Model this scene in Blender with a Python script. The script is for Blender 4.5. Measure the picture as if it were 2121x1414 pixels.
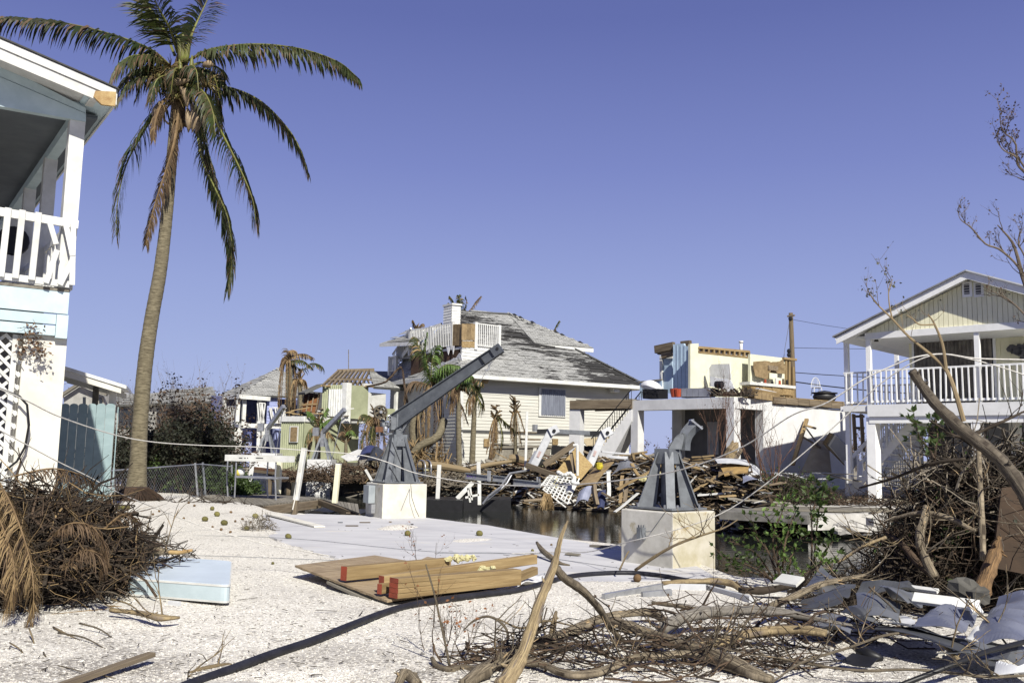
import bpy, math, random
from mathutils import Vector, Matrix, noise
import numpy as np
V = Vector
R = random.Random(7)
for o in list(bpy.data.objects): bpy.data.objects.remove(o)
sc = bpy.context.scene
col = sc.collection
# ---------------------------------------------------------------- camera, sky, sun
F = 1900.0; CX, CY = 1060.5, 707.0
EYE = V((0, 0, 1.55)); PITCH = math.atan(228/F); ROLL = 0.02
fw = V((0, math.cos(PITCH), math.sin(PITCH))); r0 = V((1, 0, 0)); u0 = V((0, -math.sin(PITCH), math.cos(PITCH)))
rc = r0*math.cos(ROLL)+u0*math.sin(ROLL); uc = -r0*math.sin(ROLL)+u0*math.cos(ROLL)
cam = bpy.data.cameras.new('camera'); co = bpy.data.objects.new('camera', cam); col.objects.link(co)
m = Matrix((rc, uc, -fw)).transposed().to_4x4(); m.translation = EYE
co.matrix_world = m
cam.sensor_width = 36; cam.lens = 36*F/2121; cam.clip_end = 3000; cam.clip_start = .1
sc.camera = co
SUN_AZ = math.radians(158); SUN_EL = math.radians(40)
tosun = V((math.sin(SUN_AZ)*math.cos(SUN_EL), math.cos(SUN_AZ)*math.cos(SUN_EL), math.sin(SUN_EL)))
w = bpy.data.worlds.new("World"); sc.world = w; w.use_nodes = True
nt = w.node_tree; nt.nodes.clear()
sk = nt.nodes.new('ShaderNodeTexSky'); sk.sky_type = 'NISHITA'; sk.sun_disc = False
sk.sun_elevation = SUN_EL; sk.sun_rotation = SUN_AZ; sk.altitude = 0; sk.air_density = 1.0; sk.dust_density = .6; sk.ozone_density = 2.0
# the Nishita sky, drawn most of the way to the clear periwinkle blue of the photograph (a height gradient all round the sky)
def lin0(c): return [((x/255)/12.92 if x/255 <= .04045 else ((x/255+.055)/1.055)**2.4) for x in c]
tcw = nt.nodes.new('ShaderNodeTexCoord'); sxw = nt.nodes.new('ShaderNodeSeparateXYZ'); nt.links.new(tcw.outputs['Generated'], sxw.inputs[0])
rw = nt.nodes.new('ShaderNodeValToRGB'); e = rw.color_ramp.elements; e[0].position = 0; e[1].position = 1
SKYC = [(0, (170, 181, 226)), (.06, (163, 175, 221)), (.17, (149, 161, 213)), (.30, (123, 134, 196)), (.44, (98, 108, 172)), (1, (52, 63, 122))]
e[0].color = (*lin0(SKYC[0][1]), 1); e[1].color = (*lin0(SKYC[-1][1]), 1)
for p_, c_ in SKYC[1:-1]: q_ = e.new(p_); q_.color = (*lin0(c_), 1)
nt.links.new(sxw.outputs[2], rw.inputs[0])
scl = nt.nodes.new('ShaderNodeVectorMath'); scl.operation = 'SCALE'; scl.inputs[3].default_value = 10./1.5; nt.links.new(rw.outputs[0], scl.inputs[0])
mul = nt.nodes.new('ShaderNodeMix'); mul.data_type = 'RGBA'; mul.inputs[0].default_value = .93
bg = nt.nodes.new('ShaderNodeBackground'); bg.inputs[1].default_value = .1
ow = nt.nodes.new('ShaderNodeOutputWorld')
nt.links.new(sk.outputs[0], mul.inputs[6]); nt.links.new(scl.outputs[0], mul.inputs[7]); nt.links.new(mul.outputs[2], bg.inputs[0]); nt.links.new(bg.outputs[0], ow.inputs[0])
sl = bpy.data.lights.new('sun', 'SUN'); sl.energy = 4.9; sl.angle = math.radians(.5); sl.color = (1, .96, .865)
so = bpy.data.objects.new('sun', sl); col.objects.link(so); so.rotation_euler = (-tosun).to_track_quat('-Z', 'Y').to_euler(); so.location = (10, -20, 30)
vs = sc.view_settings; vs.view_transform = 'Standard'; vs.look = 'None'; vs.exposure = math.log2(1.5); vs.gamma = 1; vs.use_curve_mapping = False
sc.cycles.max_bounces = 6; sc.cycles.transparent_max_bounces = 6

# ---------------------------------------------------------------- geometry of the photograph's rays
def ray(px, py): return rc*((px-CX)/F) - uc*((py-CY)/F) + fw
def W(px, py, Y): d = ray(px, py); return EYE + d*(Y/d.y)
def G(px, py, z=0.0): d = ray(px, py); return EYE + d*((z-EYE.z)/d.z)

class Pl:
    """a vertical plane through two places; s along it, z up, d towards the viewer"""
    def __init__(s, xa, Ya, xb, Yb, py=850):
        a = W(xa, py, Ya); b = W(xb, py, Yb)
        s.o = V((a.x, a.y, 0)); t = V((b.x-a.x, b.y-a.y, 0)); s.L = t.length; s.t = t.normalized(); s.n = V((s.t.y, -s.t.x, 0))
        if s.n.dot(EYE-s.o) < 0: s.n = -s.n
    def hit(s, px, py, d=0):
        r = ray(px, py); k = (s.o+s.n*d-EYE).dot(s.n)/r.dot(s.n); p = EYE+r*k
        return (p-s.o).dot(s.t), p.z
    def pt(s, a, z, d=0): return s.o+s.t*a+s.n*d+V((0, 0, z))
    def at(s, px, py, d=0, e=0):
        a, z = s.hit(px, py, d); return s.pt(a, z, d+e)

MW = {}
def mwof(o): return MW[o.name] if o is not None else Matrix.Identity(4)
def setp(o, label=None, cat=None, group=None, kind=None):
    if label: o['label'] = label
    if cat: o['category'] = cat
    if group: o['group'] = group
    if kind: o['kind'] = kind
    return o
def link(o, M4, parent=None):
    col.objects.link(o)
    if parent is not None:
        o.parent = parent; o.matrix_parent_inverse = Matrix.Identity(4); o.matrix_basis = mwof(parent).inverted() @ M4
    else: o.matrix_basis = M4
    MW[o.name] = M4.copy(); return o
def thing(name, label, cat, loc, group=None):
    o = bpy.data.objects.new(name, None); o.empty_display_size = .2
    link(o, Matrix.Translation(V(loc))); return setp(o, label, cat, group)

class MB:
    def __init__(s): s.v = []; s.f = []; s.m = []
    def add(s, vs_, fs, mi=0):
        b = len(s.v); s.v.extend([tuple(x) for x in vs_]); s.f.extend([tuple(i+b for i in f) for f in fs]); s.m.extend([mi]*len(fs)); return s
    def hexa(s, P, mi=0):
        return s.add(P, [(0, 3, 2, 1), (4, 5, 6, 7), (0, 1, 5, 4), (1, 2, 6, 5), (2, 3, 7, 6), (3, 0, 4, 7)], mi)
    def obox(s, c, ax, ay, az, mi=0):
        return s.hexa([c-ax-ay-az, c+ax-ay-az, c+ax+ay-az, c-ax+ay-az, c-ax-ay+az, c+ax-ay+az, c+ax+ay+az, c-ax+ay+az], mi)
    def box(s, x0, x1, y0, y1, z0, z1, mi=0):
        return s.hexa([(x0, y0, z0), (x1, y0, z0), (x1, y1, z0), (x0, y1, z0), (x0, y0, z1), (x1, y0, z1), (x1, y1, z1), (x0, y1, z1)], mi)
    def bar(s, p, q, w, h, up=V((0, 0, 1)), mi=0):
        p = V(p); q = V(q); x = (q-p)
        if x.length < 1e-6: return s
        X = x.normalized(); y = up.cross(X)
        if y.length < 1e-3: y = V((0, 1, 0)).cross(X)
        if y.length < 1e-3: y = V((1, 0, 0))
        y.normalize(); z = X.cross(y)
        return s.obox((p+q)/2, x/2, y*w/2, z*h/2, mi)
    def plbox(s, pl, a0, a1, z0, z1, d0, d1, mi=0):
        return s.hexa([pl.pt(a0, z0, d1), pl.pt(a1, z0, d1), pl.pt(a1, z0, d0), pl.pt(a0, z0, d0), pl.pt(a0, z1, d1), pl.pt(a1, z1, d1), pl.pt(a1, z1, d0), pl.pt(a0, z1, d0)], mi)
    def pxbox(s, pl, x0, y0, x1, y1, d0, d1, mi=0):
        a = pl.hit(x0, y0, d1); b = pl.hit(x1, y1, d1)
        return s.plbox(pl, min(a[0], b[0]), max(a[0], b[0]), min(a[1], b[1]), max(a[1], b[1]), d0, d1, mi)
    def prism(s, poly, vec, mi=0):
        n = len(poly); P = [V(p) for p in poly]; vec = V(vec)
        s.add(P+[p+vec for p in P], [tuple(range(n))[::-1], tuple(range(n, 2*n))]+[(i, (i+1) % n, n+(i+1) % n, n+i) for i in range(n)], mi)
        return s
    def tube(s, pts, rad, n=6, mi=0, cap=True):
        P = [V(p) for p in pts]; k = len(P)
        if not hasattr(rad, '__len__'): rad = [rad]*k
        vs_ = []; prev = None
        for i in range(k):
            t = (P[min(i+1, k-1)]-P[max(i-1, 0)])
            t = t.normalized() if t.length > 1e-9 else V((0, 0, 1))
            if prev is None: prev = V((0, 0, 1)).cross(t) if abs(t.z) < .9 else V((1, 0, 0)).cross(t)
            y = (prev-t*prev.dot(t))
            y = y.normalized() if y.length > 1e-6 else t.orthogonal().normalized()
            prev = y; z = t.cross(y)
            for j in range(n):
                a = 2*math.pi*j/n; vs_.append(P[i]+(y*math.cos(a)+z*math.sin(a))*rad[i])
        fs = [(i*n+j, i*n+(j+1) % n, (i+1)*n+(j+1) % n, (i+1)*n+j) for i in range(k-1) for j in range(n)]
        if cap: fs += [tuple(range(n))[::-1], tuple(range((k-1)*n, k*n))]
        return s.add(vs_, fs, mi)
    def grid(s, fn, nu, nv, mi=0, thick=None):
        """fn(u,v)->point; thick: vector or None for a closed sheet"""
        P = [V(fn(i/nu, j/nv)) for i in range(nu+1) for j in range(nv+1)]
        q = lambda i, j: i*(nv+1)+j
        fs = [(q(i, j), q(i+1, j), q(i+1, j+1), q(i, j+1)) for i in range(nu) for j in range(nv)]
        if thick is None: return s.add(P, fs, mi)
        N = len(P); tv = V(thick); P2 = [p-tv for p in P]
        fs2 = [tuple(k+N for k in f[::-1]) for f in fs]
        rim = [(q(i, 0)) for i in range(nu+1)]+[q(nu, j) for j in range(1, nv+1)]+[q(i, nv) for i in range(nu-1, -1, -1)]+[q(0, j) for j in range(nv-1, 0, -1)]
        fr = [(rim[k], rim[k]+N, rim[(k+1) % len(rim)]+N, rim[(k+1) % len(rim)]) for k in range(len(rim))]
        return s.add(P+P2, fs+fs2+fr, mi)
    def blob(s, c, rx, ry, rz, rot=None, n=8, m_=6, mi=0, jit=0):
        vs_ = []
        for i in range(m_+1):
            ph = math.pi*i/m_
            for j in range(n):
                a = 2*math.pi*j/n; v = V((math.sin(ph)*math.cos(a), math.sin(ph)*math.sin(a), math.cos(ph)))
                k = 1+(R.uniform(-jit, jit) if 0 < i < m_ else 0)
                v = V((v.x*rx*k, v.y*ry*k, v.z*rz*k))
                if rot is not None: v = rot @ v
                vs_.append(V(c)+v)
        return s.add(vs_, [(i*n+j, (i+1)*n+j, (i+1)*n+(j+1) % n, i*n+(j+1) % n) for i in range(m_) for j in range(n)], mi)
    def build(s, name, mats, parent=None, label=None, cat=None, group=None, kind=None, smooth=False, loc=None):
        if not isinstance(mats, (list, tuple)): mats = [mats]
        if parent is not None: O = mwof(parent).translation.copy() if loc is None else V(loc)
        elif loc is not None: O = V(loc)
        else:
            a = np.array(s.v); O = V(((a[:, 0].min()+a[:, 0].max())/2, (a[:, 1].min()+a[:, 1].max())/2, a[:, 2].min()))
        if kind == 'structure' and loc is None: O = V((0, 0, 0))
        me = bpy.data.meshes.new(name)
        me.from_pydata([(x-O.x, y-O.y, z-O.z) for x, y, z in s.v], [], s.f)
        for mt in mats: me.materials.append(mt)
        if len(mats) > 1: me.polygons.foreach_set('material_index', s.m)
        if smooth: me.polygons.foreach_set('use_smooth', [True]*len(me.polygons))
        o = bpy.data.objects.new(name, me)
        link(o, Matrix.Translation(O), parent)
        return setp(o, label, cat, group, kind)

def frame(X, up=V((0, 0, 1))):
    X = X.normalized(); y = up.cross(X)
    if y.length < 1e-3: y = V((0, 1, 0)).cross(X)
    y.normalize(); z = X.cross(y); return Matrix((X, y, z)).transposed()
def bar(name, p, q, w, h, mat, parent=None, up=V((0, 0, 1)), label=None, cat=None, group=None, ch=.08, endmat=None, wob=0):
    """one board: its own mesh, length along its local X, edges chamfered"""
    p = V(p); q = V(q); L = (q-p).length; c = min(w, h)*ch; a = w/2; b = h/2
    ring = [(-a+c, -b), (a-c, -b), (a, -b+c), (a, b-c), (a-c, b), (-a+c, b), (-a, b-c), (-a, -b+c)]
    me = bpy.data.meshes.new(name)
    xs = [-L/2, L/2] if not wob else [-L/2+L*i/6 for i in range(7)]
    off = [(0, 0)]*len(xs) if not wob else [(wob*math.sin(i*.9+L*3), wob*.7*math.cos(i*.7+L)) for i in range(7)]
    n = len(xs)
    me.from_pydata([(x, y+o[0], z+o[1]) for x, o in zip(xs, off) for y, z in ring], [], [tuple(range(8)), tuple(range(8*n-8, 8*n))[::-1]]+[(i+8*k, i+8*k+8, (i+1) % 8+8*k+8, (i+1) % 8+8*k) for k in range(n-1) for i in range(8)])
    me.materials.append(mat)
    if endmat: me.materials.append(endmat); me.polygons[0].material_index = 1
    o = bpy.data.objects.new(name, me); M4 = frame(q-p, up).to_4x4(); M4.translation = (p+q)/2
    link(o, M4, parent); return setp(o, label, cat, group)
def sheet_rand(mb, fn, n, m_, amp, seed, thick, fr=1.5, mi=0):
    def g(u, v):
        p = V(fn(u, v)); d = noise.noise_vector(V((p.x*fr+seed*3.1, p.y*fr, p.z*fr)))
        return p+V(d)*amp
    mb.grid(g, n, m_, mi, thick)
def quadfn(a, b, c, d):
    a, b, c, d = V(a), V(b), V(c), V(d)
    return lambda u, v: (a*(1-u)+b*u)*(1-v)+(d*(1-u)+c*u)*v

# ---------------------------------------------------------------- materials
def lin(c): return tuple(((x/255)/12.92 if x/255 <= .04045 else ((x/255+.055)/1.055)**2.4) for x in c)
def mat(name, c1, c2=None, scale=3., rough=.7, bump=.2, metal=0., st=(1, 1, 1), dist=.01, var=.12, dirt=None, dsc=1.2, dthr=.55, detail=6, spec=.3):
    """noise-mixed colours c1/c2; dirt=(colour) in patches; var = brightness spread between objects"""
    if 'keep' not in name:
        g_ = lambda c, k: (c[0]*k*.97, c[1]*k, c[2]*k*.96) if c[0] > c[2]*1.3 else (c[0]*k, c[1]*k, c[2]*k)
        c1 = g_(c1, .83); c2 = g_(c2, .78) if c2 else None; dirt = g_(dirt, .8) if dirt else None
    mt = bpy.data.materials.new(name.replace('_keep', '')); mt.use_nodes = True; n = mt.node_tree; N = n.nodes; Lk = n.links.new
    b = N['Principled BSDF']; b.inputs['Roughness'].default_value = rough; b.inputs['Metallic'].default_value = metal
    b.inputs['Specular IOR Level'].default_value = spec
    tc = N.new('ShaderNodeTexCoord'); mp = N.new('ShaderNodeMapping'); mp.inputs['Scale'].default_value = st
    Lk(tc.outputs['Object'], mp.inputs[0])
    oi = N.new('ShaderNodeObjectInfo'); ad = N.new('ShaderNodeVectorMath'); ad.operation = 'ADD'
    sc_ = N.new('ShaderNodeVectorMath'); sc_.operation = 'SCALE'; sc_.inputs[3].default_value = 13.
    cb = N.new('ShaderNodeCombineXYZ'); Lk(oi.outputs['Random'], cb.inputs[0]); Lk(oi.outputs['Random'], cb.inputs[1]); Lk(cb.outputs[0], sc_.inputs[0])
    Lk(mp.outputs[0], ad.inputs[0]); Lk(sc_.outputs[0], ad.inputs[1])
    ns = N.new('ShaderNodeTexNoise'); ns.inputs['Scale'].default_value = scale; ns.inputs['Detail'].default_value = detail; ns.inputs['Roughness'].default_value = .65
    Lk(ad.outputs[0], ns.inputs[0])
    c2 = c2 or tuple(x*.75 for x in c1)
    rp = N.new('ShaderNodeValToRGB'); rp.color_ramp.elements[0].position = .37; rp.color_ramp.elements[1].position = .64
    rp.color_ramp.elements[0].color = (*c2, 1); rp.color_ramp.elements[1].color = (*c1, 1)
    Lk(ns.outputs[0], rp.inputs[0]); out = rp.outputs[0]
    if dirt:
        n2 = N.new('ShaderNodeTexNoise'); n2.inputs['Scale'].default_value = dsc; n2.inputs['Detail'].default_value = 8; n2.inputs['Roughness'].default_value = .7
        Lk(ad.outputs[0], n2.inputs[0])
        r2 = N.new('ShaderNodeValToRGB'); r2.color_ramp.elements[0].position = dthr; r2.color_ramp.elements[1].position = dthr+.06
        Lk(n2.outputs[0], r2.inputs[0]); mx = N.new('ShaderNodeMix'); mx.data_type = 'RGBA'
        Lk(r2.outputs[0], mx.inputs[0]); Lk(out, mx.inputs[6]); mx.inputs[7].default_value = (*dirt, 1); out = mx.outputs[2]
    if var:
        mr = N.new('ShaderNodeMapRange'); mr.inputs[3].default_value = 1-var; mr.inputs[4].default_value = 1+var*.7
        Lk(oi.outputs['Random'], mr.inputs[0]); mm = N.new('ShaderNodeMix'); mm.data_type = 'RGBA'; mm.blend_type = 'MULTIPLY'; mm.inputs[0].default_value = 1
        cc = N.new('ShaderNodeCombineColor'); [Lk(mr.outputs[0], cc.inputs[i]) for i in range(3)]
        Lk(out, mm.inputs[6]); Lk(cc.outputs[0], mm.inputs[7]); out = mm.outputs[2]
    Lk(out, b.inputs['Base Color'])
    if bump:
        bp = N.new('ShaderNodeBump'); bp.inputs['Strength'].default_value = bump; bp.inputs['Distance'].default_value = dist
        Lk(ns.outputs[0], bp.inputs['Height']); Lk(bp.outputs[0], b.inputs['Normal'])
    return mt
GRAIN = (.12, 1.6, 1.6)
white = mat('white_paint', (.74, .74, .71), (.64, .64, .60), 4, .5, .1, dirt=(.42, .38, .31), dsc=2.2, dthr=.66)
white_clean = mat('white_masonry_paint', (.73, .73, .72), (.66, .66, .65), 2, .65, .15, dirt=(.55, .52, .47), dsc=1.3, dthr=.70, var=.03)
cream = mat('cream_stucco', (.74, .72, .645), (.66, .635, .56), 2.2, .85, .25, dirt=(.52, .46, .34), dsc=.9, dthr=.60, var=.03)
paleblue = mat('pale_blue_paint', (.56, .68, .72), (.50, .62, .66), 3, .55, .1, dirt=(.40, .44, .43), dsc=1.6, dthr=.70, var=.05)
teal = mat('teal_fence_paint', (.29, .385, .40), (.25, .34, .355), 5, .6, .15, st=(.3, 1, 1), dirt=(.14, .20, .20), dsc=5, dthr=.70, var=.08)
boomst = mat('dark_grey_boom_paint', (.095, .105, .12), (.065, .072, .085), 5, .5, .1, metal=.1, dirt=(.14, .15, .16), dsc=3, dthr=.62, var=0)
steel = mat('grey_galvanised_steel', (.19, .205, .225), (.13, .14, .155), 6, .6, .1, metal=.1, dirt=(.10, .09, .08), dsc=3.5, dthr=.68, var=.05, spec=.5)
alu = mat('bare_aluminium', (.50, .51, .53), (.36, .37, .39), 7, .35, .1, metal=.6, var=.1)
sheetm = mat('bent_sheet_metal', (.27, .28, .31), (.20, .21, .235), 3, .42, .12, metal=.45, dirt=(.15, .12, .10), dsc=2.5, dthr=.66, var=.2)
sheetw = mat('white_coated_metal', (.66, .67, .68), (.55, .56, .58), 3, .5, .1, dirt=(.35, .30, .24), dsc=3, dthr=.68, var=.12)
oldwood = mat('weathered_wood', (.245, .19, .135), (.13, .095, .065), 9, .85, .5, st=GRAIN, dist=.006, var=.3)
greywood = mat('grey_weathered_wood', (.30, .27, .23), (.18, .155, .13), 9, .85, .5, st=GRAIN, dist=.006, var=.22)
newwood = mat('fresh_pine', (.38, .27, .14), (.23, .15, .07), 9, .65, .4, st=(.12, 1.8, 1.8), dist=.004, var=.2, dirt=(.20, .14, .08), dsc=5, dthr=.63)
ply = mat('plywood', (.33, .235, .13), (.22, .15, .08), 6, .75, .2, dirt=(.14, .09, .05), dsc=3, dthr=.62, var=.2)
deckwood = mat('tan_decking', (.41, .31, .205), (.28, .20, .13), 10, .7, .4, st=GRAIN, dist=.004, var=.12)
redpaint = mat('red_end_paint', (.34, .065, .035), (.22, .05, .03), 6, .7, .1)
def barkmat(name, c1, c2, c3=None, thr=.55, rough=.85, bump=.9):
    """streaky bark: UV = (metres along, around) so the fibres run along the branch"""
    mt = mat(name, c1, c2, 1, rough, 0, var=.15); n = mt.node_tree; N = n.nodes; K = n.links.new
    ns = [x for x in N if x.type == 'TEX_NOISE'][0]; uv = N.new('ShaderNodeUVMap'); mp = N.new('ShaderNodeMapping'); mp.inputs['Scale'].default_value = (5, 26, 1); K(uv.outputs[0], mp.inputs[0]); K(mp.outputs[0], ns.inputs['Vector']); ns.inputs['Detail'].default_value = 8; ns.inputs['Distortion'].default_value = 1.2
    b = N['Principled BSDF']
    if c3:
        n2 = N.new('ShaderNodeTexNoise'); n2.inputs['Scale'].default_value = 1; n2.inputs['Detail'].default_value = 5; m2 = N.new('ShaderNodeMapping'); m2.inputs['Scale'].default_value = (2.5, 5, 1); K(uv.outputs[0], m2.inputs[0]); K(m2.outputs[0], n2.inputs['Vector'])
        r2 = N.new('ShaderNodeValToRGB'); r2.color_ramp.elements[0].position = thr; r2.color_ramp.elements[1].position = thr+.05; K(n2.outputs[0], r2.inputs[0])
        mx = N.new('ShaderNodeMix'); mx.data_type = 'RGBA'; mx.inputs[7].default_value = (*c3, 1); K(r2.outputs[0], mx.inputs[0]); src = b.inputs['Base Color'].links[0].from_socket; K(src, mx.inputs[6]); K(mx.outputs[2], b.inputs['Base Color'])
    bp = N.new('ShaderNodeBump'); bp.inputs['Strength'].default_value = bump; bp.inputs['Distance'].default_value = .02; K(ns.outputs[0], bp.inputs['Height']); K(bp.outputs[0], b.inputs['Normal'])
    return mt
bark = barkmat('grey_brown_bark', (.36, .29, .21), (.055, .04, .028), (.46, .33, .18), .60)
barewood = barkmat('barkless_wood', (.50, .38, .22), (.17, .12, .075), (.16, .13, .105), .54)
twigm = mat('dark_twigs', (.066, .049, .036), (.03, .022, .016), 8, .9, 0, var=.2)
twigr = mat('red_brown_twigs', (.11, .072, .048), (.045, .03, .02), 8, .9, 0, var=.2)
twigg = mat('grey_twigs', (.25, .21, .17), (.14, .115, .09), 8, .9, 0, var=.2)
deadleaf = mat('dead_brown_leaves', (.135, .082, .05), (.07, .042, .028), 5, .8, 0, var=.2)
drygold = mat('dry_tan_palm_leaf', (.33, .225, .115), (.20, .13, .065), 5, .75, 0, var=.15)
dryrust = mat('dry_rust_palm_leaf', (.15, .095, .055), (.085, .052, .03), 5, .75, 0, var=.15)
def leafmat(name, c1, c2, sc_=3):
    mt = mat(name, c1, c2, sc_, .5, 0, var=.15)
    b = mt.node_tree.nodes['Principled BSDF']; n = mt.node_tree
    tr = n.nodes.new('ShaderNodeBsdfTranslucent'); tr.inputs[0].default_value = (c1[0]*1.3, c1[1]*1.3, c1[2]*.9, 1)
    mx = n.nodes.new('ShaderNodeMixShader'); mx.inputs[0].default_value = .25
    n.links.new(b.outputs[0], mx.inputs[1]); n.links.new(tr.outputs[0], mx.inputs[2]); n.links.new(mx.outputs[0], n.nodes['Material Output'].inputs[0])
    return mt
green = leafmat('palm_green', (.062, .085, .026), (.07, .062, .03), 2.5)
greend = leafmat('palm_green_dark', (.030, .048, .016), (.05, .045, .022), 2.5)
greenl = leafmat('bright_leaf_green', (.19, .28, .08), (.09, .15, .04), 4)
greenm = leafmat('mid_leaf_green', (.085, .125, .035), (.04, .065, .02), 4)
palmbark = None
concrete = mat('pedestal_concrete', (.66, .64, .58), (.52, .50, .44), 3, .85, .35, dirt=(.42, .36, .26), dsc=1.6, dthr=.58, var=.04)
concy = mat('cream_pedestal_paint', (.72, .70, .61), (.62, .59, .50), 3, .8, .3, dirt=(.5, .43, .28), dsc=1.5, dthr=.62, var=.04)
black = mat('black_plastic', (.018, .018, .02), (.012, .012, .013), 5, .45, .1, var=.1)
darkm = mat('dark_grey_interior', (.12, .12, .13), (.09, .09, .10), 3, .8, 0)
ropem = mat('white_rope', (.70, .68, .63), (.5, .48, .44), 30, .8, .4, var=0)
greysid = mat('pale_grey_siding', (.62, .61, .545), (.56, .55, .49), 2, .65, .1, st=(.4, .4, 4), var=.03, dirt=(.44, .41, .33), dsc=.8, dthr=.64)
yellowp = mat('pale_yellow_paint_keep', (.78, .75, .54), (.72, .69, .49), 2, .6, .1, var=.04)
yelwall = mat("cream_yellow_wall", (.80, .77, .61), (.74, .71, .56), 2, .7, .1, var=.04)
bluep = mat('light_blue_siding', (.46, .58, .70), (.40, .52, .64), 3, .6, .1, var=.04)
greenp = mat('sage_green_siding', (.42, .43, .29), (.36, .37, .245), 2, .65, .15, var=.05, dirt=(.3, .3, .2), dsc=1.5, dthr=.66)
periw = mat('periwinkle_siding', (.34, .38, .62), (.28, .32, .54), 2, .65, .1, var=.05)
glass = mat('dark_window_glass', (.03, .035, .04), (.02, .022, .025), 3, .12, 0, spec=.5)
foam = mat('yellow_insulation_foam', (.66, .60, .36), (.52, .46, .25), 14, .95, .9, dist=.03)
cloth = mat('white_cloth', (.74, .74, .74), (.62, .62, .63), 5, .9, .3, dist=.02)
redpl = mat('red_plastic', (.40, .07, .03), (.30, .05, .025), 4, .5, 0)
coir = mat('coconut_husk', (.20, .19, .055), (.12, .09, .035), 9, .75, .4, var=.35)
coirb = mat('brown_coconut_husk', (.20, .12, .06), (.12, .07, .035), 9, .85, .5, var=.3)
# ---------------------------------------------------------------- ground, slab, canal
WATER = -.62
NE = [(-70, 60), (-16, 42), (-10, 29.2), (-5.35, 21.9), (-2.05, 20.9), (1.9, 15.9), (2.55, 14.1), (3.0, 12.2), (7, 11.0), (13, 9), (30, 5), (70, -4)]
FE = [(-70, 75), (-17, 52), (-9, 44), (-2, 41), (3.5, 37), (6.3, 34.5), (7.0, 29.5), (9.5, 27.6), (14, 25.5), (30, 20), (70, 10)]
def interp(T, x):
    if x <= T[0][0]: return T[0][1]
    for (a, b), (c, d) in zip(T, T[1:]):
        if x <= c: return b+(d-b)*(x-a)/(c-a)
    return T[-1][1]
def smooth01(t): t = max(0, min(1, t)); return t*t*(3-2*t)
SLAB = [G(*q) for q in [(548, 1066), (640, 1064), (880, 1072), (1010, 1088), (1305, 1141), (1420, 1158), (1480, 1196), (1330, 1204), (1120, 1204), (1000, 1170), (700, 1156), (610, 1132), (560, 1108), (535, 1088)]]
def inpoly(x, y, P):
    c = False; j = len(P)-1
    for i in range(len(P)):
        if (P[i].y > y) != (P[j].y > y) and x < (P[j].x-P[i].x)*(y-P[i].y)/(P[j].y-P[i].y)+P[i].x: c = not c
        j = i
    return c
def hg(x, y):
    n = noise.noise(V((x*.35, y*.35, 0)))*.05+noise.noise(V((x*1.3, y*1.3, 4)))*.02
    n += .16*smooth01((-x-4)/6)*smooth01((27-y)/4)*smooth01((y-5)/5)
    return n
def near_h(x, y):
    h = hg(x, y)
    if -6 < x < 4 and 10 < y < 24:
        # sink a little under the concrete slab so the slab shows, uneven at its rim
        d = noise.noise(V((x*.9, y*.9, 9)))*.5
        if inpoly(x+d*.6, y+d*.4, SLAB): h = min(h, 0)-.045 + max(0, noise.noise(V((x*.7+3, y*.7, 2)))-.28)*.35
    return h
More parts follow.
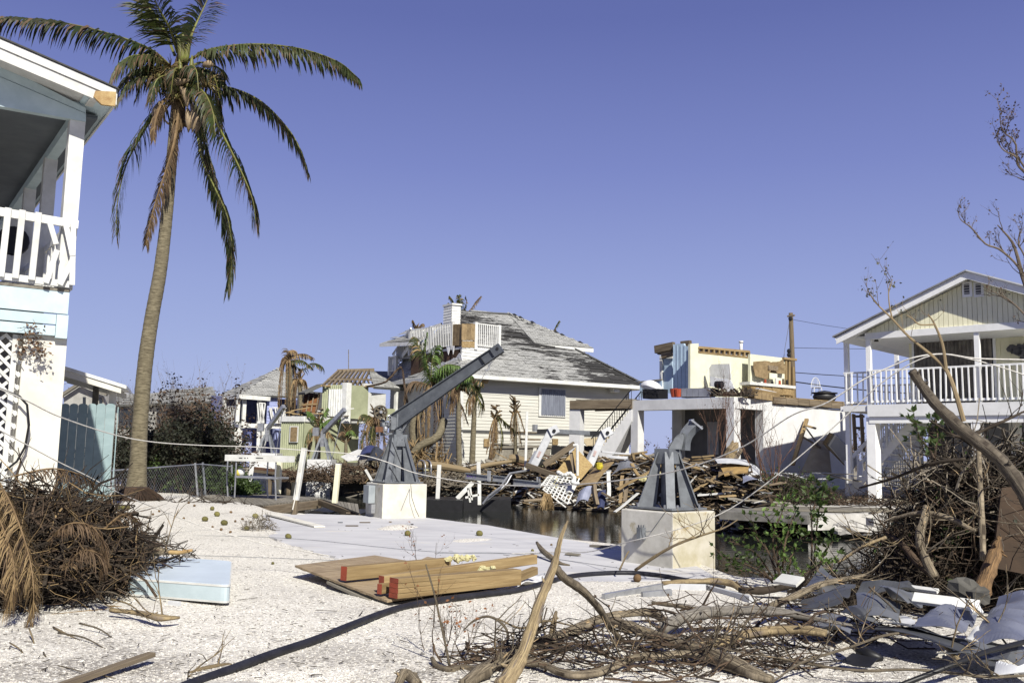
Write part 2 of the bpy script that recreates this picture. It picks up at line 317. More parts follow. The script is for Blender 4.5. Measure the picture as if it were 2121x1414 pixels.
def gravelmat():
    mt = bpy.data.materials.new('white_coral_gravel'); mt.use_nodes = True; n = mt.node_tree; N = n.nodes; K = n.links.new
    b = N['Principled BSDF']; b.inputs['Roughness'].default_value = .95; b.inputs['Specular IOR Level'].default_value = .1
    g = N.new('ShaderNodeNewGeometry')
    v = N.new('ShaderNodeTexVoronoi'); v.inputs['Scale'].default_value = 60; K(g.outputs['Position'], v.inputs['Vector'])
    v2 = N.new('ShaderNodeTexVoronoi'); v2.inputs['Scale'].default_value = 26; K(g.outputs['Position'], v2.inputs['Vector'])
    sp = N.new('ShaderNodeSeparateColor'); K(v.outputs['Color'], sp.inputs[0])
    rp = N.new('ShaderNodeValToRGB'); e = rp.color_ramp.elements
    e[0].position = 0; e[0].color = (.14, .125, .105, 1); e[1].position = 1; e[1].color = (.70, .675, .615, 1)
    for p, c in ((.03, (.22, .20, .17)), (.08, (.45, .425, .375)), (.5, (.575, .55, .495))): q = e.new(p); q.color = (*c, 1)
    K(sp.outputs[0], rp.inputs[0])
    ns = N.new('ShaderNodeTexNoise'); ns.inputs['Scale'].default_value = .55; ns.inputs['Detail'].default_value = 9; ns.inputs['Roughness'].default_value = .62; K(g.outputs['Position'], ns.inputs['Vector'])
    r2 = N.new('ShaderNodeValToRGB'); r2.color_ramp.elements[0].position = .46; r2.color_ramp.elements[1].position = .60; K(ns.outputs[0], r2.inputs[0])
    # soil shows through mostly near the front of the lot
    sx = N.new('ShaderNodeSeparateXYZ'); K(g.outputs['Position'], sx.inputs[0])
    mr = N.new('ShaderNodeMapRange'); mr.inputs[1].default_value = 10.5; mr.inputs[2].default_value = 6.5; mr.inputs[3].default_value = .12; mr.inputs[4].default_value = .85; K(sx.outputs[1], mr.inputs[0])
    mu = N.new('ShaderNodeMath'); mu.operation = 'MULTIPLY'; K(r2.outputs[0], mu.inputs[0]); K(mr.outputs[0], mu.inputs[1])
    n3 = N.new('ShaderNodeTexNoise'); n3.inputs['Scale'].default_value = 30; n3.inputs['Detail'].default_value = 3; K(g.outputs['Position'], n3.inputs['Vector'])
    r3 = N.new('ShaderNodeValToRGB'); r3.color_ramp.elements[0].position = .4; r3.color_ramp.elements[1].position = .52; K(n3.outputs[0], r3.inputs[0])
    mu2 = N.new('ShaderNodeMath'); mu2.operation = 'MULTIPLY'; K(mu.outputs[0], mu2.inputs[0]); K(r3.outputs[0], mu2.inputs[1])
    mx = N.new('ShaderNodeMix'); mx.data_type = 'RGBA'; K(mu2.outputs[0], mx.inputs[0]); K(rp.outputs[0], mx.inputs[6]); mx.inputs[7].default_value = (.17, .155, .14, 1)
    K(mx.outputs[2], b.inputs['Base Color'])
    a = N.new('ShaderNodeMath'); a.operation = 'ADD'; K(v.outputs['Distance'], a.inputs[0]); K(v2.outputs['Distance'], a.inputs[1])
    bp = N.new('ShaderNodeBump'); bp.inputs['Strength'].default_value = .55; bp.inputs['Distance'].default_value = .011; bp.invert = True
    K(a.outputs[0], bp.inputs['Height']); K(bp.outputs[0], b.inputs['Normal'])
    return mt
gravel = gravelmat()
soil = mat('sandy_far_ground', (.42, .38, .31), (.27, .23, .17), 1.2, .95, .4, var=0, dirt=(.16, .13, .09), dsc=.5, dthr=.52)
seaw = mat('shade_toned_seawall', (.12, .115, .10), (.035, .033, .03), 2, .9, .4, var=.05, st=(1, 1, .4))  # seawall colour darkened to paint in the shade beneath the overhanging dock
slabm = mat('pale_worn_concrete', (.60, .595, .60), (.52, .515, .53), 1.3, .85, .12, var=0, dirt=(.66, .63, .57), dsc=.7, dthr=.60, st=(.6, 1.6, 1))
xs = list(np.arange(-70, -12, 3.))+list(np.arange(-12, 11, .09))+list(np.arange(11, 71, 3.))
mb = MB(); NV = 150
vs_ = []
for x in xs:
    x = float(x); ye = interp(NE, x)
    for j in range(NV+1):
        t = j/NV; t = t**1.3; y = -25+(ye+25)*(1-(1-t)**1.0)
        y = 5.0+(ye-5.0)*((j-30)/(NV-30))**1.25 if j >= 30 and ye > 8 else (-25+30*j/30 if ye > 8 else -25+(ye+25)*j/NV)
        vs_.append((x, y, near_h(x, y)))
q = lambda i, j: i*(NV+1)+j
mb.add(vs_, [(q(i, j), q(i+1, j), q(i+1, j+1), q(i, j+1)) for i in range(len(xs)-1) for j in range(NV)])
# bank wall down into the canal
bk = MB()
for i in range(len(xs)-1):
    a = vs_[q(i, NV)]; c = vs_[q(i+1, NV)]
    bk.add([a, c, (c[0], c[1]+.02, -2.2), (a[0], a[1]+.02, -2.2)], [(0, 1, 2, 3)])
mb.build('ground', gravel, kind='structure', smooth=True)
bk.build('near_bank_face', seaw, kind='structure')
mb = MB(); top = []
xf = list(np.arange(-900, -70, 40.))+list(np.arange(-70, 70, .8))+list(np.arange(70, 901, 40.))
ys = [0, .3, .8, 1.5, 2.5, 4, 6, 9, 13, 18, 25, 40, 80, 200, 500, 1100]
for x in xf:
    x = float(x); ye = interp(FE, x)
    for dy in ys:
        h = .02+.22*smooth01(dy/8)+noise.noise(V((x*.3, (ye+dy)*.3, 3)))*.08*smooth01(dy/3)
        top.append((x, ye+dy, h))
nq = len(ys)
mb.add(top, [(i*nq+j, (i+1)*nq+j, (i+1)*nq+j+1, i*nq+j+1) for i in range(len(xf)-1) for j in range(nq-1)])
mb.build('far_bank_ground', soil, kind='structure', smooth=True)
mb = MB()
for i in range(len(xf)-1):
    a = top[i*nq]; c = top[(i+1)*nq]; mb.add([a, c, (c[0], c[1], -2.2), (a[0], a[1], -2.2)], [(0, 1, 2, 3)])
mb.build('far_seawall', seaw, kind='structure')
SP = []
for i_ in range(len(SLAB)):
    a, c = SLAB[i_], SLAB[(i_+1) % len(SLAB)]; n_ = max(2, int((c-a).length/.12)); m_ = .10 if i_ in (7, 8, 9, 10, 11, 12, 13) else .015
    for j_ in range(n_):
        p = a.lerp(c, j_/n_); d = noise.noise_vector(V((p.x*1.6, p.y*1.6, 1)))*m_*2.2+noise.noise_vector(V((p.x*6, p.y*6, 5)))*m_*.7; SP.append(V((p.x+d.x, p.y+d.y, .008)))
SL = MB(); SL.prism(SP, (0, 0, -.12)); SL.build('concrete_slab', slabm, kind='structure')
# water
wm = bpy.data.materials.new('canal_water'); wm.use_nodes = True; N = wm.node_tree.nodes; K = wm.node_tree.links.new
b = N['Principled BSDF']; b.inputs['Base Color'].default_value = (.012, .014, .012, 1); b.inputs['Roughness'].default_value = .03; b.inputs['IOR'].default_value = 1.33; b.inputs['Specular IOR Level'].default_value = .6
g = N.new('ShaderNodeNewGeometry'); mp = N.new('ShaderNodeMapping'); mp.inputs['Scale'].default_value = (.8, 2.6, 1); K(g.outputs['Position'], mp.inputs[0])
ns = N.new('ShaderNodeTexNoise'); ns.inputs['Scale'].default_value = 2.4; ns.inputs['Detail'].default_value = 3; K(mp.outputs[0], ns.inputs['Vector'])
bp = N.new('ShaderNodeBump'); bp.inputs['Strength'].default_value = .22; bp.inputs['Distance'].default_value = .03; K(ns.outputs[0], bp.inputs['Height']); K(bp.outputs[0], b.inputs['Normal'])
mb = MB(); mb.add([(-900, -40, WATER), (900, -40, WATER), (900, 120, WATER), (-900, 120, WATER)], [(0, 1, 2, 3)]); mb.build('canal_water', wm, kind='structure')
mb = MB(); mb.add([(-900, -40, -2.1), (900, -40, -2.1), (900, 120, -2.1), (-900, 120, -2.1)], [(0, 1, 2, 3)]); mb.build('canal_bed', soil, kind='structure')
# loose gravel stones, real pebbles on the nearest ground
mb = MB(); rr = np.random.RandomState(3)
okt = np.array([(1, 0, 0), (0, 1, 0), (-1, 0, 0), (0, -1, 0), (0, 0, 1), (0, 0, -1)], float)
of = [(0, 1, 4), (1, 2, 4), (2, 3, 4), (3, 0, 4)]
for k in range(52000):
    px = rr.uniform(-40, 2160); py = 1414-(rr.rand()**1.25)*330
    p = G(px, py); x, y = p.x, p.y
    if y > interp(NE, x)-.1: continue
    if inpoly(x, y, SLAB) and not (noise.noise(V((x*.9, y*.9, 2)))+.25*rr.rand() > .22 or rr.rand() < .04): continue
    z = max(near_h(x, y), -.02); s = rr.uniform(.004, .009)*(1+.8*(rr.rand() < .06)); a = rr.rand()*6.28
    ca, sa = math.cos(a)*s, math.sin(a)*s; q = rr.uniform(.6, 1.2, 3)
    mb.add([(x+(v[0]*q[0]*ca-v[1]*q[1]*sa), y+(v[0]*q[0]*sa+v[1]*q[1]*ca), z+v[2]*s*.8*q[2]) for v in okt], of)
mb.build('gravel_stones', gravel, kind='stuff', label='small white coral stones loose on the gravel lot', cat='gravel')
# the yellow house gets a lighter white, lifted in colour for its weak sun
white_h = mat('sunlit_white_trim_keep', (.80, .80, .78), (.73, .73, .71), 4, .5, .1, dirt=(.5, .47, .42), dsc=2.2, dthr=.68)
# ---------------------------------------------------------------- builders shared by the buildings
def siding(mb, pl, s0, s1, z0, z1, row=.18, d=0, lap=.022, mi=0):
    n = max(1, round((z1-z0)/row)); h = (z1-z0)/n
    for i in range(n):
        a = z0+i*h; b_ = a+h
        mb.add([pl.pt(s0, a, d+lap), pl.pt(s1, a, d+lap), pl.pt(s1, b_, d), pl.pt(s0, b_, d), pl.pt(s0, a, d), pl.pt(s1, a, d)], [(0, 1, 2, 3), (0, 4, 5, 1)], mi)
    mb.add([pl.pt(s0, z0, d-.1), pl.pt(s1, z0, d-.1), pl.pt(s1, z1, d-.1), pl.pt(s0, z1, d-.1)], [(3, 2, 1, 0)], mi)
    for s in (s0, s1): mb.add([pl.pt(s, z0, d-.1), pl.pt(s, z0, d), pl.pt(s, z1, d), pl.pt(s, z1, d-.1)], [(0, 1, 2, 3)], mi)
def corrug(mb, pl, s0, s1, z0, z1, d, step=.09, amp=.02, mi=0):
    n = max(2, int((s1-s0)/step*2)); mb.grid(lambda u, v: pl.pt(s0+(s1-s0)*u, z0+(z1-z0)*v, d+(amp if int(round(u*n)) % 2 else -amp)), n, 1, mi, pl.n*.01)
def plb(name, pl, s0, s1, z0, z1, d0, d1, mt, parent, **k):
    b_ = MB(); b_.plbox(pl, s0, s1, z0, z1, d0, d1); return b_.build(name, mt, parent, **k)
def pxb(name, pl, x0, y0, x1, y1, d0, d1, mt, parent=None, **k):
    b_ = MB(); b_.pxbox(pl, x0, y0, x1, y1, d0, d1); return b_.build(name, mt, parent, **k)
def railing(pl, s0, s1, zb, zt, n, d, parent, mt=None, bw=.045, skip=(), tilt=0, endz=0):
    mt = mt or white; U = V((0, 0, 1))
    bar('top_rail', pl.pt(s0, zt, d), pl.pt(s1, zt+endz, d), .10, .06, mt, parent)
    bar('bottom_rail', pl.pt(s0, zb+.04, d), pl.pt(s1, zb+.04+endz, d), .08, .07, mt, parent)
    for i in range(n):
        if i in skip: continue
        s = s0+(s1-s0)*(i+.5)/n; e = endz*(i+.5)/n
        bar('baluster', pl.pt(s+R.uniform(-1, 1)*.012, zb+e, d+.05), pl.pt(s+R.uniform(-1, 1)*tilt, zt-.02+e, d+.05), bw, bw*.9, mt, parent, up=pl.n)
def post(pl, px, y0, y1, wd, parent, mt=None, d=0, name='post', dd=None):
    a, z1 = pl.hit(px, y0, d); _, z0 = pl.hit(px, y1, d); dd = dd or wd
    return plb(name, pl, a-wd/2, a+wd/2, min(z0, z1), max(z0, z1), d-dd, d, mt or white, parent)
def shade_wall(pl, *a, **k): pass

# ---------------------------------------------------------------- yellow gabled house on the right
_w = white; white = white_h
A = Pl(1795, 31, 2121, 27.7)
HG = .22
base = A.pt(0, HG, 0)
YH = thing('stilt_house', 'pale yellow stilt house with white gable and balcony, at the right behind the brush', 'house', base)
sa, za = A.hit(2003, 563, .38); sL, zL = A.hit(1736, 697, .38); sR = 2*sa-sL
zt = za-.0
for nm, s1 in (('left', sL), ('right', sR)):
    b_ = MB(); P = [A.pt(s1, zL, .38), A.pt(sa, za, .38), A.pt(sa, za-.16, .38), A.pt(s1, zL-.16, .38)]
    b_.prism(P, -A.n*11); b_.build('roof', white_h, YH)
    b_ = MB(); e = .05 if s1 < sa else -.05
    P = [A.pt(s1-e, zL-.02, .43), A.pt(sa, za+.03, .43), A.pt(sa, za-.23, .43), A.pt(s1-e, zL-.26, .43)]
    b_.prism(P, -A.n*.04); b_.build('fascia_board', white_h, YH)
    b_ = MB(); P = [A.pt(s1-e*3, zL+.02, .51), A.pt(sa, za+.055, .51), A.pt(sa, za+.01, .51), A.pt(s1-e*3, zL-.03, .51)]
    b_.prism(P, -A.n*11.2); b_.build('roof_covering', sheetw if s1 > sa else mat('grey_metal_roof_edge', (.30, .30, .31), (.2, .2, .21), 3, .6, .2), YH)
# gable boards, one by one
s_, zB = A.hit(1797, 697); sB, _z = A.hit(2121, 668); zB = zB
def roofz(s): return zL+(za-zL)*(1-abs(s-sa)/(sa-sL))-.20
nb = 46; s0g = s_; s1g = 2*sa-s_
for i in range(nb):
    a = s0g+(s1g-s0g)*i/nb; c = s0g+(s1g-s0g)*(i+1)/nb-.012
    if a > sB+2: break
    b_ = MB(); P = [A.pt(a, zB+.10, .0), A.pt(c, zB+.10, .0), A.pt(c, roofz(c), .0)]+([A.pt(sa, roofz(sa), .0)] if a < sa < c else [])+[A.pt(a, roofz(a), .0)]
    b_.prism(P, -A.n*(.03+.006*(i % 2))); b_.build('gable_board', yellowp, YH)
b_ = MB(); P = [A.pt(s0g, zB+.1, -.05), A.pt(s1g, zB+.1, -.05), A.pt(s1g, roofz(s1g), -.05), A.pt(sa, roofz(sa), -.05), A.pt(s0g, roofz(s0g), -.05)]; b_.prism(P, -A.n*.08); b_.build('gable_backing', yellowp, YH)
plb('gable_beam', A, s0g-.08, s1g, zB-.10, zB+.12, -.14, .05, white_h, YH)
plb('porch_ceiling', A, s0g-1.2, s1g, zB-.02, zB+.05, -10, -.15, white_h, YH)
for x0, x1 in ((1992, 2014), (2016, 2038)):
    f_ = pxb('gable_vent', A, x0, 584, x1, 614, .0, .035, white_h, YH)
    a, zt1 = A.hit(x0+5, 589); c, zb1 = A.hit(x1-5, 609)
    plb('vent_opening', A, a, c, zb1, zt1, .036, .040, darkm, f_)
    for k in range(4):
        z = zb1+(zt1-zb1)*(k+.5)/4; b_ = MB(); b_.bar(A.pt(a, z, .055), A.pt(c, z, .055), .03, .012); b_.build('louvre', white_h, f_)
# deck and railing
_, zd = A.hit(1797, 838); _, zr = A.hit(1797, 768)
plb('deck_floor', A, s_-.9, sB+3, zd-.22, zd-.02, -9, .02, white_h, YH)
plb('deck_fascia', A, s_-.05, sB+3, zd-.40, zd+.0, .024, .06, white_h, YH)
plb('deck_beam', A, s_-.02, sB+3, zd-.62, zd-.225, -.42, .0, white_h, YH)
railing(A, s_, sB, zd+.06, zr, 28, -.02, YH, tilt=.03)
railing(A, sB, sB+2.5, zd+.06, zr, 10, -.02, YH)
post(A, 1797, 700, 838, .15, YH); post(A, 2021, 672, 838, .15, YH); post(A, 1751, 700, 1000, .15, YH, d=-.4)
post(A, 1855, 712, 838, .14, YH, d=-6.5, name='rear_post')
sl_, _ = A.hit(1751, 800, -.4)
railing(A, sl_, s_, zd+.06, zr-.02, 5, -.3, YH); plb('landing_floor', A, sl_-.1, s_-.1, zd-.2, zd-.03, -1.6, -.2, white_h, YH)
B6 = Pl(1790, 37.5, 1900, 36.1)
a6, zz = B6.hit(1808, 835); c6, _ = B6.hit(1893, 835); railing(B6, a6, c6, zd+.06, zr, 14, 0, YH)
# recessed wall, sliding doors, curtain
sw, _ = A.hit(1884, 760, -2.6)
b_ = MB(); b_.plbox(A, sw, sB+4, zd, zB, -2.9, -2.62)
for k in range(40): b_.plbox(A, sw+k*.3, sw+k*.3+.28, zd, zB, -2.62, -2.60)
b_.build('rear_wall', yellowp, YH)
a, z1 = A.hit(1893, 704, -2.56); c, _ = A.hit(2056, 704, -2.56)
wf = plb('sliding_door', A, a-.08, c+.08, zd, z1+.08, -2.6, -2.54, white_h, YH)
plb('glass_pane', A, a, (a+c)/2-.03, zd+.08, z1, -2.535, -2.53, glass, wf); plb('glass_pane', A, (a+c)/2+.03, c, zd+.08, z1, -2.535, -2.53, glass, wf)
curt = mat('grey_curtain', (.26, .24, .21), (.17, .155, .14), 3, .9, 0)
b_ = MB(); corrug(b_, A, a+.03, c-.03, zd+.1, z1-.03, -2.47, .13, .035); b_.build('curtain', curt, YH)
b_ = MB()
for k in range(9): b_.blob(A.at(2095+R.uniform(0, 60), 728+R.uniform(-9, 9), -2.5), .22, .1, .16, jit=.3)
b_.build('wall_plaque', darkm, YH)
# lamp under the eave
b_ = MB(); p = A.at(1815, 700, -.8); b_.tube([p+V((0, 0, .15)), p, p-V((0, 0, .12))], [.02, .03, .09], 8); b_.build('porch_lamp', black, YH)
# columns under the deck
def column(px0, px1, dpt, z0=HG-.3, name='column'):
    a, _ = A.hit(px0, 900, dpt); c, _ = A.hit(px1, 900, dpt)
    return plb(name, A, a, c, z0, zd-.42, dpt-.42, dpt, white_h, YH)
column(1795, 1813, -.02); column(2012, 2030, -.02)
column(1888, 1903, -4.6); column(2090, 2110, -4.6)
a, _ = A.hit(1925, 900, -7); plb('storage_wall', A, a, sB+5, HG-.3, zd-.3, -7.3, -7, greypl := mat('grey_painted_wall', (.40, .41, .44), (.35, .36, .39), 2, .8, .1), YH)
cb = thing('storage_cabinet', 'dark grey storage cabinet under the yellow house deck', 'cabinet', A.at(1945, 1000, -5.2))
pxb('cabinet_body', A, 1922, 888, 1962, 1010, -5.9, -5.2, darkm, cb); pxb('cabinet_lid', A, 1919, 884, 1965, 889, -5.95, -5.15, darkm, cb); pxb('cabinet_door', A, 1925, 893, 1959, 1005, -5.19, -5.16, darkm, cb)
# stair going down to the left
ST = thing('staircase', 'white wooden stair descending left from the yellow house balcony', 'stairs', A.at(1800, 1028, -2))
a0, _ = A.hit(1762, 1000, -1.8); a1, _ = A.hit(1925, 1000, -1.8); nS = 14
for k in range(nS):
    s = a0+(a1-a0)*k/nS; z = HG+.12+(zd-HG)*k/nS
    plb('step', A, s, s+(a1-a0)/nS+.05, z, z+.05, -2.9, -1.8, white_h, ST)
for d in (-1.75, -2.95):
    bar('stringer', A.pt(a0-.1, HG+.02, d), A.pt(a1, zd-.05, d), .05, .28, white_h, ST)
    bar('handrail', A.pt(a0-.1, HG+1.15, d), A.pt(a1, zd+.95, d), .07, .12, white_h, ST)
    for k in range(16):
        t = (k+.3)/16; s = a0-.1+(a1-a0+.1)*t
        bar('baluster', A.pt(s, HG+.1+(zd-HG)*t, d+.04), A.pt(s, HG+1.12+(zd-HG-.2)*t, d+.04), .045, .045, white_h, ST, up=A.n)
    plb('newel_post', A, a0-.16, a0-.04, HG, HG+1.25, d-.06, d+.06, white_h, ST)
LT = thing('lattice_screen', 'white square lattice screen under the yellow house beside its stair', 'lattice', A.at(1860, 1000, -3.4))
la, lz1 = A.hit(1829, 872, -3.4); lb, lz0 = A.hit(1886, 1006, -3.4)
for k in range(12): bar('slat', A.pt(la+(lb-la)*k/11, lz0, -3.4), A.pt(la+(lb-la)*k/11, lz1, -3.4), .05, .015, white_h, LT, up=A.n)
for k in range(16): bar('slat', A.pt(la, lz0+(lz1-lz0)*k/15, -3.38), A.pt(lb, lz0+(lz1-lz0)*k/15, -3.38), .015, .05, white_h, LT)

white = _w
# ---------------------------------------------------------------- white concrete ruin
B1 = Pl(1307, 39.2, 1520, 35.5); B2 = Pl(1520, 35.5, 1765, 40.2)
RU = thing('ruined_house', 'white concrete ruined house with only a few upper walls left and no roof', 'house', B1.pt(B1.L/2, .2, -2))
sl0 = 0; slc = B1.L
_, zs = B1.hit(1520, 822); _, zbm = B1.hit(1520, 845)
pw, _ = B1.hit(1321, 880); cw, _ = B1.hit(1504, 880)
plb('floor_slab', B1, 0.02, slc-.02, zs-.16, zs, -7.5, -.02, white_clean, RU)
plb('front_beam', B1, 0, slc, zbm, zs+.003, -.45, 0, white_clean, RU)
plb('column', B1, 0, pw, -.3, zbm, -.42, 0, white_clean, RU); plb('column', B1, cw, slc-.003, -.3, zbm, -.45, -.003, white_clean, RU)
# B2 runs back from the corner: beam, second column, long blank wall
s1a, _ = B2.hit(1581, 900); s1b, _ = B2.hit(1600, 900); s2e, _ = B2.hit(1764, 900)
plb('side_beam', B2, .003, s1b, zbm, zs+.006, -.4, .003, white_clean, RU)
plb('column', B2, s1a, s1b, -.3, zbm-.004, -.4, 0, white_clean, RU)
_, zw = B2.hit(1610, 838)
b_ = MB(); b_.plbox(B2, s1b+.003, s2e, -.3, zw, -.3, -.01)
b_.build('blank_wall', white_clean, RU)
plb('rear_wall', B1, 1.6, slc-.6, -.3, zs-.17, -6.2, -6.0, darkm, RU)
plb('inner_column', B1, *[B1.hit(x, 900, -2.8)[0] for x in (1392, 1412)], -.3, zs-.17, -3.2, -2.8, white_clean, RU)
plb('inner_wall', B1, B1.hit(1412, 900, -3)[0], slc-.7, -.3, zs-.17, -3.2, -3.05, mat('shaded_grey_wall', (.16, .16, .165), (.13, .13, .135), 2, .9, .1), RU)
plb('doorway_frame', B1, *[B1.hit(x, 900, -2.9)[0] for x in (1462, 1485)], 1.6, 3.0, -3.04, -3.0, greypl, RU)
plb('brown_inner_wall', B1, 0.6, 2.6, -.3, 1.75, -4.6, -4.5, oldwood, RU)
# joist edge on the right part, splintered beam ends
for k in range(7):
    a = s1b+(s2e-s1b)*k/7; bar('floor_joist', B2.pt(a, zw+.16+R.uniform(-.02, .02), .0), B2.pt(a+(s2e-s1b)/7-.02, zw+.15, .0), .22, .26, oldwood, RU)
plb('upper_deck', B2, s1b, s2e+1.2, zw+.30, zw+.34, -5, .05, ply, RU)
# platform and stair at the left of the ruin
s_p0, _ = B1.hit(1181, 840); 
PB = Pl(1181, 40.5, 1309, 39.1)
_, pz1 = PB.hit(1245, 829); _, pz0 = PB.hit(1245, 846)
for k in range(4): bar('platform_beam', PB.pt(0+.05*k, (pz0+pz1)/2-.05*(k % 2), -.8*k), PB.pt(PB.L, (pz0+pz1)/2, -.8*k), .14, .38-.05*k, oldwood, RU, wob=.01)
plb('platform_floor', PB, .3, PB.L, pz1+.01, pz1+.06, -2.8, .05, greywood, RU)
sx0, _ = PB.hit(1179, 900); sx1, _ = PB.hit(1201, 900)
plb('column', PB, sx0, sx1, -.3, pz0, -.45, 0, white_clean, RU)
SS = thing('outdoor_stair', 'concrete stair with black iron railing at the left side of the white ruin', 'stairs', PB.at(1270, 945, -.2))
s0_, z0_ = PB.hit(1238, 945, -.2); s1_, z1_ = PB.hit(1312, 848, -.2)
slope = (z1_-z0_)/(s1_-s0_); nst = 13
b_ = MB(); P = [PB.pt(s0_, z0_-.2, 0)]
for k in range(nst):
    s = s0_+(s1_-s0_)*k/nst; z = z0_+(z1_-z0_)*(k+1)/nst; P += [PB.pt(s, z, 0), PB.pt(s+(s1_-s0_)/nst, z, 0)]
P += [PB.pt(s1_, z1_-.5, 0), PB.pt(s0_+.6, z0_-.3, 0)]
b_.prism(P, -PB.n*1.2); b_.build('stair_flight', white_clean, SS)
for d in (.05, -1.15):
    bar('handrail', PB.pt(s0_-.2, z0_+.75, d), PB.pt(s1_, z1_+.85, d), .05, .04, black, SS); bar('bottom_rail', PB.pt(s0_-.1, z0_+.2, d), PB.pt(s1_, z1_+.2, d), .04, .03, black, SS)
    for k in range(17):
        t = k/16; s = s0_-.1+(s1_-s0_+.1)*t; zz = z0_+.2+(z1_-z0_)*t
        bar('baluster', PB.pt(s, zz, d), PB.pt(s, zz+.6, d), .022, .022, black, SS, up=PB.n)
# upper walls
U1 = -1.6
def wallpoly(name, pl, px, d, th, mt, parent=RU, **k):
    b_ = MB(); P = [pl.at(x, y, d) for x, y in px]; b_.prism(P, -pl.n*th); return b_.build(name, mt, parent, **k)
wallpoly('blue_side_wall', B1, [(1394, 822), (1394, 713), (1416, 711), (1417, 716), (1428, 717), (1428, 822)], U1+.3, .12, bluep)
for x in (1394, 1401, 1409, 1417): 
    a, z0 = B1.hit(x, 820, U1+.33); _, z1 = B1.hit(x, 715, U1+.33); plb('batten', B1, a, a+.035, z0, z1, U1+.301, U1+.318, bluep, RU)
wallpoly('corner_trim', B1, [(1426, 822), (1426, 720), (1431, 720), (1431, 822)], U1+.36, .16, white)
wallpoly('blue_door_panel', B1, [(1370, 812), (1370, 738), (1392, 738), (1392, 815)], U1-.6, .1, bluep)
wallpoly('door_frame', B1, [(1366, 812), (1366, 737), (1371, 737), (1371, 812)], U1-.5, .12, white)
wallpoly('door_frame', B1, [(1366, 742), (1366, 736), (1393, 736), (1393, 742)], U1-.48, .12, white)
for k, (x0, y0, x1, y1, h) in enumerate([(1358, 724, 1396, 716, .34), (1372, 736, 1393, 729, .30), (1412, 714, 1430, 712, .30), (1364, 730, 1394, 724, .2)]):
    bar('broken_header', B1.at(x0, y0, U1+.1-k*.1), B1.at(x1, y1, U1+.1-k*.1), .2, h, oldwood, RU)
U0 = U1; BC = Pl(1430, 37.6, 1553, 39.9); U1 = 0; B1k = B1; B1 = BC
wallpoly('cream_wall', B1, [(1430, 822), (1430, 712), (1447, 711), (1447, 731), (1553, 742), (1553, 822)], U1, .12, yelwall)
a0, zt0 = B1.hit(1447, 719, U1); a1, zt1 = B1.hit(1553, 728, U1); _, zb0 = B1.hit(1447, 731, U1); _, zb1 = B1.hit(1553, 742, U1)
bar('top_plate', B1.pt(a0, zt0, U1-.06), B1.pt(a1, zt1, U1-.06), .14, .1, newwood, RU); bar('bottom_plate', B1.pt(a0, zb0+.03, U1-.06), B1.pt(a1, zb1+.03, U1-.06), .14, .09, newwood, RU)
for k in range(11):
    t = k/10; a = a0+(a1-a0)*t; bar('stud', B1.pt(a, zb0+(zb1-zb0)*t, U1-.06), B1.pt(a, zt0+(zt1-zt0)*t, U1-.06), .09, .12, newwood, RU, up=B1.n)
wallpoly('gypsum_backing', B1, [(1447, 731), (1447, 720), (1553, 730), (1553, 742)], U1-.13, .02, greypl)
B1 = B1k; U1 = U0
B3 = Pl(1553, 38.6, 1645, 40.4)
wallpoly('cream_wall', B3, [(1554, 824), (1554, 733), (1612, 740), (1628, 742), (1628, 824)], -.3, .12, yelwall)
b_ = MB(); sheet_rand(b_, quadfn(B3.at(1562, 780, -.12), B3.at(1594, 785, -.05), B3.at(1596, 750, -.1), B3.at(1561, 747, -.12)), 6, 6, .10, 2, B3.n*.02, 2); b_.build('torn_plywood', ply, RU)
b_ = MB(); sheet_rand(b_, quadfn(B3.at(1592, 772, -.12), B3.at(1625, 775, -.1), B3.at(1624, 745, -.1), B3.at(1592, 752, -.12)), 6, 6, .10, 5, B3.n*.02, 2); b_.build('torn_plywood', ply, RU)
wallpoly('wall_niche', B3, [(1592, 766), (1592, 756), (1612, 758), (1612, 768)], -.02, .03, oldwood); wallpoly('wall_niche', B3, [(1594, 782), (1594, 772), (1610, 774), (1610, 784)], -.02, .03, yelwall)
for x, y0 in ((1627, 745), (1634, 741), (1642, 760)): bar('stud', B3.at(x, 824, -.3), B3.at(x, y0, -.3), .12, .12, newwood, RU, up=B3.n)
bar('broken_plate', B3.at(1622, 742, -.25), B3.at(1648, 745, -.25), .15, .1, newwood, RU)
b_ = MB(); b_.tube([B1.at(1535, 744, -4), B1.at(1535, 707, -4)], .07, 8); b_.tube([B1.at(1535, 710, -4), B1.at(1535, 706, -4)], .1, 8); b_.build('vent_pipe', white_clean, RU, smooth=True)
# things left on the upper floor of the ruin
def uthing(name, label, cat, pl, px, py, d): return thing(name, label, cat, pl.at(px, py, d))
o = uthing('interior_door', 'white panel leaning against the cream wall on top of the ruin', 'panel', B1, 1495, 818, -1)
b_ = MB(); b_.prism([B1.at(x, y, -1.2) for x, y in [(1470, 800), (1469, 762), (1474, 754), (1511, 753), (1514, 786), (1480, 780)]], -B1.n*.05); b_.build('panel_board', white, o)
b_ = MB(); sheet_rand(b_, quadfn(B1.at(1471, 800, -1.0), B1.at(1526, 816, -.7), B1.at(1514, 786, -1), B1.at(1471, 779, -1.1)), 5, 4, .06, 3, B1.n*.03, 2); b_.build('bent_flap', sheetw, o)
b_ = MB(); p = B1.at(1350, 806, -.5)
def matr(u, v): 
    a = v*math.pi*2; t = u*2-1; r = .24+.05*math.cos(3*t)
    return B1.at(1350, 804, -.5)+B1.t*(t*.55)+V((0, 0, -.12*t+.10*math.cos(t*1.4)))+(B1.n*math.cos(a)*1.1+V((0, 0, math.sin(a)*.85)))*r*(1-.55*abs(t)**5)
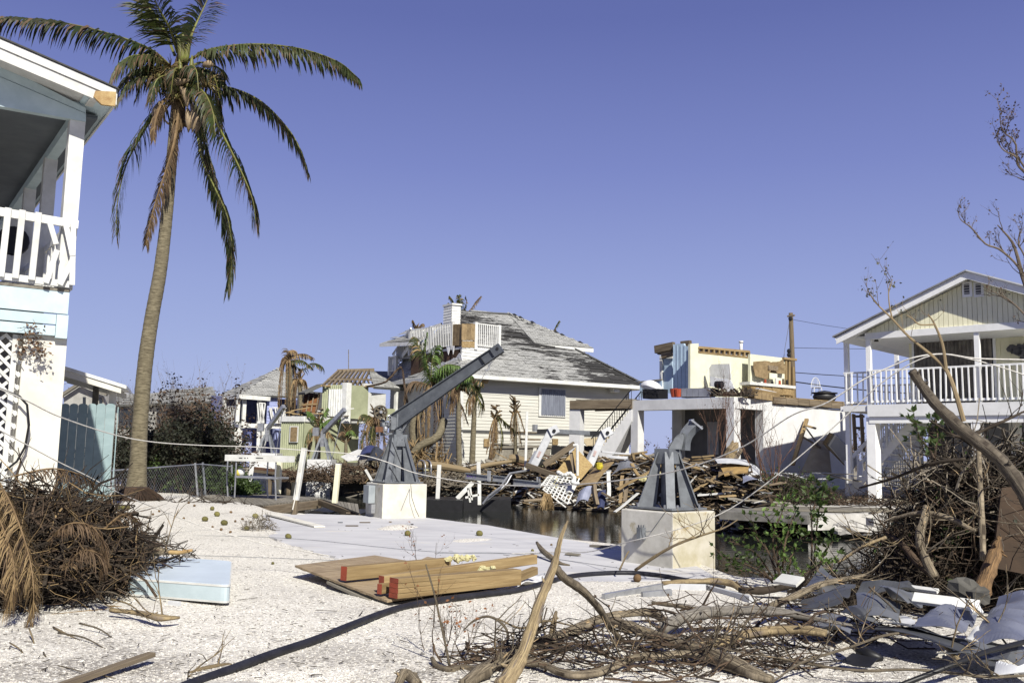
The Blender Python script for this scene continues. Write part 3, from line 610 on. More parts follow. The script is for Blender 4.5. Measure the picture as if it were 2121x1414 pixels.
b_.grid(matr, 14, 12); b_.build('rolled_mattress', cloth, label='white rolled mattress slumped on the left corner of the ruin\'s upper floor', cat='mattress', smooth=True)
b_ = MB(); b_.pxbox(B1, 1331, 806, 1364, 824, -.9, -.25); 
for k in range(60): b_.blob(B1.at(1331+R.random()*33, 807+R.random()*17, -.24), .04, .04, .04, n=5, m_=3)
b_.build('crate', black, label='black mesh crate under the rolled mattress on the ruin', cat='crate')
for k, (x, y0) in enumerate(((1397, 805), (1406, 806))):
    b_ = MB(); p = B1.at(x, 822, -.35); q_ = B1.at(x-1, y0, -.35); b_.tube([p, p*.5+q_*.5, q_, q_+V((0, 0, -.02))], [.13, .16, .18, .15], 12); b_.build('bucket', redpl, label=['red plastic bucket beside the grey block row on the ruin, left one', 'red plastic bucket touching the grey block row on the ruin, right one'][k], cat='bucket', smooth=False)
blk = thing('tiled_counter', 'low grey tiled counter along the ruin\'s upper floor edge', 'counter', B1.at(1440, 822, -.4))
gt = mat('grey_tile', (.29, .30, .34), (.24, .25, .29), 3, .6, .1)
for k in range(5):
    x = 1411+k*11.8; pxb('tile', B1, x, 804+.0*k, x+11.2, 821, -.7, -.3+.004*(k % 2), gt, blk)
pxb('counter_core', B1, 1411.5, 805, 1469.5, 821.5, -.68, -.32, darkm, blk)
ct = thing('kitchen_counter', 'tan kitchen base cabinet below the second cream wall of the ruin', 'cabinet', B3.at(1600, 820, .3))
pxb('cabinet_box', B3, 1556, 799, 1645, 820, -.1, .35, newwood, ct); pxb('countertop', B3, 1553, 796, 1648, 799, -.12, .42, white, ct)
for x in (1560, 1580, 1600, 1622): pxb('cabinet_door', B3, x, 801, x+17, 818, .351, .37, newwood, ct)
tc_ = thing('overturned_drawer_unit', 'tan wooden drawer unit tipped over in front of the kitchen cabinet', 'drawer unit', B2.at(1585, 825, -.4))
bar('unit_side', B2.at(1557, 815, .0), B2.at(1607, 823, -.3), .35, .38, newwood, tc_); bar('unit_rim', B2.at(1567, 805, .05), B2.at(1606, 814, -.2), .10, .09, sheetw, tc_); bar('unit_face', B2.at(1563, 818, .25), B2.at(1603, 824, .0), .03, .25, ply, tc_)
for k in range(9):
    x = 1570+k*7.5; b_ = MB(); p = B3.at(x, 796, .1); h = R.uniform(.06, .28); b_.tube([p, p+V((0, 0, h))], [.06, .05], 8)
    b_.build('jar', [black, white, redpl, oldwood][k % 4], label='small kitchen vessel among the pots on the ruin\'s countertop', cat='jar', group='vessels on the ruin countertop')
b_ = MB()
for k in range(120):
    p = B1.at(1470+R.random()*85, 820, -.3-R.random()*.8); q_ = p+V((R.uniform(-.5, .5), R.uniform(-.2, .2), R.uniform(0, .35))); b_.bar(p, q_, R.uniform(.02, .12), R.uniform(.01, .04))
for k in range(25):
    p = B1.at(1472+R.random()*60, 817, -.3-R.random()*.4); b_.blob(p, .1, .08, .08, jit=.3, n=6, m_=4)
b_.build('rubble', mat('dark_mixed_rubble', (.12, .085, .06), (.03, .028, .026), 5, .8, 0, var=.2), kind='stuff', label='dark rubble of scraps on the ruin\'s upper floor under the cream wall', cat='rubble')
b_ = MB(); b_.tube([B1.at(1483, 799, -.5), B1.at(1496, 799, -.5)], .1, 10); b_.tube([B1.at(1483, 796, -.4), B1.at(1496, 796, -.4)], .14, 12); b_.build('cooking_pan', black, label='black round pan in front of the leaning white panel on the ruin', cat='pan')
o = thing('blue_railing_panel', 'pale blue board railing panel at the top of the ruin\'s stair', 'railing', B1.at(1330, 822, -1.5))
for k in range(7): pxb('board', B1, 1325+k*6.6, 790-(k-3)*.5, 1331+k*6.6, 822, -1.6, -1.55, bluep, o)
bar('cap_rail', B1.at(1324, 791, -1.55), B1.at(1371, 786, -1.55), .1, .06, greywood, o)
tb = thing('bathtub', 'black tub lying at the far right end of the ruin\'s deck', 'tub', B2.at(1708, 822, -1.5))
b_ = MB(); b_.blob(B2.at(1708, 822, -1.8), .55, .35, .30, n=16, m_=6, rot=None); b_.build('tub_shell', black, tb, smooth=True)
b_ = MB(); c0 = B2.at(1708, 814, -1.8); b_.tube([c0+V((math.cos(a)*.56, math.sin(a)*.36, 0)) for a in np.linspace(0, 6.283, 21)], .035, 6); b_.build('rim', black, tb)
ch = thing('chair', 'white spindle-back chair standing behind the black tub on the ruin', 'chair', B2.at(1692, 822, -3))
c0 = B2.at(1692, 822, -3.2); zz = .45
for dx, dy in ((-.2, -.2), (.2, -.2), (-.2, .2), (.2, .2)): b_ = MB(); b_.tube([c0+V((dx*1.1, dy*1.1, 0)), c0+V((dx*.8, dy*.8, zz))], .02, 5); b_.build('leg', white, ch)
b_ = MB(); b_.blob(c0+V((0, 0, zz)), .24, .24, .025, n=12, m_=4); b_.build('seat', white, ch)
b_ = MB(); b_.tube([c0+V((math.cos(a)*.22, .16, zz+abs(math.sin(a))*.5)) for a in np.linspace(0, math.pi, 12)], .018, 5); b_.build('back_hoop', white, ch)
for k in range(6): x = -.15+k*.06; b_ = MB(); b_.tube([c0+V((x, .16, zz)), c0+V((x*1.1, .16, zz+.5*math.sqrt(max(0, 1-(x/.22)**2))))], .008, 4); b_.build('spindle', white, ch)
# utility pole and wires
UP = thing('utility_pole', 'tall leaning wooden utility pole behind the ruin', 'pole', W(1645, 900, 62))
b_ = MB(); b_.tube([W(1647, 960, 62), W(1643, 800, 62), W(1638, 648, 62)], [.2, .18, .14], 10); b_.build('pole_shaft', mat('pole_wood', (.19, .14, .09), (.11, .08, .05), 5, .85, .3, st=(4, 4, .3)), UP, smooth=True)
bar('crossarm', W(1631, 655, 62), W(1646, 653, 61.6), .1, .1, oldwood, UP)
for p in ((1634, 727), (1634, 735), (1637, 660)): b_ = MB(); b_.blob(W(*p, 61.6), .14, .14, .17, n=8, m_=5); b_.build('insulator', black, UP)
for k, (y0, y1, r_) in enumerate(((720, 722, .012), (771, 772, .02), (790, 796, .03), (662, 660, .010))):
    pts = []
    for i in range(17):
        t = i/16; a = W(1643, y0, 62); c = W(2500, y1-40, 75); p = a.lerp(c, t); p.z -= 4*t*(1-t)*(.6+.5*k); pts.append(p)
    b_ = MB(); b_.tube(pts, r_*1.3, 4); b_.build('overhead_wire', black, label=['thin top', 'middle', 'thick low', 'highest'][k]+' overhead wire running right from the utility pole', cat='wire')
b_ = MB(); b_.tube([W(1637, 655, 62), W(1626, 720, 62), W(1616, 800, 62)], .02, 4); b_.build('guy_wire', alu, label='thin pale guy wire sloping down left of the utility pole', cat='wire')
# ---------------------------------------------------------------- shingle roofs
def shinglemat(name, c1=(.31, .31, .295), c2=(.235, .235, .225), hole=(.035, .034, .033), thr=.56, sc_=.6):
    mt = bpy.data.materials.new(name); mt.use_nodes = True; N = mt.node_tree.nodes; K = mt.node_tree.links.new
    b = N['Principled BSDF']; b.inputs['Roughness'].default_value = .9; b.inputs['Specular IOR Level'].default_value = .2
    uv = N.new('ShaderNodeUVMap'); br = N.new('ShaderNodeTexBrick'); K(uv.outputs[0], br.inputs['Vector'])
    br.inputs['Color1'].default_value = (*c1, 1); br.inputs['Color2'].default_value = (*c2, 1); br.inputs['Mortar'].default_value = (*[x*.45 for x in c2], 1)
    br.inputs['Scale'].default_value = 1; br.inputs['Brick Width'].default_value = .33; br.inputs['Row Height'].default_value = .15; br.inputs['Mortar Size'].default_value = .012; br.inputs['Bias'].default_value = -.2
    mp = N.new('ShaderNodeMapping'); mp.inputs['Scale'].default_value = (.38, 2.0, 1); K(uv.outputs[0], mp.inputs[0])
    n1 = N.new('ShaderNodeTexNoise'); n1.inputs['Scale'].default_value = 1.6; n1.inputs['Detail'].default_value = 7; n1.inputs['Roughness'].default_value = .72; K(mp.outputs[0], n1.inputs['Vector'])
    n2 = N.new('ShaderNodeTexNoise'); n2.inputs['Scale'].default_value = .16; n2.inputs['Detail'].default_value = 2; K(uv.outputs[0], n2.inputs['Vector'])
    a = N.new('ShaderNodeMath'); a.operation = 'MULTIPLY_ADD'; a.inputs[1].default_value = 1.0; K(n1.outputs[0], a.inputs[0]); 
    a2 = N.new('ShaderNodeMath'); a2.operation = 'MULTIPLY_ADD'; a2.inputs[1].default_value = sc_; a2.inputs[2].default_value = -.5*sc_; K(n2.outputs[0], a2.inputs[0]); K(a2.outputs[0], a.inputs[2])
    # quantise rows so that whole courses are missing
    rp = N.new('ShaderNodeValToRGB'); rp.color_ramp.elements[0].position = thr; rp.color_ramp.elements[1].position = thr+.02; K(a.outputs[0], rp.inputs[0])
    n3 = N.new('ShaderNodeTexNoise'); n3.inputs['Scale'].default_value = 3; n3.inputs['Detail'].default_value = 5; K(uv.outputs[0], n3.inputs['Vector'])
    m0 = N.new('ShaderNodeMix'); m0.data_type = 'RGBA'; m0.blend_type = 'OVERLAY'; m0.inputs[0].default_value = .5; K(br.outputs[0], m0.inputs[6]); K(n3.outputs[0], m0.inputs[7])
    mx = N.new('ShaderNodeMix'); mx.data_type = 'RGBA'; K(rp.outputs[0], mx.inputs[0]); K(m0.outputs[2], mx.inputs[6]); mx.inputs[7].default_value = (*hole, 1)
    K(mx.outputs[2], b.inputs['Base Color'])
    bp = N.new('ShaderNodeBump'); bp.inputs['Strength'].default_value = .6; bp.inputs['Distance'].default_value = .03; K(br.outputs['Fac'], bp.inputs['Height']); bp.invert = True; K(bp.outputs[0], b.inputs['Normal'])
    return mt
shing = shinglemat('storm_worn_shingles', thr=.500, sc_=1.0)
shing2 = shinglemat('grey_shingles', thr=.60, sc_=.5)
def roofplane(name, poly, mt, parent, th=.14, eave=None, row=.30):
    """a roof face of overlapping shingle courses: poly[0]-poly[1] is the eave; UV in metres along and up the slope"""
    P = [V(p) for p in poly]; u = (P[1]-P[0]).normalized(); nrm = V((0, 0, 0))
    for i in range(1, len(P)-1): nrm += (P[i]-P[0]).cross(P[i+1]-P[0])
    nrm.normalize()
    if nrm.z < 0: nrm = -nrm
    v = nrm.cross(u).normalized()
    if v.z < 0: v = -v
    b_ = MB(); b_.prism(P, -nrm*th); n = len(P)
    me_o = b_.build(name, [mt, white], parent); me = me_o.data; O = mwof(me_o).translation
    uvl = me.uv_layers.new(name='UVMap')
    for pl_ in me.polygons:
        for li in pl_.loop_indices:
            p = me.vertices[me.loops[li].vertex_index].co+O-P[0]; uvl.data[li].uv = (p.dot(u), p.dot(v))
    # course edges: thin lips that stand proud, clipped to the face
    def span(h):
        xs_ = []
        for i in range(n):
            a, c = P[i]-P[0], P[(i+1) % n]-P[0]; ha, hc = a.dot(v), c.dot(v)
            if (ha-h)*(hc-h) < 0: t = (h-ha)/(hc-ha); xs_.append((a+(c-a)*t).dot(u))
        return (min(xs_), max(xs_)) if len(xs_) > 1 else None
    H = max((p-P[0]).dot(v) for p in P); c_ = MB(); h = row*.6
    uvs = []
    while h < H-.05:
        s = span(h)
        if s and s[1]-s[0] > .3:
            x = s[0]
            while x < s[1]-.1:
                l = min(R.uniform(.6, 2.2), s[1]-x)
                if R.random() < .62:
                    a = P[0]+u*x+v*h+nrm*.004; lift = nrm*R.uniform(.008, .03)
                    c_.add([a+lift, a+u*l+lift, a+u*l+v*row*.9, a+v*row*.9, a, a+u*l], [(0, 1, 2, 3), (4, 5, 1, 0)]); uvs.append((x, h, l))
                x += l
        h += row
    if c_.v:
        o2 = c_.build('shingle_course', mt, parent, kind='stuff'); uvl = o2.data.uv_layers.new(name='UVMap'); O = mwof(o2).translation
        for pl_ in o2.data.polygons:
            for li in pl_.loop_indices:
                p = o2.data.vertices[o2.data.loops[li].vertex_index].co+O-P[0]; uvl.data[li].uv = (p.dot(u), p.dot(v))
    return me_o
# ---------------------------------------------------------------- big grey house in the middle
C = Pl(955, 46, 1310, 51.2); CT = 1.0
CH = thing('hip_roof_house', 'large pale grey sided house with torn shingle roof and white rooftop balcony', 'house', C.pt(4, .3, -4))
_, ze = C.hit(1320, 800); sE, _ = C.hit(1318, 800)
b_ = MB(); siding(b_, C, 0, sE-.5, .4, ze-.05, .17); b_.build('wall', greysid, CH)
plb('trim_band', C, -.02, sE-.5, *sorted([C.hit(1100, 894)[1], C.hit(1100, 899)[1]]), .02, .06, mat('black_line_trim', (.10, .10, .10), None, 3, .8, 0), CH)  # dark band between the upper and lower siding
plb('stone_base', C, -.01, sE-.5, -.3, .95, .025, .10, mat('grey_stone_base', (.27, .26, .25), (.17, .16, .155), 6, .9, .5), CH)
plb('corner_board', C, -.08, .10, .3, ze, -.1, .05, white, CH)
bk_ = C.n*-1; Lp = C.pt(0, 0, 0)
# left side wall, facing the canal, runs back from the corner
CS = Pl(955, 46, 1310, 51.2); CS.o = C.pt(0, 0, 0); CS.t = -C.n; CS.n = -C.t
b_ = MB(); siding(b_, CS, 0, 9.5, .4, ze-.05, .17); b_.build('side_wall', greysid, CH)
# lower hip roof and upper roof; vertices by their place in the photograph
c0 = C.at(972, 778, 0, .7); c0 = C.pt(-.55, ze+.0, .75); cR = C.pt(sE+.15, ze-.02, .75)
cL = c0-C.n*11+V((0, 0, .1)); cB = cR-C.n*11
ap1 = W(951, 645, 52.5); ap2 = W(1052, 650, 54.2)
roofplane('roof', [c0, cR, ap2, ap1], shing, CH)
roofplane('roof', [cR, cB, ap2], shing2, CH)
roofplane('roof', [cL, c0, ap1], shing2, CH)
for a, c in ((c0, cR), (cL, c0), (cR, cB)):
    bar('fascia_board', a-V((0, 0, .10)), c-V((0, 0, .10)), .05, .19, white, CH)
b_ = MB(); b_.add([x-V((0, 0, .2)) for x in (c0, cR, cB, cL)], [(0, 1, 2, 3)]); b_.build('soffit', white, CH)
bar('ridge_cap', ap1, ap2, .3, .08, shing2, CH); bar('ridge_cap', ap2, cR+V((0, 0, .06)), .28, .06, shing2, CH)
# flared upper roof, right side with its small window band under it
_rn = (cR-c0).cross(ap1-c0).normalized(); _d = ray(1107, 712); e1 = EYE+_d*((c0-EYE).dot(_rn)/_d.dot(_rn))+V((0, 0, .06)); e2 = W(1229, 720, 52.8); 
roofplane('upper_roof', [e1, e2, ap2+V((0, 0, .03))], shing, CH, th=.08)
bar('fascia_board', e1-V((0, 0, .16)), e2-V((0, 0, .16)), .05, .22, white, CH)
e3 = e2-C.n*5; roofplane('upper_roof', [e2, e3, ap2+V((0, 0, .12))], shing2, CH)
UPp = Pl(1120, 51.3, 1205, 53.3)
pxb('upper_wall', UPp, 1120, 718, 1200, 748, -2, 0, greysid, CH)
uw = pxb('window', UPp, 1165, 725, 1199, 743, .005, .04, white, CH)
for x0, x1 in ((1168, 1186), (1189, 1197)): pxb('pane', UPp, x0, 727, x1, 742, .041, .05, glass, uw)
# upper roof, left side
f1 = W(787, 711, 53); f2 = W(850, 706, 50.8)
roofplane('upper_roof', [f1, W(868, 703, 49.2), W(915, 668, 51), W(850, 690, 54.5)], shing2, CH)
bar('fascia_board', f1-V((0, 0, .1)), W(868, 707, 49.2)-V((0, 0, .1)), .05, .2, white, CH)
b_ = MB(); b_.prism([W(822, 718, 53.2), W(850, 716, 52.5), W(850, 742, 52.5), W(822, 742, 53.2)], (.5, 3, 0)); b_.build('upper_side_wall', greypl, CH)
# balcony tower
T = Pl(955, 46.6, 1033, 48.2); TL = Pl(850, 50.6, 955, 46.6)
b_ = MB(); a, z1 = T.hit(957, 715); c, z0 = T.hit(1028, 766); siding(b_, T, a, c, z0-.3, z1, .17); b_.build('tower_wall', white, CH)
_, zb = T.hit(957, 715)
b_ = MB(); a, zt_ = TL.hit(852, 712); c, _ = TL.hit(955, 712); 
def torn(u, v): return TL.pt(a+(c-a)*u, zb-1.6+(2.0)*v, -.02+.05*noise.noise(V((u*9, v*4, 1))))
b_.grid(torn, 10, 4, 0, TL.n*.05); b_.build('stripped_wall', mat('bare_sheathing_brown', (.10, .055, .035), (.05, .03, .022), 2, .9, .2, var=.02), CH)
for k in range(7):
    x = 858+k*14+R.uniform(-4, 4); w_ = R.uniform(2, 5); h = R.uniform(8, 26); y = 716
    b_ = MB(); P = [TL.at(x-w_, y, .06), TL.at(x+w_, y, .06), TL.at(x+w_*.6, y+h*.6, .10), TL.at(x+R.uniform(-1, 1), y+h, .14), TL.at(x-w_*.8, y+h*.5, .08)]; b_.prism(P, TL.n*-.02); b_.build('torn_wrap', cloth, CH)
for x, y, s in ((938, 748, 14), (915, 756, 12), (888, 757, 8), (950, 738, 7)):
    b_ = MB(); b_.prism([TL.at(x-s, y+5, .08), TL.at(x+s, y+8, .1), TL.at(x+s*.7, y-4, .12), TL.at(x+s*.1, y-7, .10)], TL.n*-.03); b_.build('torn_wrap', cloth, CH)
for x0, x1, y0, y1, pl_, mt_ in ((938, 956, 672, 715, TL, ply), (957, 984, 670, 705, T, ply), (957, 984, 706, 720, T, newwood)):
    b_ = MB(); n_ = 3
    for k in range(n_): xa = x0+(x1-x0)*k/n_; pxb('sheathing_panel', pl_, xa+.2, y0, xa+(x1-x0)/n_-.2, y1, .0-.004*k, .05-.004*k, mt_, CH)
b_ = MB(); b_.prism([TL.pt(0, zb-.05, 0), TL.pt(TL.L, zb-.05, 0), T.pt(T.L, zb-.05, 0), T.pt(T.L, zb-.05, -4), TL.pt(0, zb-.05, -4)], (0, 0, -.12)); b_.build('balcony_floor', white, CH)
_, zrl = T.hit(990, 670)
a0, _ = TL.hit(850, 700); a1, _ = TL.hit(937, 700); am = (a0+a1)/2
def rail2(pl_, a, c, n, endz=0, zt=None): 
    railing(pl_, a, c, zb+.05, zt or zrl, n, .02, CH, bw=.05, endz=endz)
rail2(TL, a0, am, 13); rail2(TL, am, a1, 13)
for s in (a0, am, a1): plb('post', TL, s-.09, s+.09, zb-.15, zrl+.06, -.1, .08, white, CH)
a, _ = T.hit(985, 700); c, _ = T.hit(1033, 700); rail2(T, a, c, 12)
for s in (a, c): plb('post', T, s-.09, s+.09, zb-.15, zrl+.06, -.1, .08, white, CH)
# stair down the left of the balcony
q0 = TL.at(850, 715, .1); q1 = TL.at(812, 765, -2)
for d in (V((0, 0, 0)), V((.6, .9, 0))):
    bar('stair_rail', q0+d+V((0, 0, .95)), q1+d+V((0, 0, .95)), .08, .09, white, CH); bar('stair_stringer', q0+d, q1+d, .06, .28, white, CH)
    for k in range(11): p = (q0+d).lerp(q1+d, (k+.5)/11); bar('stair_baluster', p, p+V((0, 0, .95)), .05, .05, white, CH, up=TL.n)
for k in range(9): p = q0.lerp(q1, (k+.5)/9); bar('stair_tread', p, p+V((.6, .9, 0)), .28, .04, white, CH)
LPl = Pl(806, 53.5, 822, 52.8); a, zz = LPl.hit(806, 770); c, z1 = LPl.hit(821, 738)
railing(LPl, a, c, zz, z1, 5, 0, CH); 
for s in (a, c): plb('post', LPl, s-.08, s+.08, zz-.2, z1+.05, -.1, .06, white, CH)
# chimney
K1 = Pl(930, 49.9, 953, 50.2); K2 = Pl(913, 50.6, 930, 49.9)
b_ = MB(); a, z1 = K1.hit(931, 631); c, z0 = K1.hit(953, 672); siding(b_, K1, 0, c, z0-.5, z1, .15); siding(b_, K2, 0, K2.L, z0-.5, z1, .15)
b_.prism([K1.pt(0, z0-.5, -.11), K1.pt(c, z0-.5, -.11), K1.pt(c, z0-.5, -.7), K2.pt(0, z0-.5, -.11)], (0, 0, z1-z0+.5)); b_.build('chimney', white, CH)
b_ = MB(); b_.prism([K1.pt(-.02, z1, .08), K1.pt(c+.06, z1, .08), K1.pt(c+.06, z1, -.8), K2.pt(-.06, z1, -.6), K2.pt(-.06, z1, .05)], (0, 0, .1)); b_.build('chimney_cap', white, CH)
# shuttered window
wd = pxb('window', C, 1117, 802, 1172, 864, .024, .08, white, CH)
b_ = MB(); a, z1 = C.hit(1120, 805); c, z0 = C.hit(1169, 861); corrug(b_, C, a, c, z0, z1, .11, .12, .022); b_.build('corrugated_shutter', mat('grey_corrugated_shutter', (.27, .29, .34), (.19, .205, .25), 3, .5, .1, metal=.3, st=(2, 2, .4)), wd)
for (x0, y0, x1, y1) in ((1145, 908, 1156, 921), (1003, 908, 1014, 925)): pxb('plywood_patch', C, x0, y0, x1, y1, .05, .1, newwood, CH)
b_ = MB(); b_.blob(C.at(1006, 788, .4), .18, .18, .16, jit=.2); b_.build('flood_lamp', drygold, CH)
# tan canopy and stainless tank behind the fence
pxb('bracket', C, 1272, 803, 1284, 812, .0, .5, white, CH)
o = thing('water_tank', 'small steel tank on a wooden shelf beside the grey house', 'tank', C.at(1103, 900, 1.5))
b_ = MB(); b_.tube([C.at(1108, 893, 1.5), C.at(1108, 879, 1.5)], .14, 12); b_.build('tank_body', alu, o); pxb('shelf', C, 1075, 893, 1120, 897, 1.2, 1.8, oldwood, o); pxb('shelf', C, 1090, 908, 1120, 912, 1.2, 1.8, oldwood, o)
# lean-to awning
b_ = MB(); b_.prism([C.at(1204, 908, 1), C.at(1260, 903, 1), C.at(1262, 919, 2.2), C.at(1215, 922, 2.2)], (0, 0, -.04)); b_.build('tan_awning', mat('tan_canvas', (.52, .42, .28), (.44, .35, .23), 4, .8, .1), label='tan sloping awning low on the grey house near the ruin stair', cat='awning')
# ---------------------------------------------------------------- weathered board fence standing before the grey house
FN = Pl(1018, 43, 1142, 43.8)
fo = thing('board_fence', 'grey weathered board fence leaning in front of the grey house', 'fence', FN.at(1080, 960))
for k in range(17):
    x = 1017+k*7.4
    if k in (7, 12): continue
    a, z1 = FN.hit(x, 921+R.uniform(-1, 1)); c, z0 = FN.hit(x+6.6, 975); b_ = MB(); b_.prism([FN.pt(a-.25, z0, 0), FN.pt(c-.25, z0, 0), FN.pt(c, z1, 0), FN.pt(a, z1, 0)], FN.n*R.uniform(.02, .035)); b_.build('board', greywood, fo)
bar('rail', FN.at(1018, 926, .08), FN.at(1142, 924, .08), .06, .12, greywood, fo); bar('rail', FN.at(1012, 952, .08), FN.at(1140, 950, .08), .06, .12, greywood, fo); bar('cap_board', FN.at(1020, 918.5, .06), FN.at(1143, 917.5, .06), .16, .05, greywood, fo)
FD = Pl(1145, 44, 1235, 44.8)
fo = thing('dark_fence', 'dark low board fence between the grey fence and the ruin stair', 'fence', FD.at(1190, 960))
for k in range(22): x = 1142+k*4.2; pxb('board', FD, x, 923+R.uniform(-.8, .8), x+3.8, 975, 0, .03, black, fo)

# ---------------------------------------------------------------- small corrugated sage green cottage, roof torn off
D = Pl(620, 49.5, 745, 46.5); D2 = Pl(745, 46.5, 860, 51)
GC = thing('green_cottage', 'sage green cottage with corrugated wall and half its roof torn away', 'house', D.at(680, 960, -2))
# ground floor
a, z1 = D.hit(622, 872); c, z0 = D.hit(632+0, 950)
DG = Pl(583, 48, 632, 47.2); DH = Pl(632, 47.2, 745, 50.5)
a, z1 = DG.hit(583, 873); b_ = MB(); corrug(b_, DG, 0, DG.L, .1, z1, 0, .14, .035); b_.build('corrugated_wall', greenp, GC)
w_ = pxb('window', DG, 600, 882, 616, 916, .04, .09, white, GC); pxb('boarded_pane', DG, 602, 884, 614, 914, .091, .11, ply, w_)
_, z2 = DH.hit(633, 872); plb('side_wall', DH, 0, DH.L, .1, z1, -.1, 0, greenp, GC)
plb('floor_band', DG, -.05, DG.L, z1, z1+.28, -.02, .08, white, GC); plb('floor_band', DH, 0, DH.L, z1, z1+.28, -.02, .07, white, GC)
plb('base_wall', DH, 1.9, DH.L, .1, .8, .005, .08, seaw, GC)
# upper floor pieces
E1 = Pl(665, 49.3, 718, 48.4); E2 = Pl(718, 48.4, 860, 53)
_, zu = E1.hit(690, 797); b_ = MB(); corrug(b_, E1, 0, E1.L-.3, z1+.25, zu, 0, .14, .035); b_.build('upper_corrugated_wall', greenp, GC)
b_ = MB(); corrug(b_, E1, *[E1.hit(x, 830)[0] for x in (681, 711)], E1.hit(690, 862)[1], E1.hit(690, 806)[1], .08, .16, .03); b_.build('white_shutter', white, GC)
plb('corner_board', E1, E1.L-.3, E1.L, z1, zu+.1, -.05, .08, white, GC)
plb('corner_board', E2, 0.01, .25, z1, zu+.1, -.05, .05, white, GC)
plb('upper_side_wall', E2, .26, 1.6, z1+.26, zu-.0, -.1, 0, greenp, GC); plb('upper_side_wall', E2, 3.0, E2.L, z1+.26, zu-1.1, -.1, 0, greenp, GC)
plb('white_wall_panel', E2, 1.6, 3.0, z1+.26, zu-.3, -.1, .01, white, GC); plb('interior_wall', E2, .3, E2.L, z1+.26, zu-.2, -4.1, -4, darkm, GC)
for x in (820, 852): a, _ = E2.hit(x, 850); plb('post', E2, a-.08, a+.08, z1+.2, zu, -.1, .06, white, GC)
plb('header_beam', E2, 1.2, E2.L, zu-.02, zu+.16, -.1, .04, white, GC)
pxb('window_hood', E2, 745, 872, 771, 877, .0, .6, white, GC)
# the torn roof: bare trusses left, shingled part right
tA, tB = W(690, 795, 49), W(860, 800, 53)
rA, rB = W(705, 768, 53), W(850, 768, 56)
roofplane('roof', [W(775, 800, 49.5), W(862, 806, 53), W(862, 770, 57), W(765, 768, 54)], shing2, GC)
for k in range(9):
    t = k/10; lo = W(670+k*10, 797, 48.8+.15*k); hi = W(701+k*8, 768, 53); bar('rafter', lo, hi, .09, .16, oldwood, GC)
    mid = lo.lerp(hi, .55); bar('truss_web', mid, V((mid.x+.2, mid.y+.3, lo.z+.1)), .06, .09, oldwood, GC)
bar('ridge_board', W(699, 768, 53), W(775, 766, 54), .08, .2, oldwood, GC); bar('purlin', W(678, 786, 50), W(770, 786, 51), .07, .09, oldwood, GC); bar('wall_plate', W(664, 799, 48.9), W(775, 800, 49.6), .12, .1, newwood, GC)
# leaning orange-brown torn floor panel at left with joists
pn = thing('torn_wall_section', 'rust brown section of framed wall leaning in the cottage opening', 'wall section', W(638, 850, 49))
b_ = MB(); b_.prism([W(x, y, Y) for x, y, Y in ((622, 852, 48.8), (655, 855, 48.6), (663, 816, 50), (630, 812, 50))], (0, .1, 0)); b_.build('panel', mat('rust_brown_boards', (.22, .09, .035), (.14, .06, .025), 3, .85, .2), pn)
for k in range(4): x = 624+k*10; bar('stud', W(x, 853, 48.6), W(x+7, 814, 49.8), .06, .09, oldwood, pn)
bar('stud', W(625, 838, 48.9), W(658, 836, 49), .06, .08, newwood, pn)
bar('fallen_roof_piece', W(625, 815, 49), W(664, 797, 49.6), .9, .12, shing2, pn)
for k in range(16):
    x = R.uniform(586, 700); y = R.uniform(846, 866); a = R.uniform(-.5, .5); l = R.uniform(12, 40); Y = R.uniform(47, 49.5)
    bar('loose_plank', W(x, y, Y), W(x+l, y+l*a*.5, Y+.3), .1, .05, R.choice([oldwood, newwood, white, white]), GC)
# ---------------------------------------------------------------- blue two-storey house further left
BH = thing('blue_house', 'periwinkle blue two-storey house with grey hip roof and white balcony', 'house', W(540, 930, 58))
P1 = Pl(447, 60, 500, 57.5); P2 = Pl(500, 57.5, 665, 60.5)
_, ze2 = P1.hit(498, 817); _, zf2 = P1.hit(498, 876)
ec = W(496, 817, 57.0); el = W(448, 820, 61); er = W(668, 812, 61); apx = W(577, 762, 62); er2 = W(590, 822, 58.6)
roofplane('roof', [ec, W(668, 822, 60.2), apx], shing2, BH); roofplane('roof', [el, ec, apx], shing2, BH)
for a, c in ((ec, W(560, 822, 58.2)), (el, ec)): bar('fascia_board', a-V((0, 0, .12)), c-V((0, 0, .12)), .05, .26, white, BH)
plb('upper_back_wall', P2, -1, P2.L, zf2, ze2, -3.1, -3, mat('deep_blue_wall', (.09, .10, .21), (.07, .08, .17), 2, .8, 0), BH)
b_ = MB(); a, _ = P2.hit(553, 850); c, _ = P2.hit(575, 850); siding(b_, P2, a, c, zf2, ze2, .2); b_.build('upper_wall', periw, BH)
plb('side_wall', P1, -3, P1.L-1.0, .2, zf2, -4, -3, periw, BH)
pxb('floor_beam', P2, 500, 876, 600, 888, -.4, .05, white, BH); pxb('floor_beam', P1, 462, 876, 500, 886, -.4, .03, white, BH)
for x in (495, 508, 540): post(P2, x, 818, 878, .22, BH, d=.05)
for x, w_ in ((494, .5), (548, .3), (590, .3)): post(P2, x, 886, 945, w_, BH, d=.0, name='column')
b_ = MB(); a, _ = P2.hit(503, 900); c, _ = P2.hit(533, 900); siding(b_, P2, a, c, .3, zf2-.9, .2, d=-1); b_.build('lower_wall', periw, BH)
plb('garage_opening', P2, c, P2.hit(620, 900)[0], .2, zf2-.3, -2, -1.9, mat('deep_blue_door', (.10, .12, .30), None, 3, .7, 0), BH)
a, zz = P1.hit(463, 876); c, _ = P1.hit(495, 876); railing(P1, a, c, zf2+.05, zf2+1.05, 8, 0, BH, bw=.06); post(P1, 463, 820, 878, .2, BH)
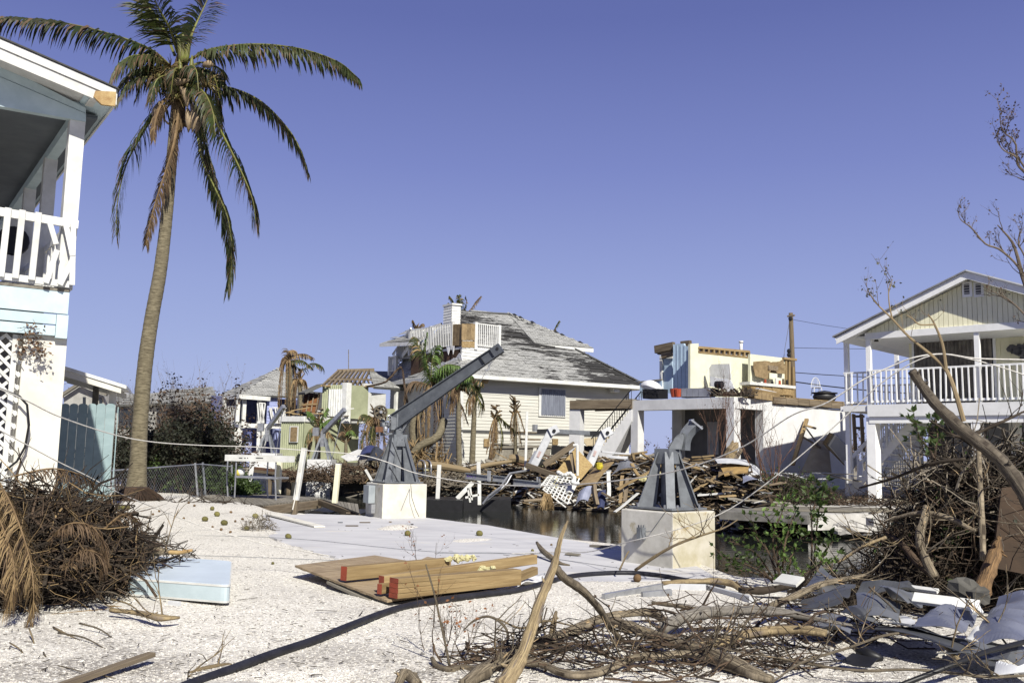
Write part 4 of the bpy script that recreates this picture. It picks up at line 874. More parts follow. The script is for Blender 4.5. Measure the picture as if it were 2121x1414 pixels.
a, _ = P2.hit(532, 870); c, _ = P2.hit(545, 870); railing(P2, a, c, zf2+.05, zf2+1.3, 5, .2, BH, bw=.08, tilt=.2); a, _ = P2.hit(560, 870); c, _ = P2.hit(600, 870); railing(P2, a, c, zf2+.05, zf2+1.05, 11, .2, BH, bw=.08, tilt=.3)
# ---------------------------------------------------------------- low roofs far left
gw = mat('dull_white_wall', (.45, .44, .41), (.36, .35, .32), 2, .8, .1)
FL = thing('low_grey_house', 'low house with grey shingle roof seen behind the palm trunk', 'house', W(330, 920, 64))
roofplane('roof', [W(225, 838, 62), W(330, 834, 62), W(330, 812, 68), W(240, 822, 68)], shing2, FL)
roofplane('roof', [W(330, 834, 62), W(450, 830, 61), W(440, 800, 68), W(330, 812, 68)], shing2, FL)
b_ = MB(); b_.prism([W(240, 836, 62.5), W(447, 832, 62.5), W(447, 930, 62.5), W(240, 930, 62.5)], (0, 5, 0)); b_.build('wall', gw, FL)
for x0, x1 in ((246, 300), (325, 372), (380, 425)): b_ = MB(); b_.prism([W(x0, 846, 62.4), W(x1, 846, 62.4), W(x1, 885, 62.4), W(x0, 885, 62.4)], (0, -.05, 0)); b_.build('window', glass, FL)
for k in range(18): x = 375+k*3; b_ = MB(); b_.bar(W(x, 868, 61.8), W(x, 882, 61.8), .05, .05, up=V((0, 1, 0))); b_.build('baluster', white, FL)
bar('balcony_rail', W(373, 867, 61.8), W(428, 867, 61.8), .08, .08, white, FL)
F2 = thing('cream_house', 'cream house with pitched roof far off behind the shed roof', 'house', W(170, 920, 75))
b_ = MB(); b_.prism([W(132, 815, 75), W(165, 795, 75), W(215, 815, 75), W(222, 930, 75), W(132, 930, 75)], (0, 8, 0)); b_.build('wall', gw, F2)
for x in (172, 196, 206): b_ = MB(); b_.prism([W(x, 822, 74.9), W(x+6, 822, 74.9), W(x+6, 836, 74.9), W(x, 836, 74.9)], (0, -.06, 0)); b_.build('window', glass, F2)
bar('roof_edge', W(128, 818, 74.5), W(165, 794, 74.5), .3, .25, greywood, F2); bar('roof_edge', W(165, 794, 74.5), W(222, 817, 74.5), .3, .25, greywood, F2)
# ---------------------------------------------------------------- porch corner of the pale blue house on the left
H = Pl(-300, 12.0, 150, 13.5)
PH = thing('porch_house', 'pale blue and white raised house corner with broken porch railing at the left', 'house', H.at(100, 1130))
def hpoly(name, px, d, th, mt, parent=PH, **k):
    b_ = MB(); b_.prism([H.at(x, y, d) for x, y in px], -H.n*th); return b_.build(name, mt, parent, **k)
sc_, zd1 = H.hit(143, 606); _, zdb = H.hit(141, 700); sx, _ = H.hit(133, 800)
# stucco pier
s0w, zt0 = H.hit(50, 694, -.06)
plb('stucco_wall', H, s0w, sx, -.3, zdb+.02, -1.1, -.06, cream, PH)
# horizontal boards below the deck
zz = [H.hit(140, y)[1] for y in (603, 653, 676, 699)]
for k in range(3): plb('deck_skirt_board', H, -6, sc_-(.15 if k else 0), zz[k+1]+.012, zz[k]-.008, -.05, .03+.012*(k == 0), paleblue, PH)
plb('corner_trim', H, sc_-.145, sc_+.01, zz[3]-.02, zz[1]-.005, -.05, .055, paleblue, PH)
plb('deck_floor', H, -6, sc_, zz[0]-.02, zz[0]+.03, -9, .05, greywood, PH)
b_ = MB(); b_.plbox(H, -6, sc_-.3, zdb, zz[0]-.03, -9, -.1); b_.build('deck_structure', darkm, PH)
# corner post and the two behind
zf = zz[0]+.03; _, zbm = H.hit(165, 250)
sp, _ = H.hit(150, 400)
def backpost(k, w_=.2): 
    d = -.05-k*2.35; return plb('post', H, sc_-.20-w_, sc_-.20, zf, zbm, d-w_, d, white, PH)
plb('post', H, sp-.105, sp+.105, zf, zbm, -.22, -.01, white, PH)
for k in (1, 2, 3): plb('post', H, sp-.1, sp+.1, zf, zbm, -.2-k*2.3, -k*2.3, white, PH)
plb('side_beam', H, sp-.08, sp+.08, zbm-.02, zbm+.3, -9, -.06, paleblue, PH)
# front beam, gable, ceiling and roof
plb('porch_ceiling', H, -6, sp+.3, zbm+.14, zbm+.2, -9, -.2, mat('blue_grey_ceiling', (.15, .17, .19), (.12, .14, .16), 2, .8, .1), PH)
hpoly('front_beam', [(-80, 206), (178, 252), (178, 236), (-80, 125)], .02, .12, paleblue)
hpoly('gable_board', [(-80, 124), (178, 235), (178, 224), (-80, 92)], .0, .08, paleblue)
a = H.at(-200, -6, .55); c = H.at(242, 190, .55); dn = V((0, 0, 1))
def slope(px, d, dz=0): p, q_ = H.hit(0, 86, .55), H.hit(242, 191, .55); s, _ = H.hit(px, 150, .55); return s, q_[1]+(p[1]-q_[1])*(s-q_[0])/(p[0]-q_[0])+dz
e0 = slope(242, 0); p0 = (e0[0]-5.5, e0[1]+5.5*( (slope(0, 0)[1]-e0[1])/(e0[0]-slope(0, 0)[0]) ))
def rp(q_, d, dz=0): return H.pt(q_[0], q_[1]+dz, d)
b_ = MB(); b_.prism([rp(e0, .55), rp(p0, .55), rp(p0, .55, -.15), rp(e0, .55, -.15)], -H.n*10); b_.build('roof', white, PH)
b_ = MB(); b_.prism([rp(e0, .56, .02), rp(p0, .56, .02), rp(p0, .56, -.10), rp((e0[0], e0[1]), .56, -.10)], H.n*.035); b_.build('fascia_board', white, PH)
b_ = MB(); b_.prism([rp(e0, .54, -.104), rp(p0, .54, -.104), rp(p0, .54, -.30), rp(e0, .54, -.25)], H.n*.03); b_.build('lower_fascia_board', white, PH)
rotm = mat('rotten_bare_wood', (.50, .36, .18), (.36, .22, .10), 9, .9, .5)
b_ = MB(); b_.prism([H.pt(e0[0]-.28, e0[1]-.075, .599), H.pt(e0[0]+.003, e0[1]-.02, .599), H.pt(e0[0]+.003, e0[1]-.24, .599), H.pt(e0[0]-.18, e0[1]-.26, .599), H.pt(e0[0]-.3, e0[1]-.17, .599)], -H.n*.05); b_.build('rotten_fascia_end', rotm, PH)
plb('corbel_block', H, H.hit(176, 215)[0], H.hit(206, 215)[0], H.hit(190, 222)[1], H.hit(190, 204)[1], .0, .5, white, PH)
b_ = MB(); b_.prism([rp(e0, .62, .05), rp(p0, .62, .05), rp(p0, .62, .02), rp((e0[0]+.05, e0[1]), .62, .02)], -H.n*10.1); b_.build('roof_covering', mat('dark_shingle_edge', (.08, .08, .08), None, 8, .9, .3), PH)
b_ = MB(); b_.prism([H.pt(e0[0], e0[1]+.04, .55), H.pt(e0[0]+.03, e0[1]+.04, .55), H.pt(e0[0]+.03, e0[1]-.2, .55), H.pt(e0[0], e0[1]-.2, .55)], -H.n*10); b_.build('eave_fascia', white, PH)
b_ = MB(); b_.add([H.pt(sp, zbm+.29, .5), H.pt(e0[0], e0[1]-.17, .5), H.pt(e0[0], e0[1]-.17, -9), H.pt(sp, zbm+.29, -9)], [(0, 1, 2, 3)]); b_.build('soffit', paleblue, PH)
# front railing, partly broken
_, zr = H.hit(150, 460, .08); s_e, _ = H.hit(162, 470, .1)
bar('top_rail', H.pt(-4, zr+.12, .08), H.pt(s_e, zr-.03, .08), .05, .125, white, PH)
bar('bottom_rail', H.pt(-4, zf+.16, .06), H.pt(s_e-.05, zf+.06, .06), .05, .10, white, PH)
for x in (8, 38, 72, -25, -58): 
    s, _ = H.hit(x, 520, .12); bar('baluster', H.pt(s-.01, zf+.06, .11), H.pt(s+.01, zr+.06, .11), .085, .045, white, PH, up=H.n)
for (x0, y0, x1, y1) in ((103, 462, 116, 506), (136, 465, 150, 530), (118, 518, 95, 586), (150, 538, 124, 590), (152, 465, 149, 590)):
    bar('broken_baluster', H.at(x0, y0, .13), H.at(x1, y1, .15), .075, .04, white, PH, up=H.n)
# side railing runs back from the corner
for k in range(26):
    d = -.3-k*.32; bar('side_baluster', H.pt(sp+.02, zf+.05, d), H.pt(sp+.02, zf+.95, d), .08, .04, white, PH, up=H.t)
bar('side_top_rail', H.pt(sp+.02, zf+.97, -.25), H.pt(sp+.02, zf+.97, -9), .05, .12, white, PH); bar('side_bottom_rail', H.pt(sp+.02, zf+.1, -.25), H.pt(sp+.02, zf+.1, -9), .05, .1, white, PH)
b_ = MB(); pd = H.pt(sp-.25, zf+1.45, -4.3); b_.tube([pd, pd+H.n*.06], [.28, .26], 16); b_.build('satellite_dish', black, PH)
# white diagonal lattice, strip by strip
LAT = thing('lattice_screen', 'white diagonal lattice screen beside the stucco pier of the porch house', 'lattice', H.at(30, 1000))
lx0 = -4.0; lx1 = s0w-.01; lz1 = zdb; lz0 = .25
def clipseg(c_, sg):
    # s*sg + z = c_ inside the panel
    pts = []
    for s in (lx0, lx1):
        z = c_-sg*s
        if lz0 <= z <= lz1: pts.append((s, z))
    for z in (lz0, lz1):
        s = (c_-z)/sg
        if lx0 < s < lx1: pts.append((s, z))
    return pts[:2] if len(pts) >= 2 else None
lx0 = H.hit(-60, 800)[0]
for sg, d in ((1, -.10), (-1, -.125)):
    c_ = -6
    while c_ < 14:
        q_ = clipseg(c_, sg)
        if q_: bar('lattice_strip', H.pt(q_[0][0], q_[0][1], d), H.pt(q_[1][0], q_[1][1], d), .045, .012, white, LAT, up=H.n.cross(V((0, 0, 1))) if False else H.n, ch=.1)
        c_ += .185
for x in (25, 58): s, _ = H.hit(x, 800); plb('lattice_frame', H, s-.035, s+.035, lz0, lz1, -.09, -.07, white, LAT)
plb('dark_backing', H, -6, s0w+.75, -.2, zdb, -3.2, -3.1, darkm, PH)  # dark sheet standing in for the shaded space seen through the lattice
b_ = MB(); b_.tube([H.at(0, 805, .05), H.at(40, 820, .12), H.at(56, 838, .12), H.at(60, 880, .1), H.at(52, 925, .08), H.at(35, 955, .1), H.at(10, 975, .1)], .018, 6); b_.build('hanging_cable', black, label='thin black cable hanging in front of the white lattice', cat='cable')
# ---------------------------------------------------------------- teal board fence under a small lean-to roof
S = Pl(112, 19.2, 240, 19.6)
SH = thing('lean_to_shed', 'teal board enclosure under a small cream lean-to roof beside the stucco pier', 'shed', G(180, 1072))
xsb = [112, 127, 145, 163, 183, 201, 220, 240]
for k in range(7):
    x0, x1 = xsb[k], xsb[k+1]-.6; a, z1 = S.hit(x0, 836); c, _ = S.hit(x1, 836); _, z0 = S.hit(x0, 1037)
    P = [S.pt(a, z0, 0), S.pt(c, z0, 0)]+[S.pt(a+(c-a)*(.5+.5*math.cos(t)), z1-.04+.05*math.sin(t), 0) for t in np.linspace(0, math.pi, 7)]
    b_ = MB(); b_.prism(P, -S.n*(.02+.004*(k % 2))); b_.build('fence_board', teal, SH)
for y in (860, 1015): bar('fence_rail', S.at(112, y, -.06), S.at(238, y, -.06), .05, .09, teal, SH)
bar('fence_side', S.at(238, 940, -.6), S.at(238, 940, -.03), .02, 2.0, teal, SH)
for x, w_, y0, d in ((211, .13, 1036, -.1), (199, .12, 800, -.9), (235, .14, 800, -.05)):
    s, z1 = S.hit(x, y0, d); plb('post', S, s-w_/2, s+w_/2, -.2, z1+.0, d-w_, d, cream if x != 199 else greywood, SH)
s0, z0 = S.hit(120, 757); s1, z1 = S.hit(262, 800, .3)
b_ = MB(); b_.prism([S.pt(s0, z0+.02, .3), S.pt(s1, z1+.02, .3), S.pt(s1, z1-.05, .3), S.pt(s0, z0-.05, .3)], -S.n*2.2); b_.build('roof', white, SH)
b_ = MB(); b_.prism([S.pt(s0, z0-.053, .27), S.pt(s1-.1, z1-.053, .27), S.pt(s1-.1, z1-.15, .27), S.pt(s0, z0-.19, .27)], -S.n*.06); b_.build('roof_beam', cream, SH)
for d in (-.9, -1.8): b_ = MB(); b_.prism([S.pt(s0, z0-.053, d), S.pt(s1-.1, z1-.053, d), S.pt(s1-.1, z1-.17, d), S.pt(s0, z0-.25, d)], -S.n*.06); b_.build('rafter', cream, SH)
bar('ground_rail', G(160, 1068), G(208, 1066)+V((0, 0, .03)), .1, .08, greywood, SH)
# ---------------------------------------------------------------- chain link fence
def fp(px, py, Y): return W(px, py, Y)
CF = thing('chain_link_fence', 'galvanised chain link fence running behind the coconut palm trunk', 'fence', G(330, 1030))
pa, pb_, pc_ = V((W(232, 974, 24.6).x, 24.6, W(232, 974, 24.6).z)), W(415, 961, 28.3), W(480, 966, 29.5)
for a, c in ((pa, pb_), (pb_, pc_)):
    b_ = MB(); b_.tube([a, c], .022, 6); b_.build('top_rail', alu, CF)
    u = (c-a); L = u.length; n_ = int(L/.11); b_ = MB(); hh = 1.15
    for k in range(-12, n_+1):
        for sg in (1, -1):
            s0 = k*.11; s1 = s0+hh*.9; 
            if sg < 0: s0, s1 = s1, s0
            t0, t1 = 0, 1
            def cl(s): return (s-min(s0, s1))/(abs(s1-s0))
            lo = max(0, min(s0, s1)); hi = min(L, max(s0, s1))
            if hi-lo < .05: continue
            f0 = (lo-s0)/(s1-s0); f1 = (hi-s0)/(s1-s0)
            p = a+u*(lo/L)-V((0, 0, hh*f0)); q_ = a+u*(hi/L)-V((0, 0, hh*f1))
            b_.tube([p, q_], .0026, 3, cap=False)
    b_.build('wire_mesh', alu, CF, kind='stuff')
for x, Y, yt, x2 in ((404, 28.0, 958, 412), (420, 28.5, 957, 428), (480, 29.5, 962, 481), (236, 24.7, 968, 236)):
    b_ = MB(); q_ = W(x2, 1040, Y); b_.tube([W(x, yt, Y), V((q_.x, q_.y, -.3))], .032, 7); b_.build('fence_post', alu if x != 420 else steel, CF)
# ---------------------------------------------------------------- wooden dock and its furniture
DK = thing('wooden_dock', 'brown weathered wooden dock platform broken and sagging at the canal edge', 'dock', G(560, 1040))
zD = .03
def dk(px, py, z=zD): return G(px, py, z)
ring0 = [dk(414, 1031), dk(528, 1046), dk(606, 1038), dk(664, 1031)]; ring1 = [dk(420, 1024), dk(500, 1023), dk(566, 1024), dk(650, 1029)]
nP = 34
for k in range(nP):
    def lerpring(Rg, t):
        t *= 3; i = min(2, int(t)); return Rg[i].lerp(Rg[i+1], t-i)
    a = lerpring(ring0, k/nP); a2 = lerpring(ring0, (k+.93)/nP); c = lerpring(ring1, k/nP); c2 = lerpring(ring1, (k+.93)/nP)
    b_ = MB(); b_.prism([a, a2, c2, c], (0, 0, -.05)); b_.build('plank', greywood, DK)
for i in range(3): bar('rim_beam', ring0[i]-V((0, .0, .17)), ring0[i+1]-V((0, 0, .17)), .09, .24, oldwood, DK)
for i in range(3): bar('back_beam', ring1[i]-V((0, .0, .17)), ring1[i+1]-V((0, 0, .17)), .09, .22, oldwood, DK)
# fallen half sloping into the basin
for k in range(12):
    t = k/12; a = dk(664, 1031, zD).lerp(G(745, 1062, -.15), t); c = dk(650, 1030, zD).lerp(G(742, 1043, -.1), t)
    t2 = (k+.9)/12; a2 = dk(664, 1031, zD).lerp(G(745, 1062, -.15), t2); c2 = dk(650, 1030, zD).lerp(G(742, 1043, -.1), t2)
    b_ = MB(); b_.prism([a, a2, c2, c], (0, 0, -.04)); b_.build('plank', greywood, DK)
bar('rim_beam', dk(662, 1033)-V((0, 0, .1)), G(743, 1060, -.15)-V((0, 0, .12)), .09, .16, oldwood, DK)
b_ = MB(); p = G(720, 1066, -.05)
for k in range(5): b_.bar(p+V((-.25+k*.13, .3, -.3)), p+V((-.25+k*.13, 0, .05-.12*abs(k-2)*.5)), .1, .05)
b_.build('splintered_stub', oldwood, DK)
def piling(top, bot, wd, mt, label, cap=None, ystand=None, low=None):
    o = thing('piling', label, 'piling', bot)
    bar('pile_shaft', bot, top, wd, wd, mt, o, up=V((.3, 1, 0)), ch=.12)
    if low is not None: bar('bare_lower_shaft', low, bot, wd*.95, wd*.95, oldwood, o, up=V((.3, 1, 0)))
    bar('pile_cap', top, top+(top-bot).normalized()*.03, wd*1.02, wd*1.02, white, o, up=V((.3, 1, 0)))
    return o
Yp = 21.6
piling(W(630, 930, Yp), W(613, 1035, Yp), .115, white, 'tall white square piling leaning right at the wooden dock', low=W(609, 1068, Yp))
b_ = MB(); b_.tube([W(616, 990, Yp-.15), W(614, 1020, Yp-.15), W(606, 1055, Yp-.15)], .014, 6); b_.build('thin_pipe', cream, label='thin cream pipe fixed along the leaning white piling', cat='pipe')
piling(W(701, 962, 24), W(693, 1041, 24), .125, yellowp, 'short cream square piling standing in the canal left of the crane pedestal')
piling(W(579, 955, 28), W(575, 1022, 28), .15, yellowp, 'cream square post right behind the fish cleaning table')
# far side of the canal: white stakes in the water
for (x0, y0, x1, y1, Y, lb) in ((910, 962, 905, 1050, 34, 'white stake in the canal just right of the crane pedestal'), (991, 957, 994, 1050, 35, 'white stake in the canal left of the grey steel beam'), (1092, 852, 1088, 968, 38, 'tall thin white pole standing at the canal debris, nearest the grey fence')):
    o = thing('piling', lb, 'piling', W(x1, y1, Y)); bar('pile_shaft', W(x1, y1+8, Y), W(x0, y0, Y), .15 if x0 < 1000 else .10, .12, white, o, up=V((0, 1, 0)))
# fish cleaning table
FT = thing('cleaning_table', 'white topped fish cleaning table on aluminium legs standing on the dock', 'table', W(520, 1026, 27))
Tp = Pl(465, 27.6, 580, 26.8); a, z1 = Tp.hit(466, 941); c, z0 = Tp.hit(580, 952); plb('tabletop', Tp, a, c, z0-.07, z1, -.7, 0, white, FT)
for k, (u, v) in enumerate(((495, 502), (506, 509), (512, 514), (530, 545))): a2, zz_ = Tp.hit(u, 948); c2, _ = Tp.hit(v, 948); plb('slot', Tp, a2, c2, zz_-.012, zz_+.012, .001, .004, black, FT)
for x, d in ((472, -.65), (490, -.05), (572, -.05), (555, -.65)):
    p = Tp.at(x, 952, d); q_ = W(x-(4 if x == 490 else 0), 1026, p.y); b_ = MB(); b_.tube([p, V((p.x, p.y, p.z-.55)), V((q_.x, q_.y, .03))], .024, 6); b_.build('leg', alu, FT)
a2, zs1 = Tp.hit(486, 985, -.03); c2, zs0 = Tp.hit(573, 992, -.03); plb('shelf', Tp, a2, c2, zs0, zs1, -.6, -.03, alu, FT); 
b_ = MB(); b_.blob(Tp.at(499, 977, -.3), .12, .12, .12, n=14, m_=10); o = b_.build('float_ball', white, label='white and yellow ball lying on the shelf of the cleaning table', cat='ball', smooth=True)
b_ = MB(); b_.blob(Tp.at(495, 978.5, -.27)+V((-.008, 0, -.008)), .1, .118, .105, n=12, m_=10); b_.build('yellow_panel', mat('yellow_vinyl', (.6, .5, .1), None, 3, .5, 0), o, smooth=True)
# far dock of the blue house, floating black docks
FD2 = thing('far_dock', 'brown timber dock on the far side of the canal behind the cleaning table', 'dock', W(590, 985, 45))
b_ = MB(); 
for k in range(14): x = 527+k*9; b_.prism([W(x, 966+k*.9, 47), W(x+8.6, 966.8+k*.9, 46.8), W(x+8.6, 968+k*1.05, 45), W(x, 967+k*1.05, 45.2)], (0, 0, -.06))
b_.build('deck_boards', greywood, FD2, kind='stuff')
for j, y in enumerate((969, 975)): bar('side_beam', W(527, y, 45), W(654, y+14, 43.8), .1, .13, mat('red_brown_timber', (.15, .075, .045), (.09, .045, .03), 4, .8, .3) if j == 0 else oldwood, FD2)
for x in (560, 600, 640): bar('dock_pile', V((W(x, 980, 45).x, 45, -1.5)), W(x, 978+(x-560)*.08, 45), .2, .2, oldwood, FD2, up=V((0, 1, 0)))
for k, (x0, x1, Y) in enumerate(((640, 690, 27.5), (690, 748, 27.0), (878, 960, 33), (960, 1060, 34))):  # last two are black blocks painting the shaded void under the far dock
    b_ = MB(); y = 1003 if k < 2 else (1005 if k == 2 else 1007); p = W(x0, y, Y); q_ = W(x1-1, y, Y)
    z1 = WATER+.28 if k < 2 else WATER+.42; b_.hexa([(p.x, Y, WATER-.2), (q_.x, Y, WATER-.2), (q_.x, Y+2.4, WATER-.2), (p.x, Y+2.4, WATER-.2), (p.x, Y, z1), (q_.x, Y, z1), (q_.x, Y+2.4, z1), (p.x, Y+2.4, z1)])
    b_.build('dock_float_or_void', black, label=['black plastic floating dock cube left of the short cream piling', 'black plastic floating dock cube touching the crane pedestal', 'black block standing for the shaded void behind the first white stake', 'long black block standing for the shaded void behind the white broken frame'][k], cat='floating dock')
# ---------------------------------------------------------------- davit cranes on concrete pedestals
def spline0(P, n):
    P = [V(p) for p in P]; P = [P[0]*2-P[1]]+P+[P[-1]*2-P[-2]]; m_ = len(P)-3; out = []
    for i in range(n+1):
        t = i/n*m_; k = min(int(t), m_-1); t -= k; a, b, c, d = P[k:k+4]; out.append(.5*((2*b)+(c-a)*t+(2*a-5*b+4*c-d)*t*t+(3*b-a-3*c+d)*t**3))
    return out
def sq(c, a, L):  # nearest corner c, right side at angle a
    t = V((math.cos(a), math.sin(a), 0)); n_ = V((-math.sin(a), math.cos(a), 0)); return c, c+t*L, c+t*L+n_*L, c+n_*L, t, n_
def pedestal(cx, cy, a, L, h, label, m1, m2):
    c = G(cx, cy); P0, P1_, P2_, P3_, t, n_ = sq(c, a, L); o = thing('crane_pedestal', label, 'pedestal', c+(t+n_)*L/2)
    b_ = MB(); dn = V((0, 0, -.35)); N_ = 8; cc = .02
    b_.hexa([p+dn for p in (P0, P1_, P2_, P3_)]+[p+V((0, 0, h)) for p in (P0, P1_, P2_, P3_)])
    ob = b_.build('concrete_block', [m1, m2], o); 
    bv = ob.modifiers.new('bevel', 'BEVEL'); bv.width = .018; bv.segments = 2
    # front-right face (P0-P1) takes the second finish
    for pl_ in ob.data.polygons:
        if abs(pl_.normal.dot(V((t.y, -t.x, 0)))) > .9: pl_.material_index = 1
    return o, P0, t, n_, L, h
def crane_base(ped, hb, ht, H_, zb, o, mt=steel):
    _, P0, t, n_, L, h = ped; ctr = P0+(t+n_)*L/2+V((0, 0, h))
    b_ = MB(); b_.obox(ctr+V((0, 0, .03)), t*(hb+.06), n_*(hb+.06), V((0, 0, .012))); b_.build('base_plate', mt, o)
    for (sx, sy) in ((-1, -1), (1, -1), (1, 1), (-1, 1)):
        d = (t*sx+n_*sy); d1 = d.normalized(); side = V((-d1.y, d1.x, 0)); b0 = ctr+d*hb*.92+V((0, 0, .04)); b1 = ctr+d*ht+V((0, 0, H_))
        b_ = MB(); w_ = .062
        # outer flange, tapering web running inwards: an I shaped leg
        ax = (b1-b0); b_.bar(b0, b1, w_*2, .018, up=d1)
        wb = .30*hb/.4; b_.prism([b0, b1, b1-d1*.05, b0-d1*wb], side*.014); 
        b_.bar(b0-d1*wb, b1-d1*.05, w_*1.5, .014, up=d1)
        b_.build('leg', mt, o)
        for e in (-1, 1): b_ = MB(); p = b0+side*e*.09+V((0, 0, -.02)); b_.tube([p, p+V((0, 0, .07))], .016, 6); b_.build('anchor_bolt', alu, o)
    b_ = MB(); b_.obox(ctr+V((0, 0, H_-.06)), t*(ht+.035), n_*(ht+.035), V((0, 0, .13*H_))); b_.build('cap_block', mt, o)
    b_ = MB(); b_.obox(ctr+V((0, 0, H_*.5)), t*.07, n_*.07, V((0, 0, H_*.45))); b_.build('core_column', mt, o)
    return ctr
pdL = pedestal(791, 1074, math.radians(29), 1.08, .77, 'cream concrete pedestal under the standing davit crane on the canal edge', concrete, concy)
pdR = pedestal(1394, 1178, math.radians(41), .96, .76, 'stained white concrete pedestal under the broken crane, nearer the camera', concrete, mat('ochre_stained_concrete', (.62, .58, .48), (.50, .44, .32), 2.5, .85, .35, dirt=(.42, .32, .18), dsc=1.8, dthr=.56, var=0))
def frames_left(ped): 
    o, P0, t, n_, L, h = ped; return P0, n_, -t
# electric boxes on the left faces
P0, n_, out = frames_left(pdL)
b_ = MB(); b_.obox(P0+n_*.62+out*.09+V((0, 0, .52)), n_*.17, out*.08, V((0, 0, .2))); e1_ = b_.build('meter_box', mat('grey_enclosure_paint', (.33, .36, .38), (.27, .30, .32), 3, .5, .1), label='grey electric box on the left face of the standing crane\'s pedestal', cat='electric box')
b_ = MB(); b_.obox(P0+n_*.5+out*.06+V((0, 0, .2)), n_*.1, out*.05, V((0, 0, .1))); b_.build('switch_box', alu, label='small open metal switch box low on the standing crane\'s pedestal', cat='electric box')
P0, n_, out = frames_left(pdR)
b_ = MB(); b_.obox(P0+n_*.52+out*.06+V((0, 0, .44)), n_*.035, out*.06, V((0, 0, .085)))
for k in range(3): b_.tube([P0+n_*(.50+.02*k)+out*(.03+.03*k)+V((0, 0, .52)), P0+n_*(.5+.02*k)+out*(.03+.03*k)+V((0, 0, .56))], .012, 6)
b_.build('junction_box', steel, label='small grey junction box on the left face of the broken crane\'s pedestal', cat='electric box')
b_ = MB(); b_.tube([P0+n_*.46+out*.04+V((0, 0, .47)), P0+n_*.36+out*.03+V((0, 0, .48)), P0+n_*.12+out*.01+V((0, 0, .77))], .006, 5); b_.build('conduit', steel, label='thin conduit from the junction box up to the broken crane', cat='conduit')
CL = thing('davit_crane', 'grey steel davit crane with long raised boom and flywheel winch', 'crane', pdL[1])
ctr = crane_base(pdL, .41, .13, 1.05, 0, CL)
Yc = ctr.y
def wc(x, y, dy=0): return W(x, y, Yc+dy)
mtop = wc(818, 860); mb_ = V((ctr.x, ctr.y, ctr.z+1.02))
bar('mast', mb_, V((mb_.x, mb_.y, mtop.z+.03)), .17, .17, steel, CL, up=V((math.cos(.5), math.sin(.5), 0)))
# boom: two flanges and a web, tapering to the tip
q0, q1 = wc(812, 876, -.05), wc(1028, 727, -.5); ax = (q1-q0).normalized(); upv = V((0, 0, 1)); sd = ax.cross(upv).normalized(); uq = sd.cross(ax).normalized()
b_ = MB(); h0, h1 = .17, .105
b_.prism([q0+uq*h0, q1+uq*h1, q1-uq*h1, q0-uq*h0], sd*.02); o_ = b_.build('boom_web', boomst, CL)
b_ = MB(); b_.bar(q0+uq*h0, q1+uq*h1, .15, .02, up=uq); b_.build('boom_top_flange', boomst, CL)
b_ = MB(); b_.bar(q0-uq*h0, q1-uq*h1, .15, .02, up=uq); b_.build('boom_bottom_flange', boomst, CL)
b_ = MB(); b_.obox(q1+ax*.02, ax*.12, sd*.085, uq*h1*1.1); b_.build('boom_tip', boomst, CL)
b_ = MB(); b_.tube([q1+ax*.06+sd*.11+uq*.02, q1+ax*.06-sd*.11+uq*.02], .035, 8); b_.build('tip_pin', black, CL)
b_ = MB(); b_.obox(q1-ax*.38, ax*.006, sd*.088, uq*h1*1.15); b_.build('splice_line', black, CL)
bar('strut', wc(826, 905), wc(858, 852, -.1), .08, .05, steel, CL)
b_ = MB(); b_.prism([wc(812, 862, .08), wc(832, 868, .08), wc(832, 890, .08), wc(812, 890, .08)], (0, -.17, 0)); b_.build('knuckle_plate', steel, CL)
# winch wheel with six holes
wh = wc(788, 853, -.25); Rw = .155*1.05
fwm = mat('rusty_flywheel', (.16, .135, .10), (.085, .065, .045), 8, .6, .3, metal=.4)
wo = bpy.data.objects.new('winch', None)
b_ = MB(); vx = V((.93, .36, 0)).normalized(); vn = V((.36, -.93, 0)).normalized(); vz = V((0, 0, 1))
def ringpt(r_, a, o_): return wh+vx*math.cos(a)*r_+vz*math.sin(a)*r_+vn*o_
for (ra, rb_, o0, o1) in ((Rw*.80, Rw, -.06, .03), (0.02, Rw*.34, -.04, .02)):
    n_ = 24
    pts = []
    for k in range(n_):
        a = 2*math.pi*k/n_; pts += [ringpt(ra, a, o1), ringpt(rb_, a, o1), ringpt(rb_, a, o0), ringpt(ra, a, o0)]
    b_.add(pts, [(4*k+j, 4*k+(j+1) % 4, 4*((k+1) % n_)+(j+1) % 4, 4*((k+1) % n_)+j) for k in range(n_) for j in range(4)])
for k in range(6):
    a = math.pi*k/3+.3; b_.prism([ringpt(Rw*.3, a-.5, .01), ringpt(Rw*.82, a-.19, .01), ringpt(Rw*.82, a+.19, .01), ringpt(Rw*.3, a+.5, .01)], vn*-.03)
wl = b_.build('winch_flywheel', fwm, CL); b_ = MB(); b_.tube([wh-vn*.1, wh+vn*.07], .035, 10); b_.build('axle', alu, CL)
b_ = MB(); b_.tube([wh-vn*.22, wh-vn*.07], .12, 14); b_.build('winch_drum', steel, CL); b_ = MB(); b_.tube([wc(790, 880, -.2), wc(806, 880, -.1)], .07, 10); b_.build('motor_housing', steel, CL)
b_ = MB(); b_.obox(wc(785, 889, -.2), V((.08, .03, 0)), V((-.02, .06, 0)), V((0, 0, .06))); b_.build('rusty_gearbox', mat('rust', (.20, .09, .045), (.11, .05, .03), 8, .8, .3), CL)
b_ = MB(); b_.blob(wc(798, 889, -.25), .06, .06, .08, n=8, m_=5, jit=.2); b_.build('pump', alu, CL)
bar('winch_bracket', wc(789, 868, -.05), wc(815, 890, 0), .06, .08, steel, CL); bar('winch_bracket', wc(789, 900, -.05), wc(812, 898, 0), .05, .05, steel, CL)
b_ = MB(); h_ = wc(806, 868, -.28)
